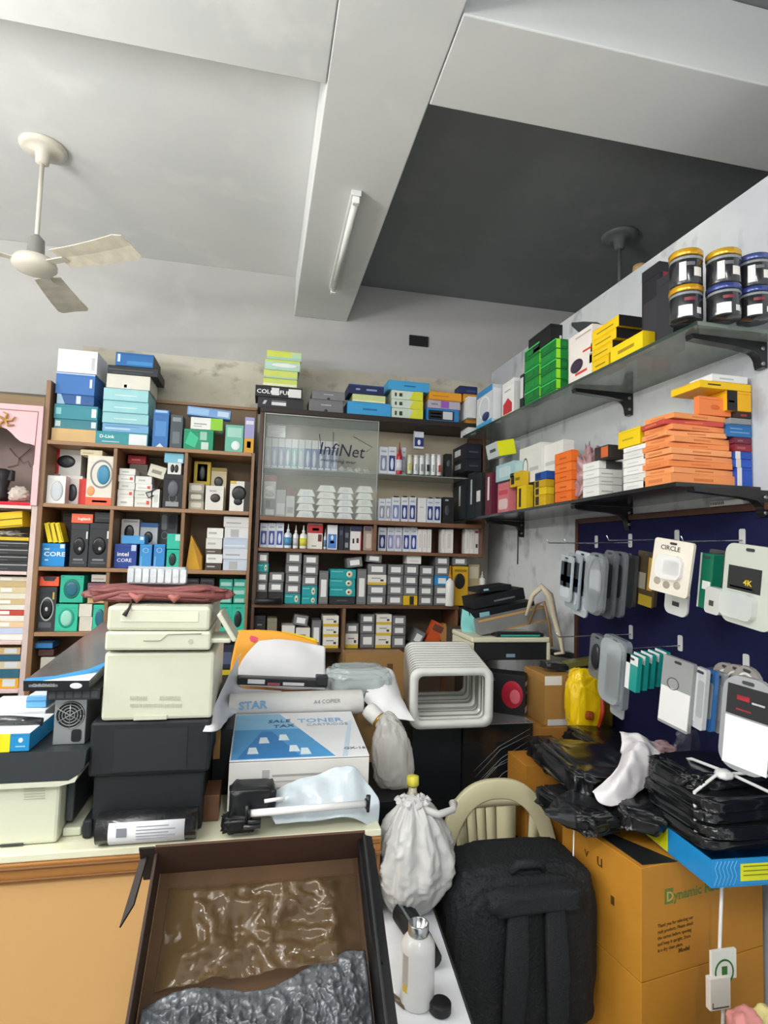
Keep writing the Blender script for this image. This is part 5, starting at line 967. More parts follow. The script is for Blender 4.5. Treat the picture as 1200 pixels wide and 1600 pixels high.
# ================= helpers for soft things =================
def sheet(name, ctrl, m, label, cat, amp=.006, fr=9, seed=0, th=.0015, n=10, group=None, parent=None):
    """cloth, paper or film: a coarse net of real points, smoothed, wrinkled and given thickness"""
    P = [[un(u, v, 1, y) for u, v, y in row] for row in ctrl]
    def cr(a, b, c, d, t): return .5*((2*b)+(c-a)*t+(2*a-5*b+4*c-d)*t*t+(3*b-a-3*c+d)*t**3)
    def line(L, t):
        k = len(L)-1; s = min(int(t*k), k-1); f = t*k-s; g = lambda i: L[max(0, min(k, i))]
        return cr(g(s-1), g(s), g(s+1), g(s+2), f)
    R_, S_ = (len(P)-1)*n, (len(P[0])-1)*n; bm = bmesh.new(); V = []
    for i in range(R_+1):
        row = []
        for j in range(S_+1):
            p = line([line(r, j/S_) for r in P], i/R_)
            q = p*fr+Vector((seed, seed*2, 0)); d = (1-abs(noise.noise(q)))*1.2-.6+.6*noise.noise(q*2.3)
            row.append(bm.verts.new(p+Vector((0, -.5, .8))*amp*d))
        V.append(row)
    for i in range(R_):
        for j in range(S_):
            f = bm.faces.new((V[i][j], V[i+1][j], V[i+1][j+1], V[i][j+1])); f.smooth = True
    o = fin(name, bm, m, parent); md = o.modifiers.new('thickness', 'SOLIDIFY'); md.thickness = th; md.offset = 0
    if parent: o.location = -Vector(parent.location)
    else: tag(o, label, cat, group)
    return o
def crumple(name, c, r, m, label, cat, seed=0, amp=.2, fr=2.2, sub=5, shape=None, rot=None, parent=None, ridge=1.0, flat=.8, group=None):
    bm = bmesh.new(); bmesh.ops.create_icosphere(bm, subdivisions=sub, radius=1)
    for v in bm.verts:
        q = v.co.copy(); p = q*fr+Vector((seed*3.1, seed, 0))
        n1 = noise.noise(p); n2 = 1-abs(noise.noise(p*1.9+Vector((5, 0, 0))))*2; n3 = 1-abs(noise.noise(p*4.7))*2
        k = 1+amp*(n1+ridge*(n2*.5+n3*.22)-.3)
        a = Vector((math.copysign(abs(q.x)**flat, q.x), math.copysign(abs(q.y)**flat, q.y), math.copysign(abs(q.z)**flat, q.z)))*k
        if shape: a = shape(a, q)
        v.co = Vector((a.x*r[0], a.y*r[1], a.z*r[2]))
    zmin = -r[2]*.92
    for v in bm.verts: v.co.z = max(v.co.z, zmin)
    o = fin(name, bm, m, parent, c, rot, smooth=True)
    if not parent: tag(o, label, cat, group)
    return o
def P(u, v, Y): return un(u, v, 1, Y)
# ================= counter =================
zc0 = CZ-.70; Yc = 1.462; xcr = un(596, 1300, 1, Yc).x
ct = empty('shop_counter', 'long wooden shop counter with cream top and tan front panel', 'counter', (-.6, 1.8, 0))
def cpart(nm, m, *a, bev=.003):
    bm = bmesh.new(); bx(bm, *a, bev); o = fin(nm, bm, m, ct); o.location = -Vector(ct.location); return o
cpart('counter_top', mat('e2e2c6', rough=.25, coat=.4, var=.06), -2.4, xcr, Yc, 2.28, zc0-.018, zc0)
cpart('moulding', woodmat('b07a3c', '8a5a2a', 0), -2.4, xcr, Yc-.004, Yc+.02, zc0-.062, zc0-.0185)
for dz in (.027, .052): cpart('moulding_bead', woodmat('8a5c2e', '70461f', 0), -2.4, xcr, Yc-.010, Yc-.0045, zc0-dz-.003, zc0-dz+.003)
cpart('front_panel', mat('d2a56a', rough=.5, var=.05, scale=2), -2.4, xcr-.01, Yc+.004, Yc+.02, .02, zc0-.0625)
cpart('side_panel', woodmat('8a6238', '6d4a28', 2), xcr-.0095, xcr, Yc+.004, 2.27, .0, zc0-.0625)
FURN.clear()
def cb(nm, u0, v0, u1, v1, Y, d, hx, lab, it=(), z=None, **k): return fbox(u0, v0, u1, v1, hx, lab, it, Y=Y, d=d, z=z, name=nm, chk=False, **k)
# ---- multifunction printer at left
cream = mat('d3d5bf', rough=.35, var=.04); dkp = mat('2e3438', rough=.55)
a = P(-40, 1300, 1.50); b = P(112, 1300, 1.50); tt = P(60, 1218, 1.50).z; tz = P(60, 1172, 1.50).z
pr = empty('multifunction_printer', 'cream and dark grey multifunction printer at the left end of the counter', 'printer', ((a.x+b.x)/2, 1.7, zc0+.001))
O = pr.location
def loc(o): o.location = -Vector(o.parent.location); return o
bm = bmesh.new(); bx(bm, a.x, b.x-.03, 1.50, 1.86, O.z, tt-.001, .008); loc(fin('body', bm, cream, pr))
bm = bmesh.new(); bx(bm, b.x-.029, b.x+.012, 1.53, 1.86, O.z, O.z+.02, .004); loc(fin('output_tray', bm, cream, pr))
bm = bmesh.new(); prism(bm, [(a.x-.02, tt), (b.x-.01, tt), (b.x+.010, tt+.012), (b.x+.022, tt+.03), (b.x+.025, tz), (a.x-.02, tz)], 1.485, 1.88); loc(fin('scanner_lid', bm, dkp, pr))
bm = bmesh.new(); prism(bm, [(a.x-.02, tt-.012), (b.x-.03, tt-.012), (b.x+.004, tt-.004), (b.x+.010, tt+.0115), (b.x-.01, tt-.0005), (a.x-.02, tt-.0005)], 1.484, 1.88); loc(fin('bezel', bm, cream, pr))
for k in range(6):
    s_, e_ = P(37, 1229+k*4, 1.499), P(70, 1229+k*4, 1.499); bm = bmesh.new(); bx(bm, s_.x, e_.x, 1.4985, 1.4998, s_.z-.001, s_.z+.001); loc(fin('vent_slot', bm, mat('b9bba6'), pr))
bm = bmesh.new(); bx(bm, P(2, 1297, 1.5).x, P(38, 1297, 1.5).x, 1.498, 1.4998, O.z+.001, O.z+.006); loc(fin('tray_slot', bm, mat('34383a'), pr))
bm = bmesh.new(); bx(bm, b.x-.028, b.x-.01, 1.54, 1.84, O.z+.03, tt-.02, .004); loc(fin('side_shade_slab', bm, mat('3c4144'), pr))  # dark slab set in for the shadow beside the body
ztp = tz+.0008
o = cb('ink_box', -30, 1147, 46, 1167, 1.49, .16, '1f8ac2', 'blue and yellow box with white top lying on the printer lid', [('r', 0, 0, .6, 1, 'e8dc1a'), ('T', ('r', 0, 0, 1, 1, 'e8ecee')), ('o', .82, .62, .05, .14, 'd8ecf4', 'printed_mark', .001), ('r', .72, .25, .92, .32, '8ec4e0')], z=ztp)
zz_ = P(20, 1147, 1.49).z+.002
bm = bmesh.new(); tube(bm, [P(-20, 1126, 1.56), P(20, 1126, 1.56), P(66, 1128, 1.56)], [.011, .012, .010], 10)
o = fin('clear_tube_pack', bm, mat('34373c', rough=.15, coat=1, var=.5, scale=60)); tag(o, 'black and silver rod in shiny wrap lying on the blue and yellow box', 'pack')
zz2 = P(20, 1120, 1.6).z
cb('paper_stack', -40, 1111, 70, 1146, 1.66, .16, 'e9eaec', 'white paper stack behind the shiny wrapped rod on the printer', [('T', ('r', .1, .1, .9, .9, 'f4f4f4'))], z=ztp, seam=False)
cb('tape_box', 41, 1088, 72, 1105, 1.68, .09, '69aede', 'sky blue small box with white top on the paper stack', [('T', ('r', .05, .1, .95, .9, 'dfeaf2')), ('r', 0, .55, 1, .65, '4a8cc0')], z=P(20, 1111, 1.66).z+.001)
# power supply
a, b = P(84, 1130, 1.53), P(134, 1130, 1.53); zt_ = P(108, 1090, 1.53).z
o = cbox('power_supply', a.x, b.x, 1.53, 1.67, ztp, zt_, 'a2a5a6', 'steel computer power supply standing on the printer with round fan grille', 'power supply', None, [], chk=False, m=mat('a2a5a6', rough=.35, metal=.6), seam=False)
w_, h_ = b.x-a.x, zt_-ztp
cz_ = h_*.63; rr = w_*.46
bm = bmesh.new(); lathe(bm, [(rr, 0), (rr, .0012)], 32, M=Matrix.Translation((0, -.0702, cz_)) @ Matrix.Rotation(R(90), 4, 'X')); fin('fan_opening', bm, mat('1c1e20'), o)
for k, q in enumerate((.95, .74, .53, .32)):
    bm = bmesh.new(); tube(bm, [(rr*q*math.cos(t*math.pi/16), -.073, cz_+rr*q*math.sin(t*math.pi/16)) for t in range(33)], .0011, 6); fin('grille_ring', bm, mat('a9acad', metal=.6, rough=.3), o)
for k in range(3):
    t = R(60*k+30); bm = bmesh.new(); tube(bm, [(-rr*math.cos(t), -.0735, cz_-rr*math.sin(t)), (rr*math.cos(t), -.0735, cz_+rr*math.sin(t))], .0012, 6); fin('grille_spoke', bm, mat('a9acad', metal=.6, rough=.3), o)
bm = bmesh.new(); prism(bm, rrect(w_*.08, w_*.38, h_*.06, h_*.32, .006), -.0735, -.0702); fin('power_socket', bm, mat('1a1b1d'), o)
cb('cable_pack', 73, 1077, 156, 1090, 1.50, .22, '2e3033', 'black ribbed box lying on the power supply', [('r', .04+.16*k, .2, .16+.16*k, .8, '45484c') for k in range(6)], z=zt_+.001)
zb1 = P(110, 1077, 1.5).z
a, b = P(46, 1070, 1.48), P(150, 1070, 1.48)
o = cbox('keyboard_box', a.x, b.x, 1.48, 2.02, zb1+.034, P(100, 1060, 1.48).z+.028, '4c5052', 'long dark keyboard box in plastic wrap with blue and white curve', 'box', None, [('F', ('r', 0, 0, 1, 1, '181b20')), ('F', ('r', .08, .4, .52, .65, '9a9da2')), ('F', ('o', .8, .5, .11, .34, 'dfe3e6', 'printed_badge', .001)), ('T', ('p', '3f9ad8', [(0, 0), (.3, 0), (1, .1), (1, .27), (.8, .15), (.4, .06), (0, .03)])), ('T', ('p', 'e6eaee', [(.3, 0), (1, 0), (1, .17), (.78, .09)]))], chk=False, m=mat('54585a', rough=.22, coat=.8, var=.25, scale=14, bump=.25, bscale=20), rot=(R(7), 0, R(-3)))
text_mesh('CHRONOS', .011, mat('b8b8bc', var=0), o, (-.052, -.2712, .010), wide=.9)
# ---- black machine with white printer on top
a, b = P(140, 1250, 1.52), P(322, 1250, 1.52); zb2 = P(240, 1122, 1.52).z
o = empty('black_machine', 'large black machine body standing on the counter under the white printer', 'printer', ((a.x+b.x)/2, 1.7, zc0+.001)); bk = mat('1c2124', rough=.6)
bm = bmesh.new(); bx(bm, a.x+.006, b.x-.008, 1.52, 1.9, zc0+.001, zb2-.062, .006); loc(fin('lower_body', bm, bk, o))
bm = bmesh.new(); bx(bm, a.x-.005, b.x+.004, 1.505, 1.91, zb2-.13, zb2-.001, .008); bm2 = loc(fin('upper_body', bm, bk, o))
bm = bmesh.new(); bx(bm, a.x-.010, a.x+.0115, 1.51, 1.85, zc0+.001, zc0+.045, .006); loc(fin('foot_block', bm, bk, o))
bm = bmesh.new(); bx(bm, a.x+.05, b.x-.05, 1.5035, 1.5045, zb2-.12, zb2-.02, .0003); loc(fin('front_cover', bm, mat('22282b', rough=.5), o))
# paper wrapped toner in front of it
a2, b2 = P(160, 1275, 1.49), P(305, 1275, 1.49)
bm = bmesh.new(); tube(bm, [(a2.x-.006, 1.483, zc0+.037), (b2.x+.006, 1.483, zc0+.037)], .034, 20); o = fin('toner_cartridge', bm, mat('1b1d20', rough=.35, coat=.5, bump=.4)); tag(o, 'black bagged toner roll with white printed label in front of the black machine', 'cartridge')
bm = bmesh.new(); n = 14; rows = []; xa_, xb_ = P(172, 1275, 1.46).x, P(290, 1275, 1.46).x
for k in range(n+1):
    t = R(-215+155*k/n); rows.append([bm.verts.new((x, 1.483+.0365*math.cos(t), zc0+.0385+.0365*math.sin(t))) for x in (xa_, xb_)])
for A, B in zip(rows, rows[1:]): bm.faces.new((A[0], A[1], B[1], B[0])).smooth = True
lb = fin('paper_label', bm, mat('eceef2', rough=.5), o); md = lb.modifiers.new('t', 'SOLIDIFY'); md.thickness = .0008
for k in range(5):
    bm = bmesh.new(); zq = zc0+.050-.007*k; yq = 1.483-math.sqrt(max(0, .0372**2-(zq-zc0-.0385)**2))-.0009; bx(bm, xa_+.06, xb_-(.02 if k % 2 else .035), yq, yq+.0006, zq-.0011, zq+.0011); fin('printed_line', bm, mat('9a9ea8'), o)
bm = bmesh.new(); bx(bm, xa_+.018, xa_+.04, 1.4445, 1.4452, zc0+.03, zc0+.05, .0002); fin('printed_mark', bm, mat('8a8e98'), o)
# white printer
a, b = P(163, 1060, 1.50), P(332, 1060, 1.50); z0 = zb2+.001; z1 = P(245, 1017, 1.5).z; z2_ = P(245, 985, 1.5).z; z3 = P(245, 947, 1.5).z
pc_ = mat('cfd1bb', rough=.35, var=.05)
o = empty('office_printer', 'cream laser printer with document feeder standing on the black machine', 'printer', ((a.x+b.x)/2, 1.7, z0)); 
bm = bmesh.new(); bx(bm, a.x-.003, b.x+.003, 1.50, 1.87, z0, z1-.003, .008); loc(fin('main_body', bm, pc_, o))
bm = bmesh.new(); bx(bm, a.x+.004, b.x-.012, 1.515, 1.86, z1-.0025, z1+.003); loc(fin('output_gap', bm, mat('3c3f3c'), o))
bm = bmesh.new(); bx(bm, a.x-.001, b.x-.008, 1.485, 1.86, z1+.0035, z2_-.001, .006); loc(fin('control_panel', bm, pc_, o))
bm = bmesh.new(); bx(bm, a.x-.001, b.x-.012, 1.49, 1.85, z2_, z3, .008); loc(fin('document_feeder', bm, pc_, o))
bm = bmesh.new(); bx(bm, a.x+.03, b.x-.04, 1.4885, 1.4898, z2_+.022, z3-.012, .0004); loc(fin('feeder_panel', bm, mat('dedfc8', rough=.4), o))
bm = bmesh.new(); bx(bm, b.x-.02, b.x+.04, 1.50, 1.62, z1+.018, z1+.03, .004); loc(fin('tray_arm', bm, pc_, o))
bm = bmesh.new(); bx(bm, -.006, .006, -.07, .06, -.035, .045, .004); t_ = fin('tray_flap', bm, pc_, o); t_.rotation_euler = (0, R(-32), 0); t_.location = Vector((b.x+.032, 1.55, z1+.055))-O*0-o.location
bm = bmesh.new(); lathe(bm, [(.006, 0), (.006, .0012)], 20, M=Matrix.Translation((b.x-.055, 1.4848, (z1+z2_)/2)) @ Matrix.Rotation(R(90), 4, 'X')); loc(fin('power_button', bm, mat('b9baa6'), o))
bm = bmesh.new(); tube(bm, [P(224, 1001, 1.483), P(250, 1001, 1.483), P(262, 991, 1.483), P(315, 990, 1.483)], .0012, 5); loc(fin('panel_seam', bm, mat('a9aa96'), o))
for (u0, u1, v0, v1) in ((203, 232, 1088, 1094), (249, 286, 1088, 1094), (203, 286, 1100, 1105)):
    n = int((u1-u0)/3.4)
    for k in range(n):
        s_, e_ = P(u0+k*3.4, v0, 1.4985), P(u0+k*3.4+1.8, v1, 1.4985); bm = bmesh.new(); bx(bm, s_.x, e_.x, 1.4985, 1.4998, e_.z, s_.z); loc(fin('vent_slot', bm, mat('bcbda8'), o))
bm = bmesh.new(); bx(bm, P(209, 1120, 1.5).x, P(261, 1120, 1.5).x, 1.4965, 1.4998, z0+.001, z0+.012, .001); loc(fin('tray_handle', bm, mat('c9cab6'), o))
# maroon bag and blister strip on it
zt3 = z3+.001; mb = mat('8a4f4c', rough=.45, var=.2, bump=.3)
def bagshape(a_, q): return Vector((a_.x, a_.y, a_.z*(.75+.35*abs(math.sin(q.x*4)))))
p0 = P(250, 935, 1.6)
o = crumple('leather_bag', (p0.x, 1.62, zt3+.022), (.175, .07, .022), mb, 'maroon leather bag lying flat on top of the white printer', 'bag', 4, .12, 2.5, 5, bagshape, flat=.6)
bm = bmesh.new(); tube(bm, [P(146, 937, 1.56)-o.location, P(190, 925, 1.56)-o.location, P(240, 927, 1.55)-o.location, P(300, 930, 1.55)-o.location, P(352, 932, 1.56)-o.location], [.008, .007, .009, .007, .008], 10); fin('bag_handle', bm, mb, o)
for u in (214, 272):
    bm = bmesh.new(); tube(bm, [P(u-12, 927, 1.55)-o.location, P(u, 936, 1.545)-o.location, P(u+14, 928, 1.55)-o.location], [.004, .011, .004], 8); fin('handle_loop', bm, mat('a5625c', rough=.4), o)
bm = bmesh.new(); tube(bm, [P(206, 938, 1.548), P(202, 950, 1.48), P(194, 962, 1.478)], [.003, .003, .006], 8); tag(fin('zip_cord', bm, mat('3a2c2e')), 'short dark cord with tip hanging from the maroon bag over the printer', 'cord')
zb3 = zt3+.046; a, b = P(199, 910, 1.60), P(288, 910, 1.60)
o = cbox('blister_strip', a.x, b.x, 1.60, 1.66, zb3, zb3+.045, 'b9bfc4', 'clear ribbed plastic tray of small items lying on the maroon bag', 'tray', None, [], chk=False, m=clear('c9d0d6', .7), seam=False)
for k in range(8):
    bm = bmesh.new(); prism(bm, rrect(-.07+k*.0185, -.055+k*.0185, .004, .04, .004), -.037, -.0305); fin('blister_pocket', bm, mat('d5dade', rough=.15, coat=1, var=.3, scale=40), o)
# dark column and strip right of the machine
a, b = P(333, 1200, 1.75), P(362, 1200, 1.75)
cbox('black_carton', a.x, b.x, 1.72, 2.0, zc0+.001, P(340, 1140, 1.72).z, '1b1d20', 'black upright carton squeezed between the machine and toner box', 'box', None, [('F', ('r', .0, .55, .35, 1, 'b58a55'))], chk=False)
cb('brown_packet', 318, 1243, 342, 1276, 1.56, .1, '6b4a35', 'small brown packet behind the toner roll on the counter', [], z=zc0+.001)
# ================= toner box heap in the middle =================
wht = mat('e3e3e4', rough=.55, var=.06, bump=.2, bscale=30)
a, b = P(357, 1215, 1.56), P(576, 1215, 1.56); zt4 = P(465, 1188, 1.56).z
o = cbox('toner_box', a.x, b.x, 1.56, 1.92, zc0+.001, zt4, 'dcdad6', 'wide white toner carton with blue road picture on its tilted lid', 'box', None, [('F', ('r', .08, .5, .6, .53, 'a5a4a2')), ('F', ('r', .3, .72, .7, .76, 'a5a4a2')), ('F', ('r', .3, .62, .6, .65, 'b5b4b2')), ('F', ('s', .23, .6, .28, .85, 'b0b0ae'))], chk=False, seam=False)
w_ = b.x-a.x; h_ = zt4-zc0
# the lid, raised towards the back so that its print faces up and forward
bm = bmesh.new(); bx(bm, -w_/2, w_/2, 0, .33, 0, .004, .001)
lid = fin('printed_lid', bm, mat('e9ebee', rough=.35), o, (0, -.18, h_+.001)); lid.rotation_euler = (R(4.5), 0, 0)
def lp(hx, pts, z=.0048, nm='printed_panel', rough=.35):
    bm = bmesh.new(); prism(bm, [(-w_/2+x*w_, y*.33) for x, y in pts], .0042, z, ax='z'); return fin(nm, bm, mat(hx, rough=rough, var=.12, scale=20), lid)
lp('4f9ed6', [(.01, .01), (.75, .01), (.52, .6), (.01, .6)]); lp('8ec4e6', [(.01, .6), (.52, .6), (.37, .97), (.01, .97)], nm='printed_sky')
lp('2f7fc0', [(.05, .02), (.5, .02), (.3, .55), (.22, .55)], .0052, 'printed_road')
for q in ((.12, .1), (.2, .3), (.42, .12), (.35, .35), (.5, .06)): lp('dff0fa', [(q[0], q[1]), (q[0]+.08, q[1]), (q[0]+.06, q[1]+.12), (q[0]+.01, q[1]+.12)], .0056, 'printed_light')
lp('c9dcec', [(.8, .0), (.84, 0), (.97, .75), (.94, .75)], nm='printed_stripe')
bl = mat('7fb3dc', var=0)
text_mesh('TONER', .042, bl, lid, (.005, .245, .0046), (0, 0, 0), wide=1.0, bold=.0006)
text_mesh('CARTRIDGE', .026, mat('a5b0bc', var=0), lid, (.03, .215, .0054), (0, 0, 0), wide=.9)
text_mesh('GX-16', .02, mat('5a6068', var=0), lid, (.12, .04, .0054), (0, 0, 0), wide=1.1)
ink = mat('30507a', var=0)
text_mesh('SALE', .032, ink, lid, (-.085, .245, .0056), (0, 0, R(4)), 'handwritten_lettering', shear=.2)
text_mesh('TAX', .032, ink, lid, (-.07, .205, .0056), (0, 0, R(6)), 'handwritten_lettering', shear=.2)
lid_back = zt4+.33*math.sin(R(8))
# roll of paper in white box
A, B = P(358, 1103, 1.93), P(566, 1096, 1.93)
o = empty('paper_roll', 'long white wrapped paper roll with pale blue print lying behind the toner lid', 'roll', (A+B)/2)
bm = bmesh.new(); d_ = (B-A)/2; tube(bm, [-d_, -d_*.98, d_*.98, d_], [.036, .039, .039, .036], 24); fin('wrapper', bm, mat('dddcd8', rough=.4, var=.05, bump=.15), o)
text_mesh('STAR', .034, mat('8ab4d8', var=0), o, (-.185, -.0405, -.004), (R(90), R(-2), 0), bold=.001, wide=1.1)
text_mesh('A4 COPIER', .018, mat('8c8c8c', var=0), o, (.05, -.0405, .008), (R(90), R(-2), 0))
for k in range(3):
    bm = bmesh.new(); q = -d_*.9+d_*.55*k+Vector((0, -.0385, -.022)); bx(bm, q.x, q.x+.04, q.y, q.y+.002, q.z-.001, q.z+.001); fin('printed_line', bm, mat('c08a90'), o)
# hidden carton below the papers
a, b = P(352, 1080, 2.02), P(600, 1080, 2.02)
cbox('support_carton', a.x, b.x, 2.02, 2.27, zc0+.001, CZ-.50, 'b3905f', 'kraft carton on the counter covered by white papers and bags', 'box', None, [], chk=False)
sheet('orange_envelope', [[(372, 985, 2.25), (440, 987, 2.24), (497, 1005, 2.23)], [(362, 1030, 2.22), (430, 1035, 2.2), (495, 1040, 2.2)], [(358, 1062, 2.2), (430, 1062, 2.16), (495, 1062, 2.16)]], mat('efa51e', rough=.45, var=.12, scale=4), 'large orange yellow envelope standing behind the white papers', 'envelope', .003, 4)
e_ = bpy.data.objects['orange_envelope']
bm = bmesh.new(); c_ = P(397, 997, 2.235); 
for k in range(8): lathe(bm, [(.006, 0), (.006, .0015)], 8, (.011*math.cos(k*.785), .011*math.sin(k*.785), 0))
lathe(bm, [(.009, 0), (.009, .0018)], 10); fin('printed_flower', bm, mat('e0506a'), e_, c_, (R(60), 0, 0))
sheet('yellow_sheet', [[(398, 984, 2.265), (450, 988, 2.262), (495, 999, 2.26)], [(400, 1055, 2.262), (450, 1056, 2.26), (495, 1058, 2.26)]], mat('f0d31c', rough=.5), 'bright yellow sheet sticking up behind the orange envelope', 'paper', .002, 4)
sheet('white_paper_bag', [[(405, 1003, 2.18), (460, 1001, 2.2), (508, 1013, 2.2)], [(380, 1030, 2.12), (450, 1035, 2.1), (508, 1045, 2.12)], [(362, 1070, 2.06), (440, 1078, 2.04), (508, 1080, 2.04)]], mat('e8e8ea', rough=.6, var=.05), 'creased white paper sheet under the thin black cartridge', 'paper', .010, 6, 3)
sheet('white_plastic_sheet', [[(376, 1022, 2.05), (372, 1045, 2.0), (380, 1075, 1.99), (440, 1080, 1.985)], [(356, 1060, 1.76), (350, 1085, 1.78), (358, 1098, 1.95), (430, 1102, 1.985)], [(317, 1144, 1.482), (339, 1142, 1.50), (352, 1130, 1.70), (356, 1122, 1.965)]], mat('e4e5ea', rough=.45, var=.05), 'white plastic sheet hanging in a point left of the paper roll', 'plastic sheet', .008, 7, 5)
sheet('white_plastic_bag', [[(590, 1040, 2.15), (612, 1048, 2.1), (620, 1070, 2.08)], [(575, 1075, 2.0), (610, 1085, 1.96), (634, 1105, 1.95)], [(568, 1095, 1.96), (600, 1120, 1.92), (648, 1128, 1.90)]], mat('ececee', rough=.4, var=.04), 'white plastic bag spread between the clear pack and foam bands', 'plastic bag', .009, 9, 8, n=12)
# thin black cartridge
o = empty('black_cartridge', 'thin black printer cartridge with white stickers on the white papers', 'cartridge', P(442, 1064, 1.985))
bm = bmesh.new(); bx(bm, -.148, .148, -.018, .018, -.014, .012, .003); fin('body', bm, mat('1c1d20', rough=.35), o); o.rotation_euler = (0, R(3), 0)
for (x0, x1, hx, z0_, z1_) in ((-.115, -.06, 'e9e9ea', -.008, .006), (-.05, -.01, 'a5505a', -.011, -.003), (0, .07, 'd5d6d8', -.01, .0)):
    bm = bmesh.new(); bx(bm, x0, x1, -.0195, -.0181, z0_, z1_); fin('sticker', bm, mat(hx), o)
bm = bmesh.new(); bx(bm, .11, .15, -.02, .02, -.008, .024, .003); fin('end_block', bm, mat('222326', rough=.4), o)
# clear plastic pack
crumple('clear_plastic_pack', P(558, 1062, 2.08)+Vector((0, 0, 0)), (.115, .09, .05), clear('b9c2c2', .85, .15), 'greyish clear plastic pack lying right of the thin black cartridge', 'plastic pack', 21, .12, 2, 5, flat=.5)
crumple('dark_folded_pack', P(590, 1090, 2.01), (.06, .04, .03), mat('5a6064', rough=.25, coat=.6), 'dark grey wrapped pack under the clear plastic pack', 'plastic pack', 22, .2, 2, 4, flat=.5)
bm = bmesh.new(); A, B = P(575, 1108, 1.9), P(606, 1138, 1.84); d_ = B-A; tube(bm, [A, A+d_*.1, A+d_*.98, B], [.026, .028, .026, .018], 18)
o = fin('white_roll_tube', bm, mat('e6e5e2', rough=.5, bump=.2)); tag(o, 'short white crumpled tube with gold band beside the paper roll', 'tube')
bm = bmesh.new(); tube(bm, [A+d_*.55, A+d_*.66], [.0278, .0274], 18); fin('gold_band', bm, mat('b08a3a', rough=.3, metal=.5), o)
crumple('clear_bag', P(612, 1175, 1.80), (.060, .04, .115), clear('dad8d2', .62, .2), 'shiny clear bag hanging down right of the toner box', 'plastic bag', 31, .13, 1.8, 5, lambda a_, q: Vector((a_.x*(1-.35*q.z)+.25*-q.z, a_.y, a_.z)))
cbox('black_cabinet_box', xcr+.012, xcr+.14, 1.72, 2.04, .001, .855, '1c2023', 'black box standing on the floor beneath the hanging clear bag', 'box', None, [('F', ('r', .04, .02, .96, .98, '191d20'))], chk=False)
# plastic bag and cartridges in front of toner box
crumple('black_toner_unit', P(395, 1247, 1.50)+Vector((0, 0, 0)), (.055, .035, .036), mat('1d1f22', rough=.4), 'black toner unit lying in front of the toner box at left', 'cartridge', 41, .12, 2, 4, flat=.35)
crumple('black_gear_unit', P(373, 1285, 1.475), (.035, .02, .02), mat('17181a', rough=.35), 'small black gear unit at the counter edge below the toner unit', 'cartridge', 42, .3, 3, 4, flat=.5)
sheet('blue_white_plastic_bag', [[(420, 1242, 1.53), (470, 1222, 1.545), (535, 1203, 1.55), (560, 1212, 1.55)], [(415, 1262, 1.49), (470, 1250, 1.50), (540, 1240, 1.505), (590, 1250, 1.52)], [(430, 1292, 1.47), (480, 1285, 1.475), (540, 1280, 1.48), (590, 1300, 1.50)]], mat('cdd9e0', rough=.3, coat=.4, var=.08, bump=.15), 'pale bluish white plastic bag draped before the toner box', 'plastic bag', .022, 9, 9, n=16)
A, B = P(391, 1271, 1.452), P(571, 1256, 1.452)
o = empty('roller_rod', 'white roller rod with black ends lying across the plastic bag', 'roller', (A+B)/2); d_ = (B-A)/2
bm = bmesh.new(); tube(bm, [-d_, d_], .0085, 14); fin('rod', bm, mat('eeeeee', rough=.25), o)
for s in (-1, 1):
    bm = bmesh.new(); tube(bm, [d_*s, d_*s*1.03], .013, 12); lathe(bm, [(.004, -.02), (.006, .02)], 8, tuple(d_*s*1.05)); fin('end_bushing', bm, mat('1a1b1d', rough=.4), o)
for k in range(3):
    bm = bmesh.new(); tube(bm, [(-.135-.01*k, 0, -.01-.012*k), (-.115, .004, -.012-.012*k)], .006, 10); fin('gear', bm, mat('2a2b2e', rough=.3, coat=.5), o)
A, B = P(413, 1252, 1.46), P(445, 1247, 1.46); bm = bmesh.new(); tube(bm, [A, B], .0045, 10); tag(fin('short_white_rod', bm, mat('ececec', rough=.3)), 'short white rod lying above the long roller rod', 'rod')
# ================= foam bands, black boxes behind the chair =================
bench = empty('low_bench', 'dark low bench in the shade behind the plastic chair', 'bench', (.85, 2.35, 0))
bm = bmesh.new(); bx(bm, .33, 1.045, 2.06, 2.72, .40, .44, .004); loc(fin('bench_top', bm, mat('26282a'), bench))
for x in (.36, 1.01):
    for y in (2.09, 2.69): bm = bmesh.new(); bx(bm, x-.02, x+.02, y-.02, y+.02, 0, .3995); loc(fin('leg', bm, mat('26282a'), bench))
zt5 = P(680, 1137, 2.12).z
a, b = P(575, 1180, 2.12), P(720, 1180, 2.12)
a.x = xcr+.01 if a.x < xcr+.01 else a.x
cbox('black_cabinet_box', un(644, 1180, 1, 2.12).x, b.x, 2.12, 2.5, .441, zt5, '22272b', 'tall black box under the stack of clear foam bands', 'box', None, [('F', ('r', .02, .02, .98, .98, '1a1f23'))], chk=False)
a, b = P(722, 1180, 2.10), P(832, 1180, 2.10); zt6 = P(775, 1132, 2.10).z
o = cbox('wrapped_black_box', a.x+.004, b.x, 2.10, 2.42, .441, zt6, '202427', 'black box in clear stretch wrap beside the foam bands', 'box', None, [], chk=False, m=mat('1d2124', rough=.25, coat=.7, bump=.1))
w_ = b.x-a.x
for k in range(11):
    bm = bmesh.new(); x0 = -w_*.42+random.uniform(0, .05); zq = zt6-.441-.02-k*.022
    tube(bm, [(x0, -.1615, zq-.15), (x0+.1, -.163, zq-.06+random.uniform(-.01, .01)), (w_*.45, -.1615, zq)], [.0004, .0016, .0005], 5); fin('wrap_crease', bm, mat('a9adb0', rough=.2, alpha=.5, var=0), o)
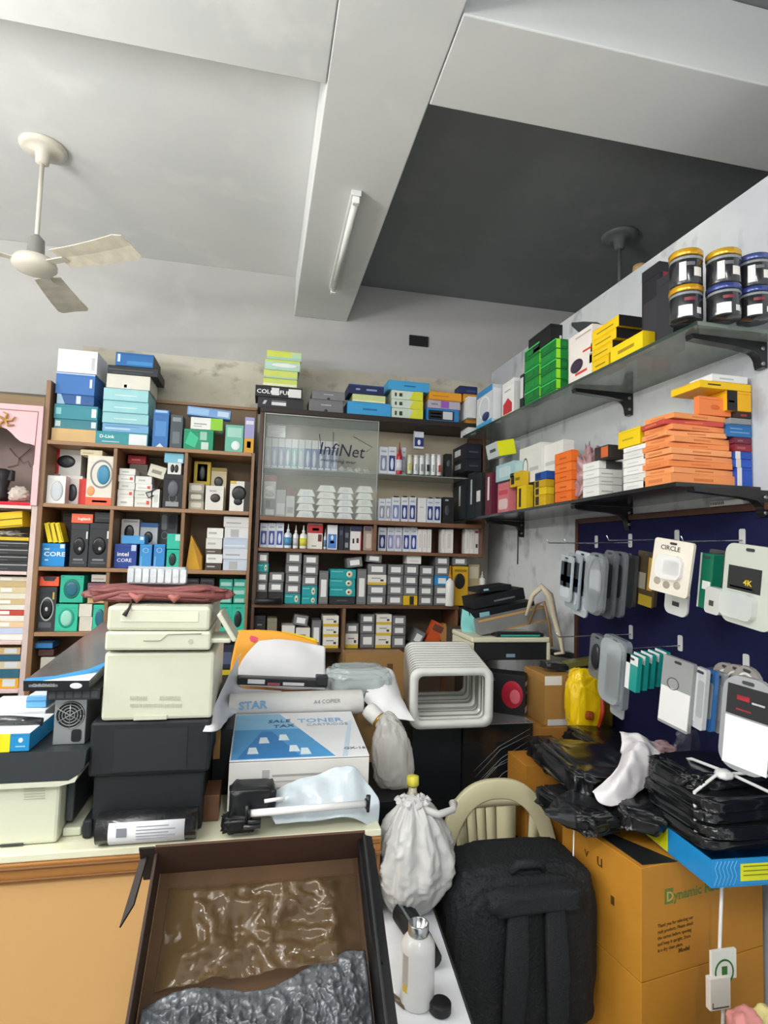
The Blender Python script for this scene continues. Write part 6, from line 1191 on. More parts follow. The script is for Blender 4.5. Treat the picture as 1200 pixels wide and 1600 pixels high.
bm = bmesh.new(); bx(bm, -w_/2-.002, w_/2+.002, -.162, .16, zt6-.4405, zt6-.438, .001); fin('wrap_film', bm, clear('aeb4b4', .5, .2), o)
nr = 12; near = (640, 768, 1043, 1136, 1.98); far = (632, 735, 1003, 1092, 2.30)
o = empty('foam_band_stack', 'stack of clear rectangular plastic bands standing on the black boxes', 'packaging', P(700, 1136, 2.1))
fmat = mat('eef0ea', rough=.2, alpha=.8, coat=.8, var=.1, bump=.3, bscale=25)
for k in range(nr):
    t = k/(nr-1); u0, u1, v0, v1, Y = [near[i]*(1-t)+far[i]*t for i in range(5)]
    A, B = P(u0, (v0+v1)/2, Y), P(u1, (v0+v1)/2, Y); T, D = P((u0+u1)/2, v0, Y), P((u0+u1)/2, v1, Y)
    D.z = max(D.z, zt5+.001); tt = .026+.004*math.sin(k*2.3)
    r_ = .035
    O_ = rrect(A.x, B.x, D.z, T.z, r_, 5); I_ = rrect(A.x+tt, B.x-tt, D.z+tt, T.z-tt, r_*.6, 5)
    bm = bmesh.new(); Ys = (Y-.015, Y+.015)
    vo = [[bm.verts.new((x, y, z)) for x, z in O_] for y in Ys]; vi = [[bm.verts.new((x, y, z)) for x, z in I_] for y in Ys]; n = len(O_)
    for i in range(n):
        j = (i+1) % n
        for q in ((vo[0][i], vo[0][j], vo[1][j], vo[1][i]), (vi[0][j], vi[0][i], vi[1][i], vi[1][j]), (vo[0][j], vo[0][i], vi[0][i], vi[0][j]), (vo[1][i], vo[1][j], vi[1][j], vi[1][i])): bm.faces.new(q).smooth = True
    loc(fin('plastic_band', bm, fmat, o))
# graphics card box with red ball
gz = zt6+.003; c_ = P(789, 1080, 2.27)
o = cbox('graphics_box', c_.x-.085, c_.x+.085, 2.22, 2.31, gz, gz+.16, '1f1d20', 'black box with glowing red ball picture on the stretch wrapped box', 'box', None, [('r', .02, .02, .98, .98, '1a181b'), ('o', .70, .5, .27, .36, 'b8243a', 'printed_ball', .0015), ('o', .76, .46, .15, .22, 'e8707c', 'printed_ball', .002), ('r', .08, .8, .3, .88, 'b9b9bb'), ('r', .08, .12, .2, .17, '9a9a9c'), ('R', ('r', .1, .72, .8, .82, 'dcdcdc')), ('R', ('r', .3, .5, .8, .55, 'b0b0b0')), ('R', ('s', .1, .06, .85, .2, 'd9d9d9'))], rz=R(-33), chk=False)
# kraft box with white tape strip, on the stack behind
ks = empty('none', 'x', 'x'); bpy.data.objects.remove(ks)
cA = cbox('kraft_carton', .935, 1.372, 1.90, 2.05, .60, .868, 'c98a35', 'orange brown carton peeking out right of the chair back under black bags', 'box', None, [], chk=False)
cbox('kraft_carton', 1.06, 1.372, 1.90, 2.6, .001, .598, 'a87834', 'large brown carton on the floor in the corner behind the chair', 'box', None, [], chk=False)
cbox('kraft_carton', 1.062, 1.372, 2.06, 2.6, .60, CZ-.655, 'a17233', 'brown carton in the corner under the yellow bag', 'box', None, [], chk=False)
a, b = P(832, 1225, 1.77), P(892, 1225, 1.77)
sx_ = P(851, 1100, 2.08); tz_ = P(870, 1055, 2.08)
o = cbox('speaker_carton', max(sx_.x, 1.05), P(899, 1100, 2.08).x+.0, 2.08, 2.26, CZ-.654, tz_.z, 'ab8146', 'upright kraft box with white top strip between red ball box and yellow bag', 'box', None, [('F', ('r', -.0, .8, .55, .98, 'e4e2dc')), ('F', ('t', .08, .83, .11, 'SPEX', '28282a', .9)), ('F', ('s', .1, .0, .8, .12, 'c9cdd0'))], chk=False)
crumple('yellow_bag', P(912, 1097, 2.0), (.062, .045, .125), mat('f0c80e', rough=.3, coat=.5, var=.08, bump=.2), 'bright yellow plastic bag with red print beside the kraft box', 'bag', 51, .12, 1.8, 5, flat=.6)
o = bpy.data.objects['yellow_bag']; bm = bmesh.new(); bx(bm, -.02, .012, -.058, -.05, -.05, -.02, .006); bx(bm, -.012, .004, -.062, -.058, -.042, -.028, .004); fin('printed_mark', bm, mat('a8521a'), o, rot=(0, R(8), 0))
bm = bmesh.new(); tube(bm, [(.03, -.045, -.1), (.05, -.05, -.02), (.055, -.03, .08)], [.004, .009, .004], 8); fin('red_stripe', bm, mat('a5301c'), o)
crumple('amber_bag', P(938, 1110, 2.06), (.045, .04, .08), mat('8a6a1a', rough=.35, coat=.4), 'dark amber bag half hidden behind the bright yellow bag', 'bag', 52, .2, 2, 4)
# things above: cream tray, wooden plank, black gadget pile
gz2 = gz+.158
o = empty('cream_tray', 'cream plastic tray with dark front lying on the red ball box', 'tray', P(798, 1012, 2.35)); tr = mat('d9d5bb', rough=.4)
A, B = P(737, 1010, 2.30), P(860, 1010, 2.30); zq0, zq1 = P(800, 1032, 2.3).z, P(800, 996, 2.3).z; zq0 = max(zq0, gz2)
bm = bmesh.new(); bx(bm, A.x, B.x, 2.30, 2.56, zq1-.022, zq1, .006); loc(fin('tray_top', bm, tr, o))
bm = bmesh.new(); bx(bm, A.x+.02, B.x-.012, 2.31, 2.55, zq0, zq1-.0225, .003); loc(fin('dark_front', bm, mat('202224', rough=.4), o))
for x in (A.x, B.x-.012): bm = bmesh.new(); bx(bm, x, x+.0115, 2.30, 2.55, zq0, zq1-.0225, .002); loc(fin('tray_side', bm, tr, o))
bm = bmesh.new(); bx(bm, (A.x+B.x)/2-.02, (A.x+B.x)/2+.02, 2.307, 2.3095, zq0+.012, zq0+.026); loc(fin('sticker', bm, mat('7f98ae'), o))
o = cbox('grey_panel', P(752, 985, 2.33).x, P(858, 985, 2.33).x, 2.34, 2.40, zq1+.035, zq1+.10, '80817f', 'grey slab with wooden edge lying tilted on the cream tray', 'board', None, [('F', ('r', 0, .86, 1, 1, 'c69a55')), ('F', ('r', .4, 0, 1, .1, 'b88a45'))], rot=(R(0), R(-12), 0), chk=False)
bm = bmesh.new(); bx(bm, -.11, .11, -.03, .03, 0, .016, .003); tag(fin('teal_black_bar', bm, mat('17191b'), loc=(P(812, 990, 2.31).x, 2.333, zq1+.001)), 'black bar with teal edge lying on the cream tray', 'bar')
bm = bmesh.new(); bx(bm, -.09, .09, -.0315, -.0302, .003, .010); fin('teal_edge', bm, mat('2fb09a'), bpy.data.objects['teal_black_bar'])
for i, (u0, v0, u1, v1, tl) in enumerate(((735, 945, 838, 972, -9), (740, 925, 822, 948, -12), (748, 915, 800, 928, -8))):
    A, B = P(u0, (v0+v1)/2, 2.48), P(u1, (v0+v1)/2, 2.48); zz0 = P((u0+u1)/2, v1, 2.48).z+.012
    o = cbox('black_gadget', A.x, B.x, 2.48, 2.62, zz0, P((u0+u1)/2, v0, 2.48).z-.004, '15171a', f'black flat gadget, {("bottom", "middle", "top")[i]} of three piled near the corner', 'gadget', None, [('F', ('s', .15, .4, .3, .75, '8fc4d0')) if i != 1 else ('F', ('r', .4, .3, .8, .45, '6a7478'))], rot=(0, R(tl), 0), chk=False, seam=False)
bm = bmesh.new(); pts = [P(u, v, y) for u, v, y in ((822, 962, 2.3), (832, 930, 2.3), (846, 917, 2.28), (858, 930, 2.27), (866, 965, 2.26), (876, 1000, 2.25), (880, 1020, 2.25), (866, 1022, 2.27))]
tube(bm, pts, [.006, .012, .016, .018, .013, .01, .009, .006], 8); tag(fin('cable_bundle', bm, mat('cbbfa6', rough=.5, var=.2)), 'looped beige ribbon cable bundle beside the black gadgets', 'cable')
bm = bmesh.new(); pts = [P(u, v, y) for u, v, y in ((826, 975, 2.32), (838, 945, 2.32), (850, 940, 2.3), (858, 975, 2.29), (862, 1010, 2.29))]
tube(bm, pts, .006, 8); tag(fin('cable_bundle', bm, mat('8a6a48', rough=.5, var=.2)), 'brown cable inside the beige cable loop', 'cable')
sheet('teal_cloth', [[(722, 952, 2.5), (735, 958, 2.48)], [(720, 980, 2.48), (752, 985, 2.46)], [(728, 998, 2.46), (745, 1000, 2.44)]], mat('7cc4c0', rough=.6), 'pale teal crumpled paper left of the black gadgets', 'paper', .006, 12)
cbox('dark_crate', .905, 1.04, 2.58, 2.715, .441, P(785, 985, 2.55).z, '3d3026', 'dark tall crate behind the gadget pile near the corner', 'box', None, [('F', ('s', .04, .88, .16, .94, 'dfe3e6'))], chk=False)
# gadgets on top of the kraft box near the hooks
for i, (u, v, Y, w_, hx, tl) in enumerate(((866, 1040, 2.15, .05, '2a2c2e', 5), (905, 1035, 2.2, .07, '6d6a32', -8), (880, 1022, 2.4, .06, '34373a', 8), (925, 1050, 2.22, .04, 'c9a51a', -20))):
    crumple('loose_gadget', P(u, v, Y), (w_, .03, .014), mat(hx, rough=.3, coat=.4), ['black adaptor lying on the upright kraft box', 'olive black strip of parts above the yellow bag', 'dark grey gadget behind the black adaptor', 'yellow wrapped bit above the bright yellow bag'][i], 'gadget', 60+i, .15, 2, 4, flat=.4, rot=(0, R(tl), 0))
# ================= plastic chair =================
YB_ = 1.86; A, B = P(680, 1300, YB_), P(875, 1300, YB_); cx = (A.x+B.x)/2; hw = (B.x-A.x)/2; ztop = P(778, 1222, YB_).z; zs = .40
chm = mat('e6dfb6', rough=.38, var=.05)
ch = empty('plastic_chair', 'cream white moulded plastic chair with slatted back behind the backpack', 'chair', (cx, 1.66, 0))
def cloc(o): o.location = (0, -1.66, 0); return o
def back_y(z): return YB_-.015+(z-zs)*.10
def arch(x, w): return math.sqrt(max(0, 1-abs(x/w)**2.4))
bm = bmesh.new(); n = 36; Vf = []
zb_l = zs+.02; Hh = ztop-zb_l
outer, inner = [], []
for k in range(n+1):
    t = math.pi*k/n; c_, s_ = math.cos(t), math.sin(t)
    outer.append((hw*math.copysign(abs(c_)**.8, c_), zb_l+Hh*abs(s_)**.72)); inner.append(((hw-.045)*math.copysign(abs(c_)**.85, c_), zb_l+(Hh-.062)*abs(s_)**.78))
def ribbon(bm, o1, o2, th=.018):
    rows = []
    for (x, z), (x2, z2) in zip(o1, o2):
        rows.append([bm.verts.new(p) for p in ((x, back_y(z)-th/2, z), (x2, back_y(z2)-th/2, z2), (x2, back_y(z2)+th/2, z2), (x, back_y(z)+th/2, z))])
    for a_, b_ in zip(rows, rows[1:]):
        for i in range(4):
            f = bm.faces.new((a_[i], a_[(i+1) % 4], b_[(i+1) % 4], b_[i])); f.smooth = True
    bm.faces.new(rows[0]); bm.faces.new(rows[-1][::-1])
ribbon(bm, outer, inner, .022); o = cloc(fin('back_frame', bm, chm, ch)); md = o.modifiers.new('b', 'BEVEL'); md.width = .004; md.segments = 2
xs = [-.15, -.115, -.08, -.045, -.006, .07]
for k in range(5):
    bm = bmesh.new(); x0, x1_ = xs[k]+.0022, xs[k+1]-.0022; m_ = 10; o1, o2 = [], []
    for i in range(m_+1):
        z = zs+.03+(ztop-.052-(abs((xs[k]+xs[k+1])/2)**2)*1.5-zs-.03)*i/m_; f = .78+.22*i/m_
        o1.append((x0*f, z)); o2.append((x1_*f, z))
    ribbon(bm, o1, o2, .010); cloc(fin('back_slat', bm, chm, ch))
for s in (-1, 1):                          # wide outer slats beside the two teardrop openings
    bm = bmesh.new(); o1, o2 = [], []
    for i in range(11):
        z = zs+.03+(ztop-.115-zs)*i/10; f = .78+.22*i/10
        o1.append((s*.120*f, z)); o2.append((s*(.132+.004*i)*f, z))
    ribbon(bm, o1, o2, .010); cloc(fin('back_slat', bm, chm, ch))
bm = bmesh.new(); ribbon(bm, [(x/40, ztop-.050-.35*(x/40)**2*1.0) for x in range(-6, 7)], [(x/40, ztop-.085-.35*(x/40)**2) for x in range(-6, 7)], .014); cloc(fin('back_yoke', bm, chm, ch))
bm = bmesh.new(); prism(bm, [(-.15, -.22), (.07, -.22), (.085, -.20), (.085, -.035), (.19, .01), (.19, .19), (-.19, .19), (-.19, .01), (-.16, -.05), (-.16, -.20)], zs-.018, zs, ax='z'); o = fin('seat', bm, chm, ch, (0, 0, 0)); 
for s in (-1, 1):
    for y in (-.18, .15):
        bm = bmesh.new(); tube(bm, [((s*(hw-.11) if y > 0 else (-.125, .055)[s > 0]), y, zs-.02), ((s*(hw-.10) if y > 0 else (-.13, .055)[s > 0]), y, .002)], [.022, .016], 10); fin('leg', bm, chm, ch)
# ================= backpack on the chair =================
A, B = P(714, 1450, 1.40), P(936, 1450, 1.40); bxw = (B.x-A.x)/2; bcx = (A.x+B.x)/2; bzt = P(820, 1334, 1.5).z; bz0 = zs+.002; bh = bzt-bz0
bpm = mat('131619', rough=.75, var=.2, bump=.5, bscale=120); bps = mat('191e21', rough=.8, bump=.4, bscale=200)
def bshape(a_, q): return Vector((a_.x*(1-.05*max(0, q.z)**2), a_.y*(1-.1*q.z), a_.z))
o = crumple('backpack', (bcx, 1.50, bz0+bh/2), (bxw*1.03, .115, bh/2*1.06), bpm, 'large black backpack standing on the plastic chair with straps forward', 'bag', 71, .05, 2.2, 6, bshape, flat=.36, ridge=.8)
yf = -.122
for s in (-1, 1):
    bm = bmesh.new(); n = 12; rows = []
    for k in range(n+1):
        t = k/n; z = bh/2*(.80-1.72*t); x = s*(.048+.014*t); w_ = .024+.006*math.sin(t*3); y = yf-.016-.012*math.sin(t*math.pi)
        rows.append([bm.verts.new(p) for p in ((x-w_, y, z), (x+w_, y, z), (x+w_, y+.016, z), (x-w_, y+.016, z))])
    for a_, b_ in zip(rows, rows[1:]):
        for i in range(4): bm.faces.new((a_[i], a_[(i+1) % 4], b_[(i+1) % 4], b_[i])).smooth = True
    bm.faces.new(rows[0]); bm.faces.new(rows[-1][::-1])
    st = fin('shoulder_strap', bm, bps, o); md = st.modifiers.new('b', 'BEVEL'); md.width = .005; md.segments = 2
crumple('shoulder_yoke', (0, yf-.004, bh*.385), (bxw*.62, .022, .026), bps, '', '', 72, .15, 2, 4, flat=.4, parent=o)
bm = bmesh.new(); tube(bm, [(-.045, -.08, bh*.50), (-.03, -.09, bh*.56), (.03, -.09, bh*.56), (.045, -.08, bh*.50)], [.009, .011, .011, .009], 10); fin('grab_handle', bm, bps, o)
bm = bmesh.new(); tube(bm, [(-bxw*.9, -.06, bh*.05), (-bxw*.86, -.06, bh*.36), (-bxw*.5, -.06, bh*.50), (bxw*.5, -.06, bh*.50), (bxw*.86, -.06, bh*.36), (bxw*.9, -.06, bh*.05)], .004, 6); fin('zip_piping', bm, mat('1f2426'), o)
bm = bmesh.new(); bx(bm, -.012, .012, yf-.018, yf-.012, bh*.34, bh*.37, .003); fin('logo_patch', bm, mat('6a5248'), o, rot=(0, R(-20), 0))
# ================= white side table, bottle, tied bag =================
zt7 = CZ-.935
A, B = un(668, 1395, 2, zt7), un(736, 1600, 2, zt7)
tb = empty('white_side_table', 'narrow white topped table between the open carton and backpack', 'table', (A.x-.2, 1.2, 0))
q = (B-A).normalized(); B2 = B+q*.45; A2 = A-q*.13
bm = bmesh.new(); prism(bm, [(A2.x, A2.y), (B2.x, B2.y), (B2.x-.34, B2.y), (A2.x-.25, 1.43), (xcr+.012, 1.43), (xcr+.012, A2.y)], zt7-.02, zt7, ax='z'); loc(fin('table_top', bm, mat('eef0f4', rough=.3), tb))
bm = bmesh.new(); n_ = Vector((-q.y, q.x, 0))*.004; prism(bm, [(A2.x+.001, A2.y), (B2.x+.001, B2.y), (B2.x+.005, B2.y), (A2.x+.005, A2.y)], zt7-.022, zt7+.001, ax='z'); loc(fin('dark_edge_band', bm, mat('3a3c3e', rough=.3), tb))
for (x, y) in ((A2.x-.03, A2.y-.03), (B2.x-.03, B2.y+.03), (B2.x-.3, B2.y+.03), (A2.x-.22, 1.40)):
    bm = bmesh.new(); bx(bm, x-.015, x+.015, y-.015, y+.015, 0, zt7-.0205); loc(fin('leg', bm, mat('3a3c3e', metal=.4), tb))
p = un(651, 1566, 2, zt7); r = .5*52/F*p.y*1.02; Hb = un(651, 1442, 1, p.y).z-zt7
o = empty('steel_bottle', 'white steel drinking bottle with its cap off on the white table', 'bottle', (p.x, p.y, zt7+.001)); bw = mat('d8d8d6', rough=.3, coat=.3)
bm = bmesh.new(); lathe(bm, [(r*.9, 0), (r, .006), (r*1.0, Hb*.70), (r*.96, Hb*.76), (r*.72, Hb*.83), (r*.60, Hb*.86)], 36); fin('body', bm, bw, o, smooth=True)
bm = bmesh.new(); lathe(bm, [(r*.60, Hb*.861), (r*.62, Hb*.88), (r*.60, Hb*.90), (r*.60, Hb*.99), (r*.56, Hb), (r*.50, Hb*.99), (r*.49, Hb*.86), (r*.1, Hb*.855)], 32); fin('steel_neck', bm, mat('b5b7b8', rough=.2, metal=.9), o, smooth=True)
for (z0_, z1_, a0, a1, hx) in ((.30, .68, 195, 222, 'a9a69a'), (.22, .32, 198, 220, 'c9a83a')):
    bm = bmesh.new(); vs = [[bm.verts.new((r*1.004*math.cos(R(a0+(a1-a0)*k/6)), r*1.004*math.sin(R(a0+(a1-a0)*k/6)), z*Hb)) for k in range(7)] for z in (z0_, z1_)]
    for k in range(6): bm.faces.new((vs[0][k], vs[0][k+1], vs[1][k+1], vs[1][k]))
    fin('printed_label', bm, mat(hx), o)
p = un(688, 1582, 2, zt7); bm = bmesh.new(); lathe(bm, [(.019, 0), (.022, .003), (.022, .018), (.019, .021), (.002, .021)], 24); tag(fin('flask_stopper', bm, mat('141517', rough=.5), loc=(p.x, p.y, zt7+.001)), 'black round bottle cap lying on the white table', 'cap')
p = un(622, 1572, 2, zt7); bm = bmesh.new(); tube(bm, [(p.x-.012, p.y+.03, zt7+.006), (p.x+.012, p.y-.012, zt7+.006)], .005, 8); tag(fin('bolt', bm, mat('6a5a48', rough=.4, metal=.4)), 'short rusty bolt lying beside the carton on the white table', 'bolt')
A, B = un(630, 1425, 2, zt7+.032), un(678, 1500, 2, zt7+.024)
bm = bmesh.new(); d_ = (B-A); tube(bm, [A, A+d_*.3, A+d_*.7, B], [.03, .028, .026, .02], 12); o = fin('folded_umbrella', bm, mat('131416', rough=.6)); tag(o, 'black folded umbrella lying behind the steel bottle on white table', 'umbrella')
bm = bmesh.new(); tube(bm, [A+Vector((-.012, -.02, .028)), B+Vector((-.012, -.012, .022))], .0035, 8); fin('grey_rib', bm, mat('8b9698', rough=.3, metal=.5), o)
# tied grey bag
p = un(652, 1405, 2, zt7); bt = P(650, 1240, 1.52).z; hb = (bt-zt7)/2
bm = bmesh.new(); NA, NZ = 110, 70; rows = []
for j in range(NZ+1):
    t = j/NZ; rw = (.30+.70*math.sin(min(1, t/.42)*math.pi/2)**.8) if t < .42 else 1-.78*((t-.42)/.58)**1.7
    row = []
    for i in range(NA):
        a_ = 2*math.pi*i/NA; fold = (.035+.10*t**2)*(math.sin(a_*9+1.5*math.sin(3*t))+.6*math.sin(a_*17+4*t))
        q = Vector((math.cos(a_)*2.2, math.sin(a_)*2.2, t*3.2)); nz_ = .10*noise.noise(q)+.085*(1-2*abs(noise.noise(q*2.2)))+.04*(1-2*abs(noise.noise(q*5)))
        r_ = rw*(1+fold+nz_); row.append(bm.verts.new((.100*r_*math.cos(a_)+.01*math.sin(t*3), .085*r_*math.sin(a_), -hb+2*hb*(1-(1-t)**1.05)+.012*noise.noise(q*1.5))))
    rows.append(row)
for A_, B_ in zip(rows, rows[1:]):
    for i in range(NA): bm.faces.new((A_[i], A_[(i+1) % NA], B_[(i+1) % NA], B_[i])).smooth = True
bm.faces.new(rows[0][::-1]); bm.faces.new(rows[-1])
zmn = -hb*.97
for v in bm.verts: v.co.z = max(v.co.z, zmn)
o = tag(fin('tied_plastic_bag', bm, mat('bdbdbb', rough=.4, coat=.2, var=.08, bump=.3, bscale=22), loc=(P(641, 1320, 1.52).x, 1.505, zt7+hb*.98)), 'grey white plastic bag tied at its neck beside the plastic chair', 'plastic bag')
bm = bmesh.new()
for k in range(9):
    a_ = k*.7; tube(bm, [(.02*math.cos(a_), .02*math.sin(a_), hb*.80), (.045*math.cos(a_), .035*math.sin(a_), hb*.98)], [.004, .009], 6)
fin('gathered_neck', bm, mat('c9c9c9', rough=.35, coat=.3), o)
bm = bmesh.new(); tube(bm, [(.02, -.02, hb*.84), (.06, -.035, hb*.78), (.105, -.02, hb*.80), (.112, .0, hb*.86)], [.012, .010, .009, .012], 8); fin('bag_handle', bm, mat('c2c2c0', rough=.35, coat=.3), o)
p = P(645, 1225, 1.645); bm = bmesh.new(); lathe(bm, [(.02, zt7-p.z+.001), (.022, -.04), (.012, -.02), (.012, 0)], 16, p); o = fin('squeeze_bottle', bm, mat('cfc9b0', rough=.3)); tag(o, 'bottle with yellow cap standing behind the tied grey bag', 'bottle')
bm = bmesh.new(); lathe(bm, [(.016, -.004), (.018, 0), (.017, .022), (.003, .024)], 16, p); fin('yellow_cap', bm, mat('d9d04a'), o)
o2 = bpy.data.objects['squeeze_bottle']
# ================= open carton in the foreground =================
P1, P2 = P(252, 1362, 1.12), P(560, 1345, 1.095); P2.y = P1.y = 1.11; P2.z = P1.z = (P1.z+P2.z)/2
dv = ray(455, 205).normalized(); X_ = (P2-P1).normalized(); dv = (dv-X_*dv.dot(X_)).normalized(); N_ = X_.cross(dv); 
if N_.z < 0: N_ = -N_
wc = (P2-P1).length; Lc = .56; Hc = .088
o = empty('open_carton', 'open black outside brown inside carton leaning up in the foreground', 'box', P1)
M = Matrix((X_, dv, N_)).transposed()
o.rotation_euler = M.to_euler()
ins = mat('5c432c', rough=.8, var=.4, scale=7); blk = mat('17181a', rough=.5); brn = mat('4d3426', rough=.75, var=.15)  # inside brown lowered to carry the shading within the carton
def ocp(nm, m, *a, bev=.001, rot=None, loc_=None):
    bm = bmesh.new(); bx(bm, *a, bev); return fin(nm, bm, m, o, loc_, rot)
ocp('base_panel', ins, 0, wc, -Lc, 0, -.004, 0)
ocp('back_shell', blk, 0, wc, -Lc, 0, -.0075, -.0045)
ocp('far_wall', brn, -.004, wc+.004, .0005, .005, -.004, Hc)
ocp('side_wall', mat('3a2a20', rough=.7), -.0055, -.0005, -Lc, 0, -.004, Hc*.8)
ocp('side_wall', blk, wc+.0005, wc+.0055, -Lc, 0, -.004, Hc*.95)
ocp('far_flap', mat('2c211b', rough=.7), -.03, -.0045, .0005, .004, -.02, Hc*.98)
bm = bmesh.new(); prism(bm, [(-.0, 0), (.03, 0), (.036, -.10), (.02, -.20), (.004, -.17)], -.03, -.026, ax='z'); f_ = fin('side_flap', bm, blk, o, (wc+.006, .01, .09), (0, R(25), 0))
bm = bmesh.new(); prism(bm, [(0, 0), (.016, .0), (.004, -.075), (-.018, -.1)], 0, .003, ax='z'); fin('side_flap', bm, mat('241b17'), o, (-.028, .005, .05), (0, R(-40), 0))
ocp('side_panel', blk, wc+.0060, wc+.03, -Lc, -.0, -.01, .03)
# crumpled clear film and bubble wrap inside
def film(nm, m, x0, x1, y0, y1, z, amp, fr, seed, nx=70, ny=60, edge=None, label='', cat='', th=.0012):
    bm = bmesh.new(); V = []
    for j in range(ny+1):
        row = []
        for i in range(nx+1):
            tx, ty = i/nx, j/ny; ye = y1 + (edge(tx) if edge else 0)
            x = x0+(x1-x0)*tx; y = y0+(ye-y0)*ty
            q = Vector((x*fr, y*fr, seed)); d = (1-abs(noise.noise(q))*2)*.55+(1-abs(noise.noise(q*2.4))*2)*.3+.15*noise.noise(q*6)
            row.append(bm.verts.new((x, y, z+amp*(d+.6)*min(1, 6*min(tx, 1-tx, 1-ty)+.15))))
        V.append(row)
    for j in range(ny):
        for i in range(nx): bm.faces.new((V[j][i], V[j+1][i], V[j+1][i+1], V[j][i+1])).smooth = True
    f = fin(nm, bm, m); f.matrix_world = Matrix.Translation(P1) @ M.to_4x4(); md = f.modifiers.new('t', 'SOLIDIFY'); md.thickness = th; md.offset = 1
    return tag(f, label, cat)
film('clear_film', mat('6a5638', rough=.12, alpha=.34, coat=.8, var=0), .02, wc-.01, -.175, -.03, .002, .030, 14, 3, label='crumpled clear plastic film lying inside the open carton', cat='plastic film')
film('bubble_wrap', mat('606468', rough=.25, metal=.25, coat=.2, var=.99, scale=7, bump=.4, bscale=60), .008, wc-.008, -Lc+.01, -.20, .024, .036, 38, 11, nx=190, ny=170, edge=lambda t: .012*math.sin(t*9)+.035*t, label='silvery black crumpled bubble wrap in the near half of the open carton', cat='bubble wrap')
# ================= cartons at right =================
zct = CZ-.762; Cn = un(1002, 1357, 2, zct); Ca = un(897, 1300, 2, zct)
dl = (Ca-Cn).normalized(); th_ = math.atan2(dl.x, dl.y); Lb = (Ca-Cn).length+.05
th_ = -min(abs(th_), R(9))*(1 if th_ < 0 else -1) if abs(th_) > R(9) else th_
rzc = -th_; zsm = un(994, 1538, 1, Cn.y).z
def rotc(dx, dy): return Vector((Cn.x+dx*math.cos(rzc)-dy*math.sin(rzc), Cn.y+dx*math.sin(rzc)+dy*math.cos(rzc), 0))
WX = (XR-.02-Cn.x)/math.cos(rzc); DY = .30
krm = mat('c08428', rough=.6, var=.08, scale=6)
for i, (z0_, z1_, lb) in enumerate(((zsm+.001, zct, 'large brown carton with green lettering, upper of two in the right foreground'), (.20, zsm-.001, 'large plain brown carton, lower of two in the right foreground'), (.001, .199, 'brown carton on the floor under the two large ones'))):
    DY = .30 if i == 0 else .24
    c_ = rotc(WX/2, DY/2)
    o = cbox('rack_carton', c_.x-WX/2, c_.x+WX/2, c_.y-DY/2, c_.y+DY/2, z0_, z1_, 'c08428', lb, 'box', None, [], rz=rzc, chk=False, m=krm, seam=False)
    w_, d_, h_ = WX, DY, z1_-z0_
    if i == 0:
        gr = mat('5d7a35', var=0)
        text_mesh('ynamic Rack', .035, gr, o, (-w_/2+.106, -d_/2-.0008, h_*.65), wide=.98, bold=.0006)
        bm = bmesh.new(); bx(bm, -w_/2+.076, -w_/2+.103, -d_/2-.0012, -d_/2-.0002, h_*.65-.005, h_*.65+.031); fin('printed_mark', bm, gr, o)
        text_mesh('D', .032, mat('c9a050', var=0), o, (-w_/2+.080, -d_/2-.0016, h_*.65+.002), bold=.0008)
        dt = mat('5a3d14', var=0)
        for k, s in enumerate(('Thank you for selecting our', 'rack products. Please check', 'the carton before opening', 'and keep it upright. Store', 'in a dry clean place.')): text_mesh(s, .0125, dt, o, (-w_/2+.052, -d_/2-.0008, h_*.44-k*.0145), wide=.85)
        text_mesh('Model', .015, dt, o, (-w_/2+.12, -d_/2-.0008, h_*.17), bold=.0004)
        text_mesh('u', .05, dt, o, (-w_/2-.0008, d_*.02, h_*.75), (R(90), 0, R(-90)))
        text_mesh('v', .04, dt, o, (-w_/2-.0008, d_*.18, h_*.75), (R(90), 0, R(-90)))
        bm = bmesh.new(); bx(bm, -w_/2-.001, -w_/2-.0002, -d_/2+.09, -d_/2+.102, h_*.48, h_*.56); fin('printed_arrow', bm, dt, o)
# carton flap leaning up on the left side, dark gap inside
FC = {}
# blue tray with yellow ends
zb8 = zct+.004; Q = un(1112, 1388, 2, zb8); Ql = un(1004, 1300, 2, zb8)
dl2 = (Ql-Q); Ll = dl2.length*1.02; dl2.normalize(); ang = math.atan2(dl2.y, dl2.x)        # left edge direction
rzq = ang-math.pi/2; wq = .30
cq = Vector((Q.x, Q.y, zb8))+Vector((math.cos(rzq), math.sin(rzq), 0))*wq/2+Vector((-math.sin(rzq), math.cos(rzq), 0))*Ll/2
hq = un(1112, 1344, 1, Q.y).z-zb8
o = empty('blue_box_tray', 'blue cardboard tray with neon yellow labels under the tied black bundle', 'box', (cq.x, cq.y, zb8), rzq)
bl_ = mat('1f8fd2', rough=.4, var=.06)
for nm, a in (('tray_base', (-wq/2, wq/2, -Ll/2, Ll/2, 0, .003)), ('tray_wall', (-wq/2, wq/2, -Ll/2, -Ll/2+.003, .0035, hq)), ('tray_wall', (-wq/2, -wq/2+.003, -Ll/2+.0035, Ll/2, .0035, hq)), ('tray_wall', (wq/2-.003, wq/2, -Ll/2+.0035, Ll/2, .0035, hq)), ('tray_wall', (-wq/2+.0035, wq/2-.0035, Ll/2-.003, Ll/2, .0035, hq))):
    bm = bmesh.new(); bx(bm, *a); fin(nm, bm, bl_, o)
ye = mat('dfe51e', rough=.45)
bm = bmesh.new(); bx(bm, -wq/2-.0012, -wq/2-.0003, Ll*.08, Ll/2, .002, hq+.01); fin('yellow_end', bm, ye, o)
for k in range(3): bm = bmesh.new(); bx(bm, -wq/2-.002, -wq/2-.0013, Ll*.2, Ll*.44, hq*.75-k*.012, hq*.75-k*.012+.003); fin('printed_line', bm, mat('7a8020'), o)
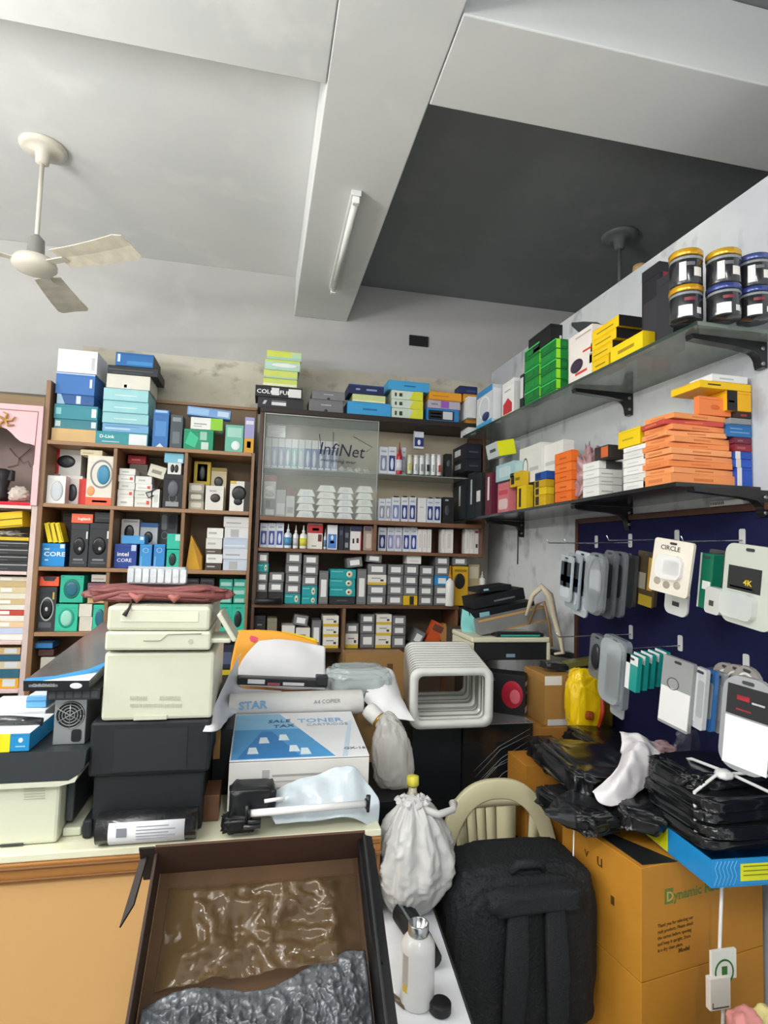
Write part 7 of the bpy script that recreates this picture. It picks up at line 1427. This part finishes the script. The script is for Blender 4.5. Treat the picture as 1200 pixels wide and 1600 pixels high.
bm = bmesh.new(); bx(bm, -wq/2+.075, -wq/2+.2, -Ll/2-.0012, -Ll/2-.0003, .012, hq-.012); fin('yellow_label', bm, ye, o)
for k in range(3): bm = bmesh.new(); bx(bm, -wq/2+.082, -wq/2+.16, -Ll/2-.002, -Ll/2-.0013, hq*.7-k*.01, hq*.7-k*.01+.002); fin('printed_line', bm, mat('7a8020'), o)
for k in range(6):
    bm = bmesh.new(); tube(bm, [(-wq/2+.006+.01*k, -Ll/2-.0008, .004), (-wq/2+.014+.01*k, -Ll/2-.0012, hq*.4), (-wq/2+.008+.01*k, -Ll/2-.0012, hq*.7), (-wq/2+.016+.01*k, -Ll/2-.0008, hq-.004)], .0009, 5); fin('printed_wave', bm, mat('6fc0ea'), o)
# tied black bundle on the tray: flat black bags one on another
bb = mat('17191b', rough=.22, coat=.6, var=.3, scale=20, bump=.35, bscale=14)
bo = empty('black_bag_bundle', 'bundle of glossy black laptop bags tied with white strap on the blue tray', 'bag', (cq.x, cq.y, zb8+hq+.001), rzq+R(3))
for k in range(4):
    crumple('folded_bag', (-.010+.006*math.sin(k*2), .02+.006*math.cos(k*3), .016+k*.029), (.142-.004*k, Ll*.50-.006*k, .0165), bb, '', '', 90+k, .045, 2.2, 5, flat=.3, parent=bo)
crumple('top_bag', (-.005, .05, .130), (.13, Ll*.36, .02), bb, '', '', 99, .2, 2.0, 5, flat=.45, parent=bo)
ws = mat('dcdcdc', rough=.4); 
for pts in (((-.14, -.06, .03), (-.135, -.05, .12), (-.06, -.04, .156), (.03, -.05, .158), (.09, -.06, .15), (.13, -.07, .12)), ((-.03, .13, .13), (-.05, .06, .158), (-.03, -.04, .159), (.02, -.11, .138), (.05, -.14, .12), (.055, -.155, .02))):
    bm = bmesh.new(); tube(bm, pts, .0042, 8); fin('white_strap', bm, ws, bo)
crumple('strap_knot', (-.045, -.045, .157), (.02, .018, .012), ws, '', '', 77, .2, 2, 3, parent=bo)
# heap of black plastic sleeves to the left of it
sl = 'black glossy sleeve'
hp = [((925, 1200, 1.62), (.13, .14, .040), 0, 101, 'wide glossy black sleeve pile between yellow bag and white bag'),
      ((905, 1262, 1.50), (.085, .10, .030), 15, 102, 'black pouch with shiny clear edge overhanging the brown carton'),
      ((990, 1258, 1.46), (.06, .11, .028), -20, 103, 'black folded sleeve under the crumpled white bag'),
      ((862, 1180, 1.86), (.055, .09, .040), 0, 104, 'black cloth bag with small red tag near the kraft box'),
      ((955, 1165, 1.85), (.12, .13, .030), 8, 105, 'dark flat monitor sleeve at the back of the black heap')]
for (u, v, Y), r_, rz, sd, lb in hp:
    crumple('black_sleeve', P(u, v, Y), r_, mat('17181b', rough=.28, coat=.5, var=.3, scale=25, bump=.4, bscale=16), lb, 'bag', sd, .16, 2.4, 5, flat=.42, rot=(R(4), R(5), R(rz)))
bm = bmesh.new(); p = P(878, 1183, 1.79); bx(bm, p.x-.012, p.x+.016, p.y-.01, p.y-.006, p.z-.005, p.z+.006, .002); fin('red_tag', bm, mat('d8302c'), None)
o = [x for x in bpy.data.objects if x.name.startswith('red_tag')][0]; pa = [x for x in bpy.data.objects if x.get('label') == hp[3][4]][0]; o.parent = pa; o.matrix_parent_inverse = (Matrix.Translation(pa.location) @ pa.rotation_euler.to_matrix().to_4x4()).inverted()
sheet('white_crumpled_bag', [[(965, 1150, 1.62), (985, 1152, 1.60), (1005, 1160, 1.58), (1025, 1165, 1.6)], [(970, 1172, 1.56), (990, 1170, 1.50), (1015, 1178, 1.5), (1045, 1190, 1.54)], [(962, 1205, 1.50), (975, 1205, 1.46), (1000, 1215, 1.46), (1020, 1220, 1.49)], [(923, 1243, 1.46), (938, 1255, 1.43), (965, 1262, 1.43), (985, 1250, 1.45)]], mat('e6e2e4', rough=.5, var=.05), 'crumpled white plastic bag thrown over the black sleeves', 'plastic bag', .030, 11, 17, n=18, th=.003)
crumple('pink_white_bag_top', P(1030, 1172, 1.58), (.045, .03, .022), mat('c9a5a8', rough=.5, var=.3, scale=30), 'pinkish printed end of crumpled bag next to the clear pouch', 'plastic bag', 112, .35, 2, 4)
crumple('clear_dark_pouch', P(1078, 1165, 1.62), (.05, .02, .045), clear('6a6c80', .5, .15), 'clear pouch standing between the heap and the navy board', 'pouch', 113, .35, 2, 4)
sheet('black_clear_pouch', [[(856, 1262, 1.46), (880, 1240, 1.5), (925, 1228, 1.55)], [(850, 1272, 1.43), (900, 1275, 1.42), (950, 1270, 1.42)], [(870, 1285, 1.42), (920, 1297, 1.41), (985, 1290, 1.41)]], mat('2a2c2f', rough=.15, coat=1, alpha=.9, var=.3, bump=.5, bscale=14), 'shiny dark plastic pouch with silvery edge over the carton corner', 'pouch', .008, 12, 31, n=12)
# black sheet drawn for the dark gap and inner flap of upper carton
c_ = rotc(.10, .06)
bm = bmesh.new(); prism(bm, [(0, 0), (.1, 0), (.02, .15), (-.02, .15)], 0, .002, ax='z'); tag(fin('dark_gap_sheet', bm, mat('14171a', rough=.6), loc=(Cn.x+.012, Cn.y+.012, zct+.001)), 'black sheet for the dark gap at the near corner of the upper carton', 'sheet')
# white power cable with plugs hanging in front of the cartons
wp = mat('e4e4e4', rough=.35)
yc = Cn.y-.03
pts = [un(1128, 1385, 1, yc+.005), un(1126, 1430, 1, yc), un(1124, 1490, 1, yc), un(1131, 1545, 1, yc), un(1129, 1610, 1, yc), un(1126, 1700, 1, yc)]
bm = bmesh.new(); tube(bm, pts, .0042, 8); o = fin('white_power_cord', bm, wp); tag(o, 'white flat power cable hanging down the front of the large cartons', 'cable')
A, B = un(1107, 1483, 1, yc-.004), un(1146, 1523, 1, yc-.004)
o = cbox('socket_plate', A.x, B.x, yc-.014, yc-.006, B.z, A.z, 'dedfd8', 'white tag with green square mark on the white power cable', 'tag', None, [('q', .5, .25, .38, .45, '2f6a2a'), ('r', .4, .1, .62, .45, '2f6a2a')], chk=False, seam=False)
A, B = un(1101, 1522, 1, yc-.004), un(1133, 1567, 1, yc-.004)
cbox('plug_socket', A.x, B.x, yc-.022, yc-.006, B.z, A.z, 'dcd6cc', 'off-white plug adaptor hanging below the green marked tag', 'adaptor', None, [('r', .1, .06, .9, .1, '4a4a48'), ('r', .1, .1, .14, .25, '4a4a48')], chk=False, seam=False)
bm = bmesh.new(); tube(bm, [un(897, 1288, 1, 1.48), un(896, 1330, 1, 1.47), un(895, 1385, 1, 1.47)], .0022, 6); tag(fin('thin_white_wire', bm, wp), 'thin white wire hanging between the chair back and brown carton', 'wire')
# soft things in the bottom right corner
yq = 1.12
for i, (u, v, hx, lb) in enumerate(((1165, 1590, 'd88f8a', 'pink soft cloth at the bottom right corner'), (1198, 1588, 'd9cc88', 'pale yellow soft cloth beside the pink one at bottom right'))):
    crumple('soft_cloth', P(u, v+22, yq+.02*i), (.034, .03, .045), mat(hx, rough=.8, var=.15), lb, 'cloth', 120+i, .2, 2, 4)
cbox('floor_stool', P(1130, 1650, yq).x, P(1260, 1650, yq).x, yq-.04, yq+.09, .001, P(1180, 1640, yq).z-.02, '4a3a2a', 'brown stool carrying the pink and yellow cloths', 'stool', None, [], chk=False)
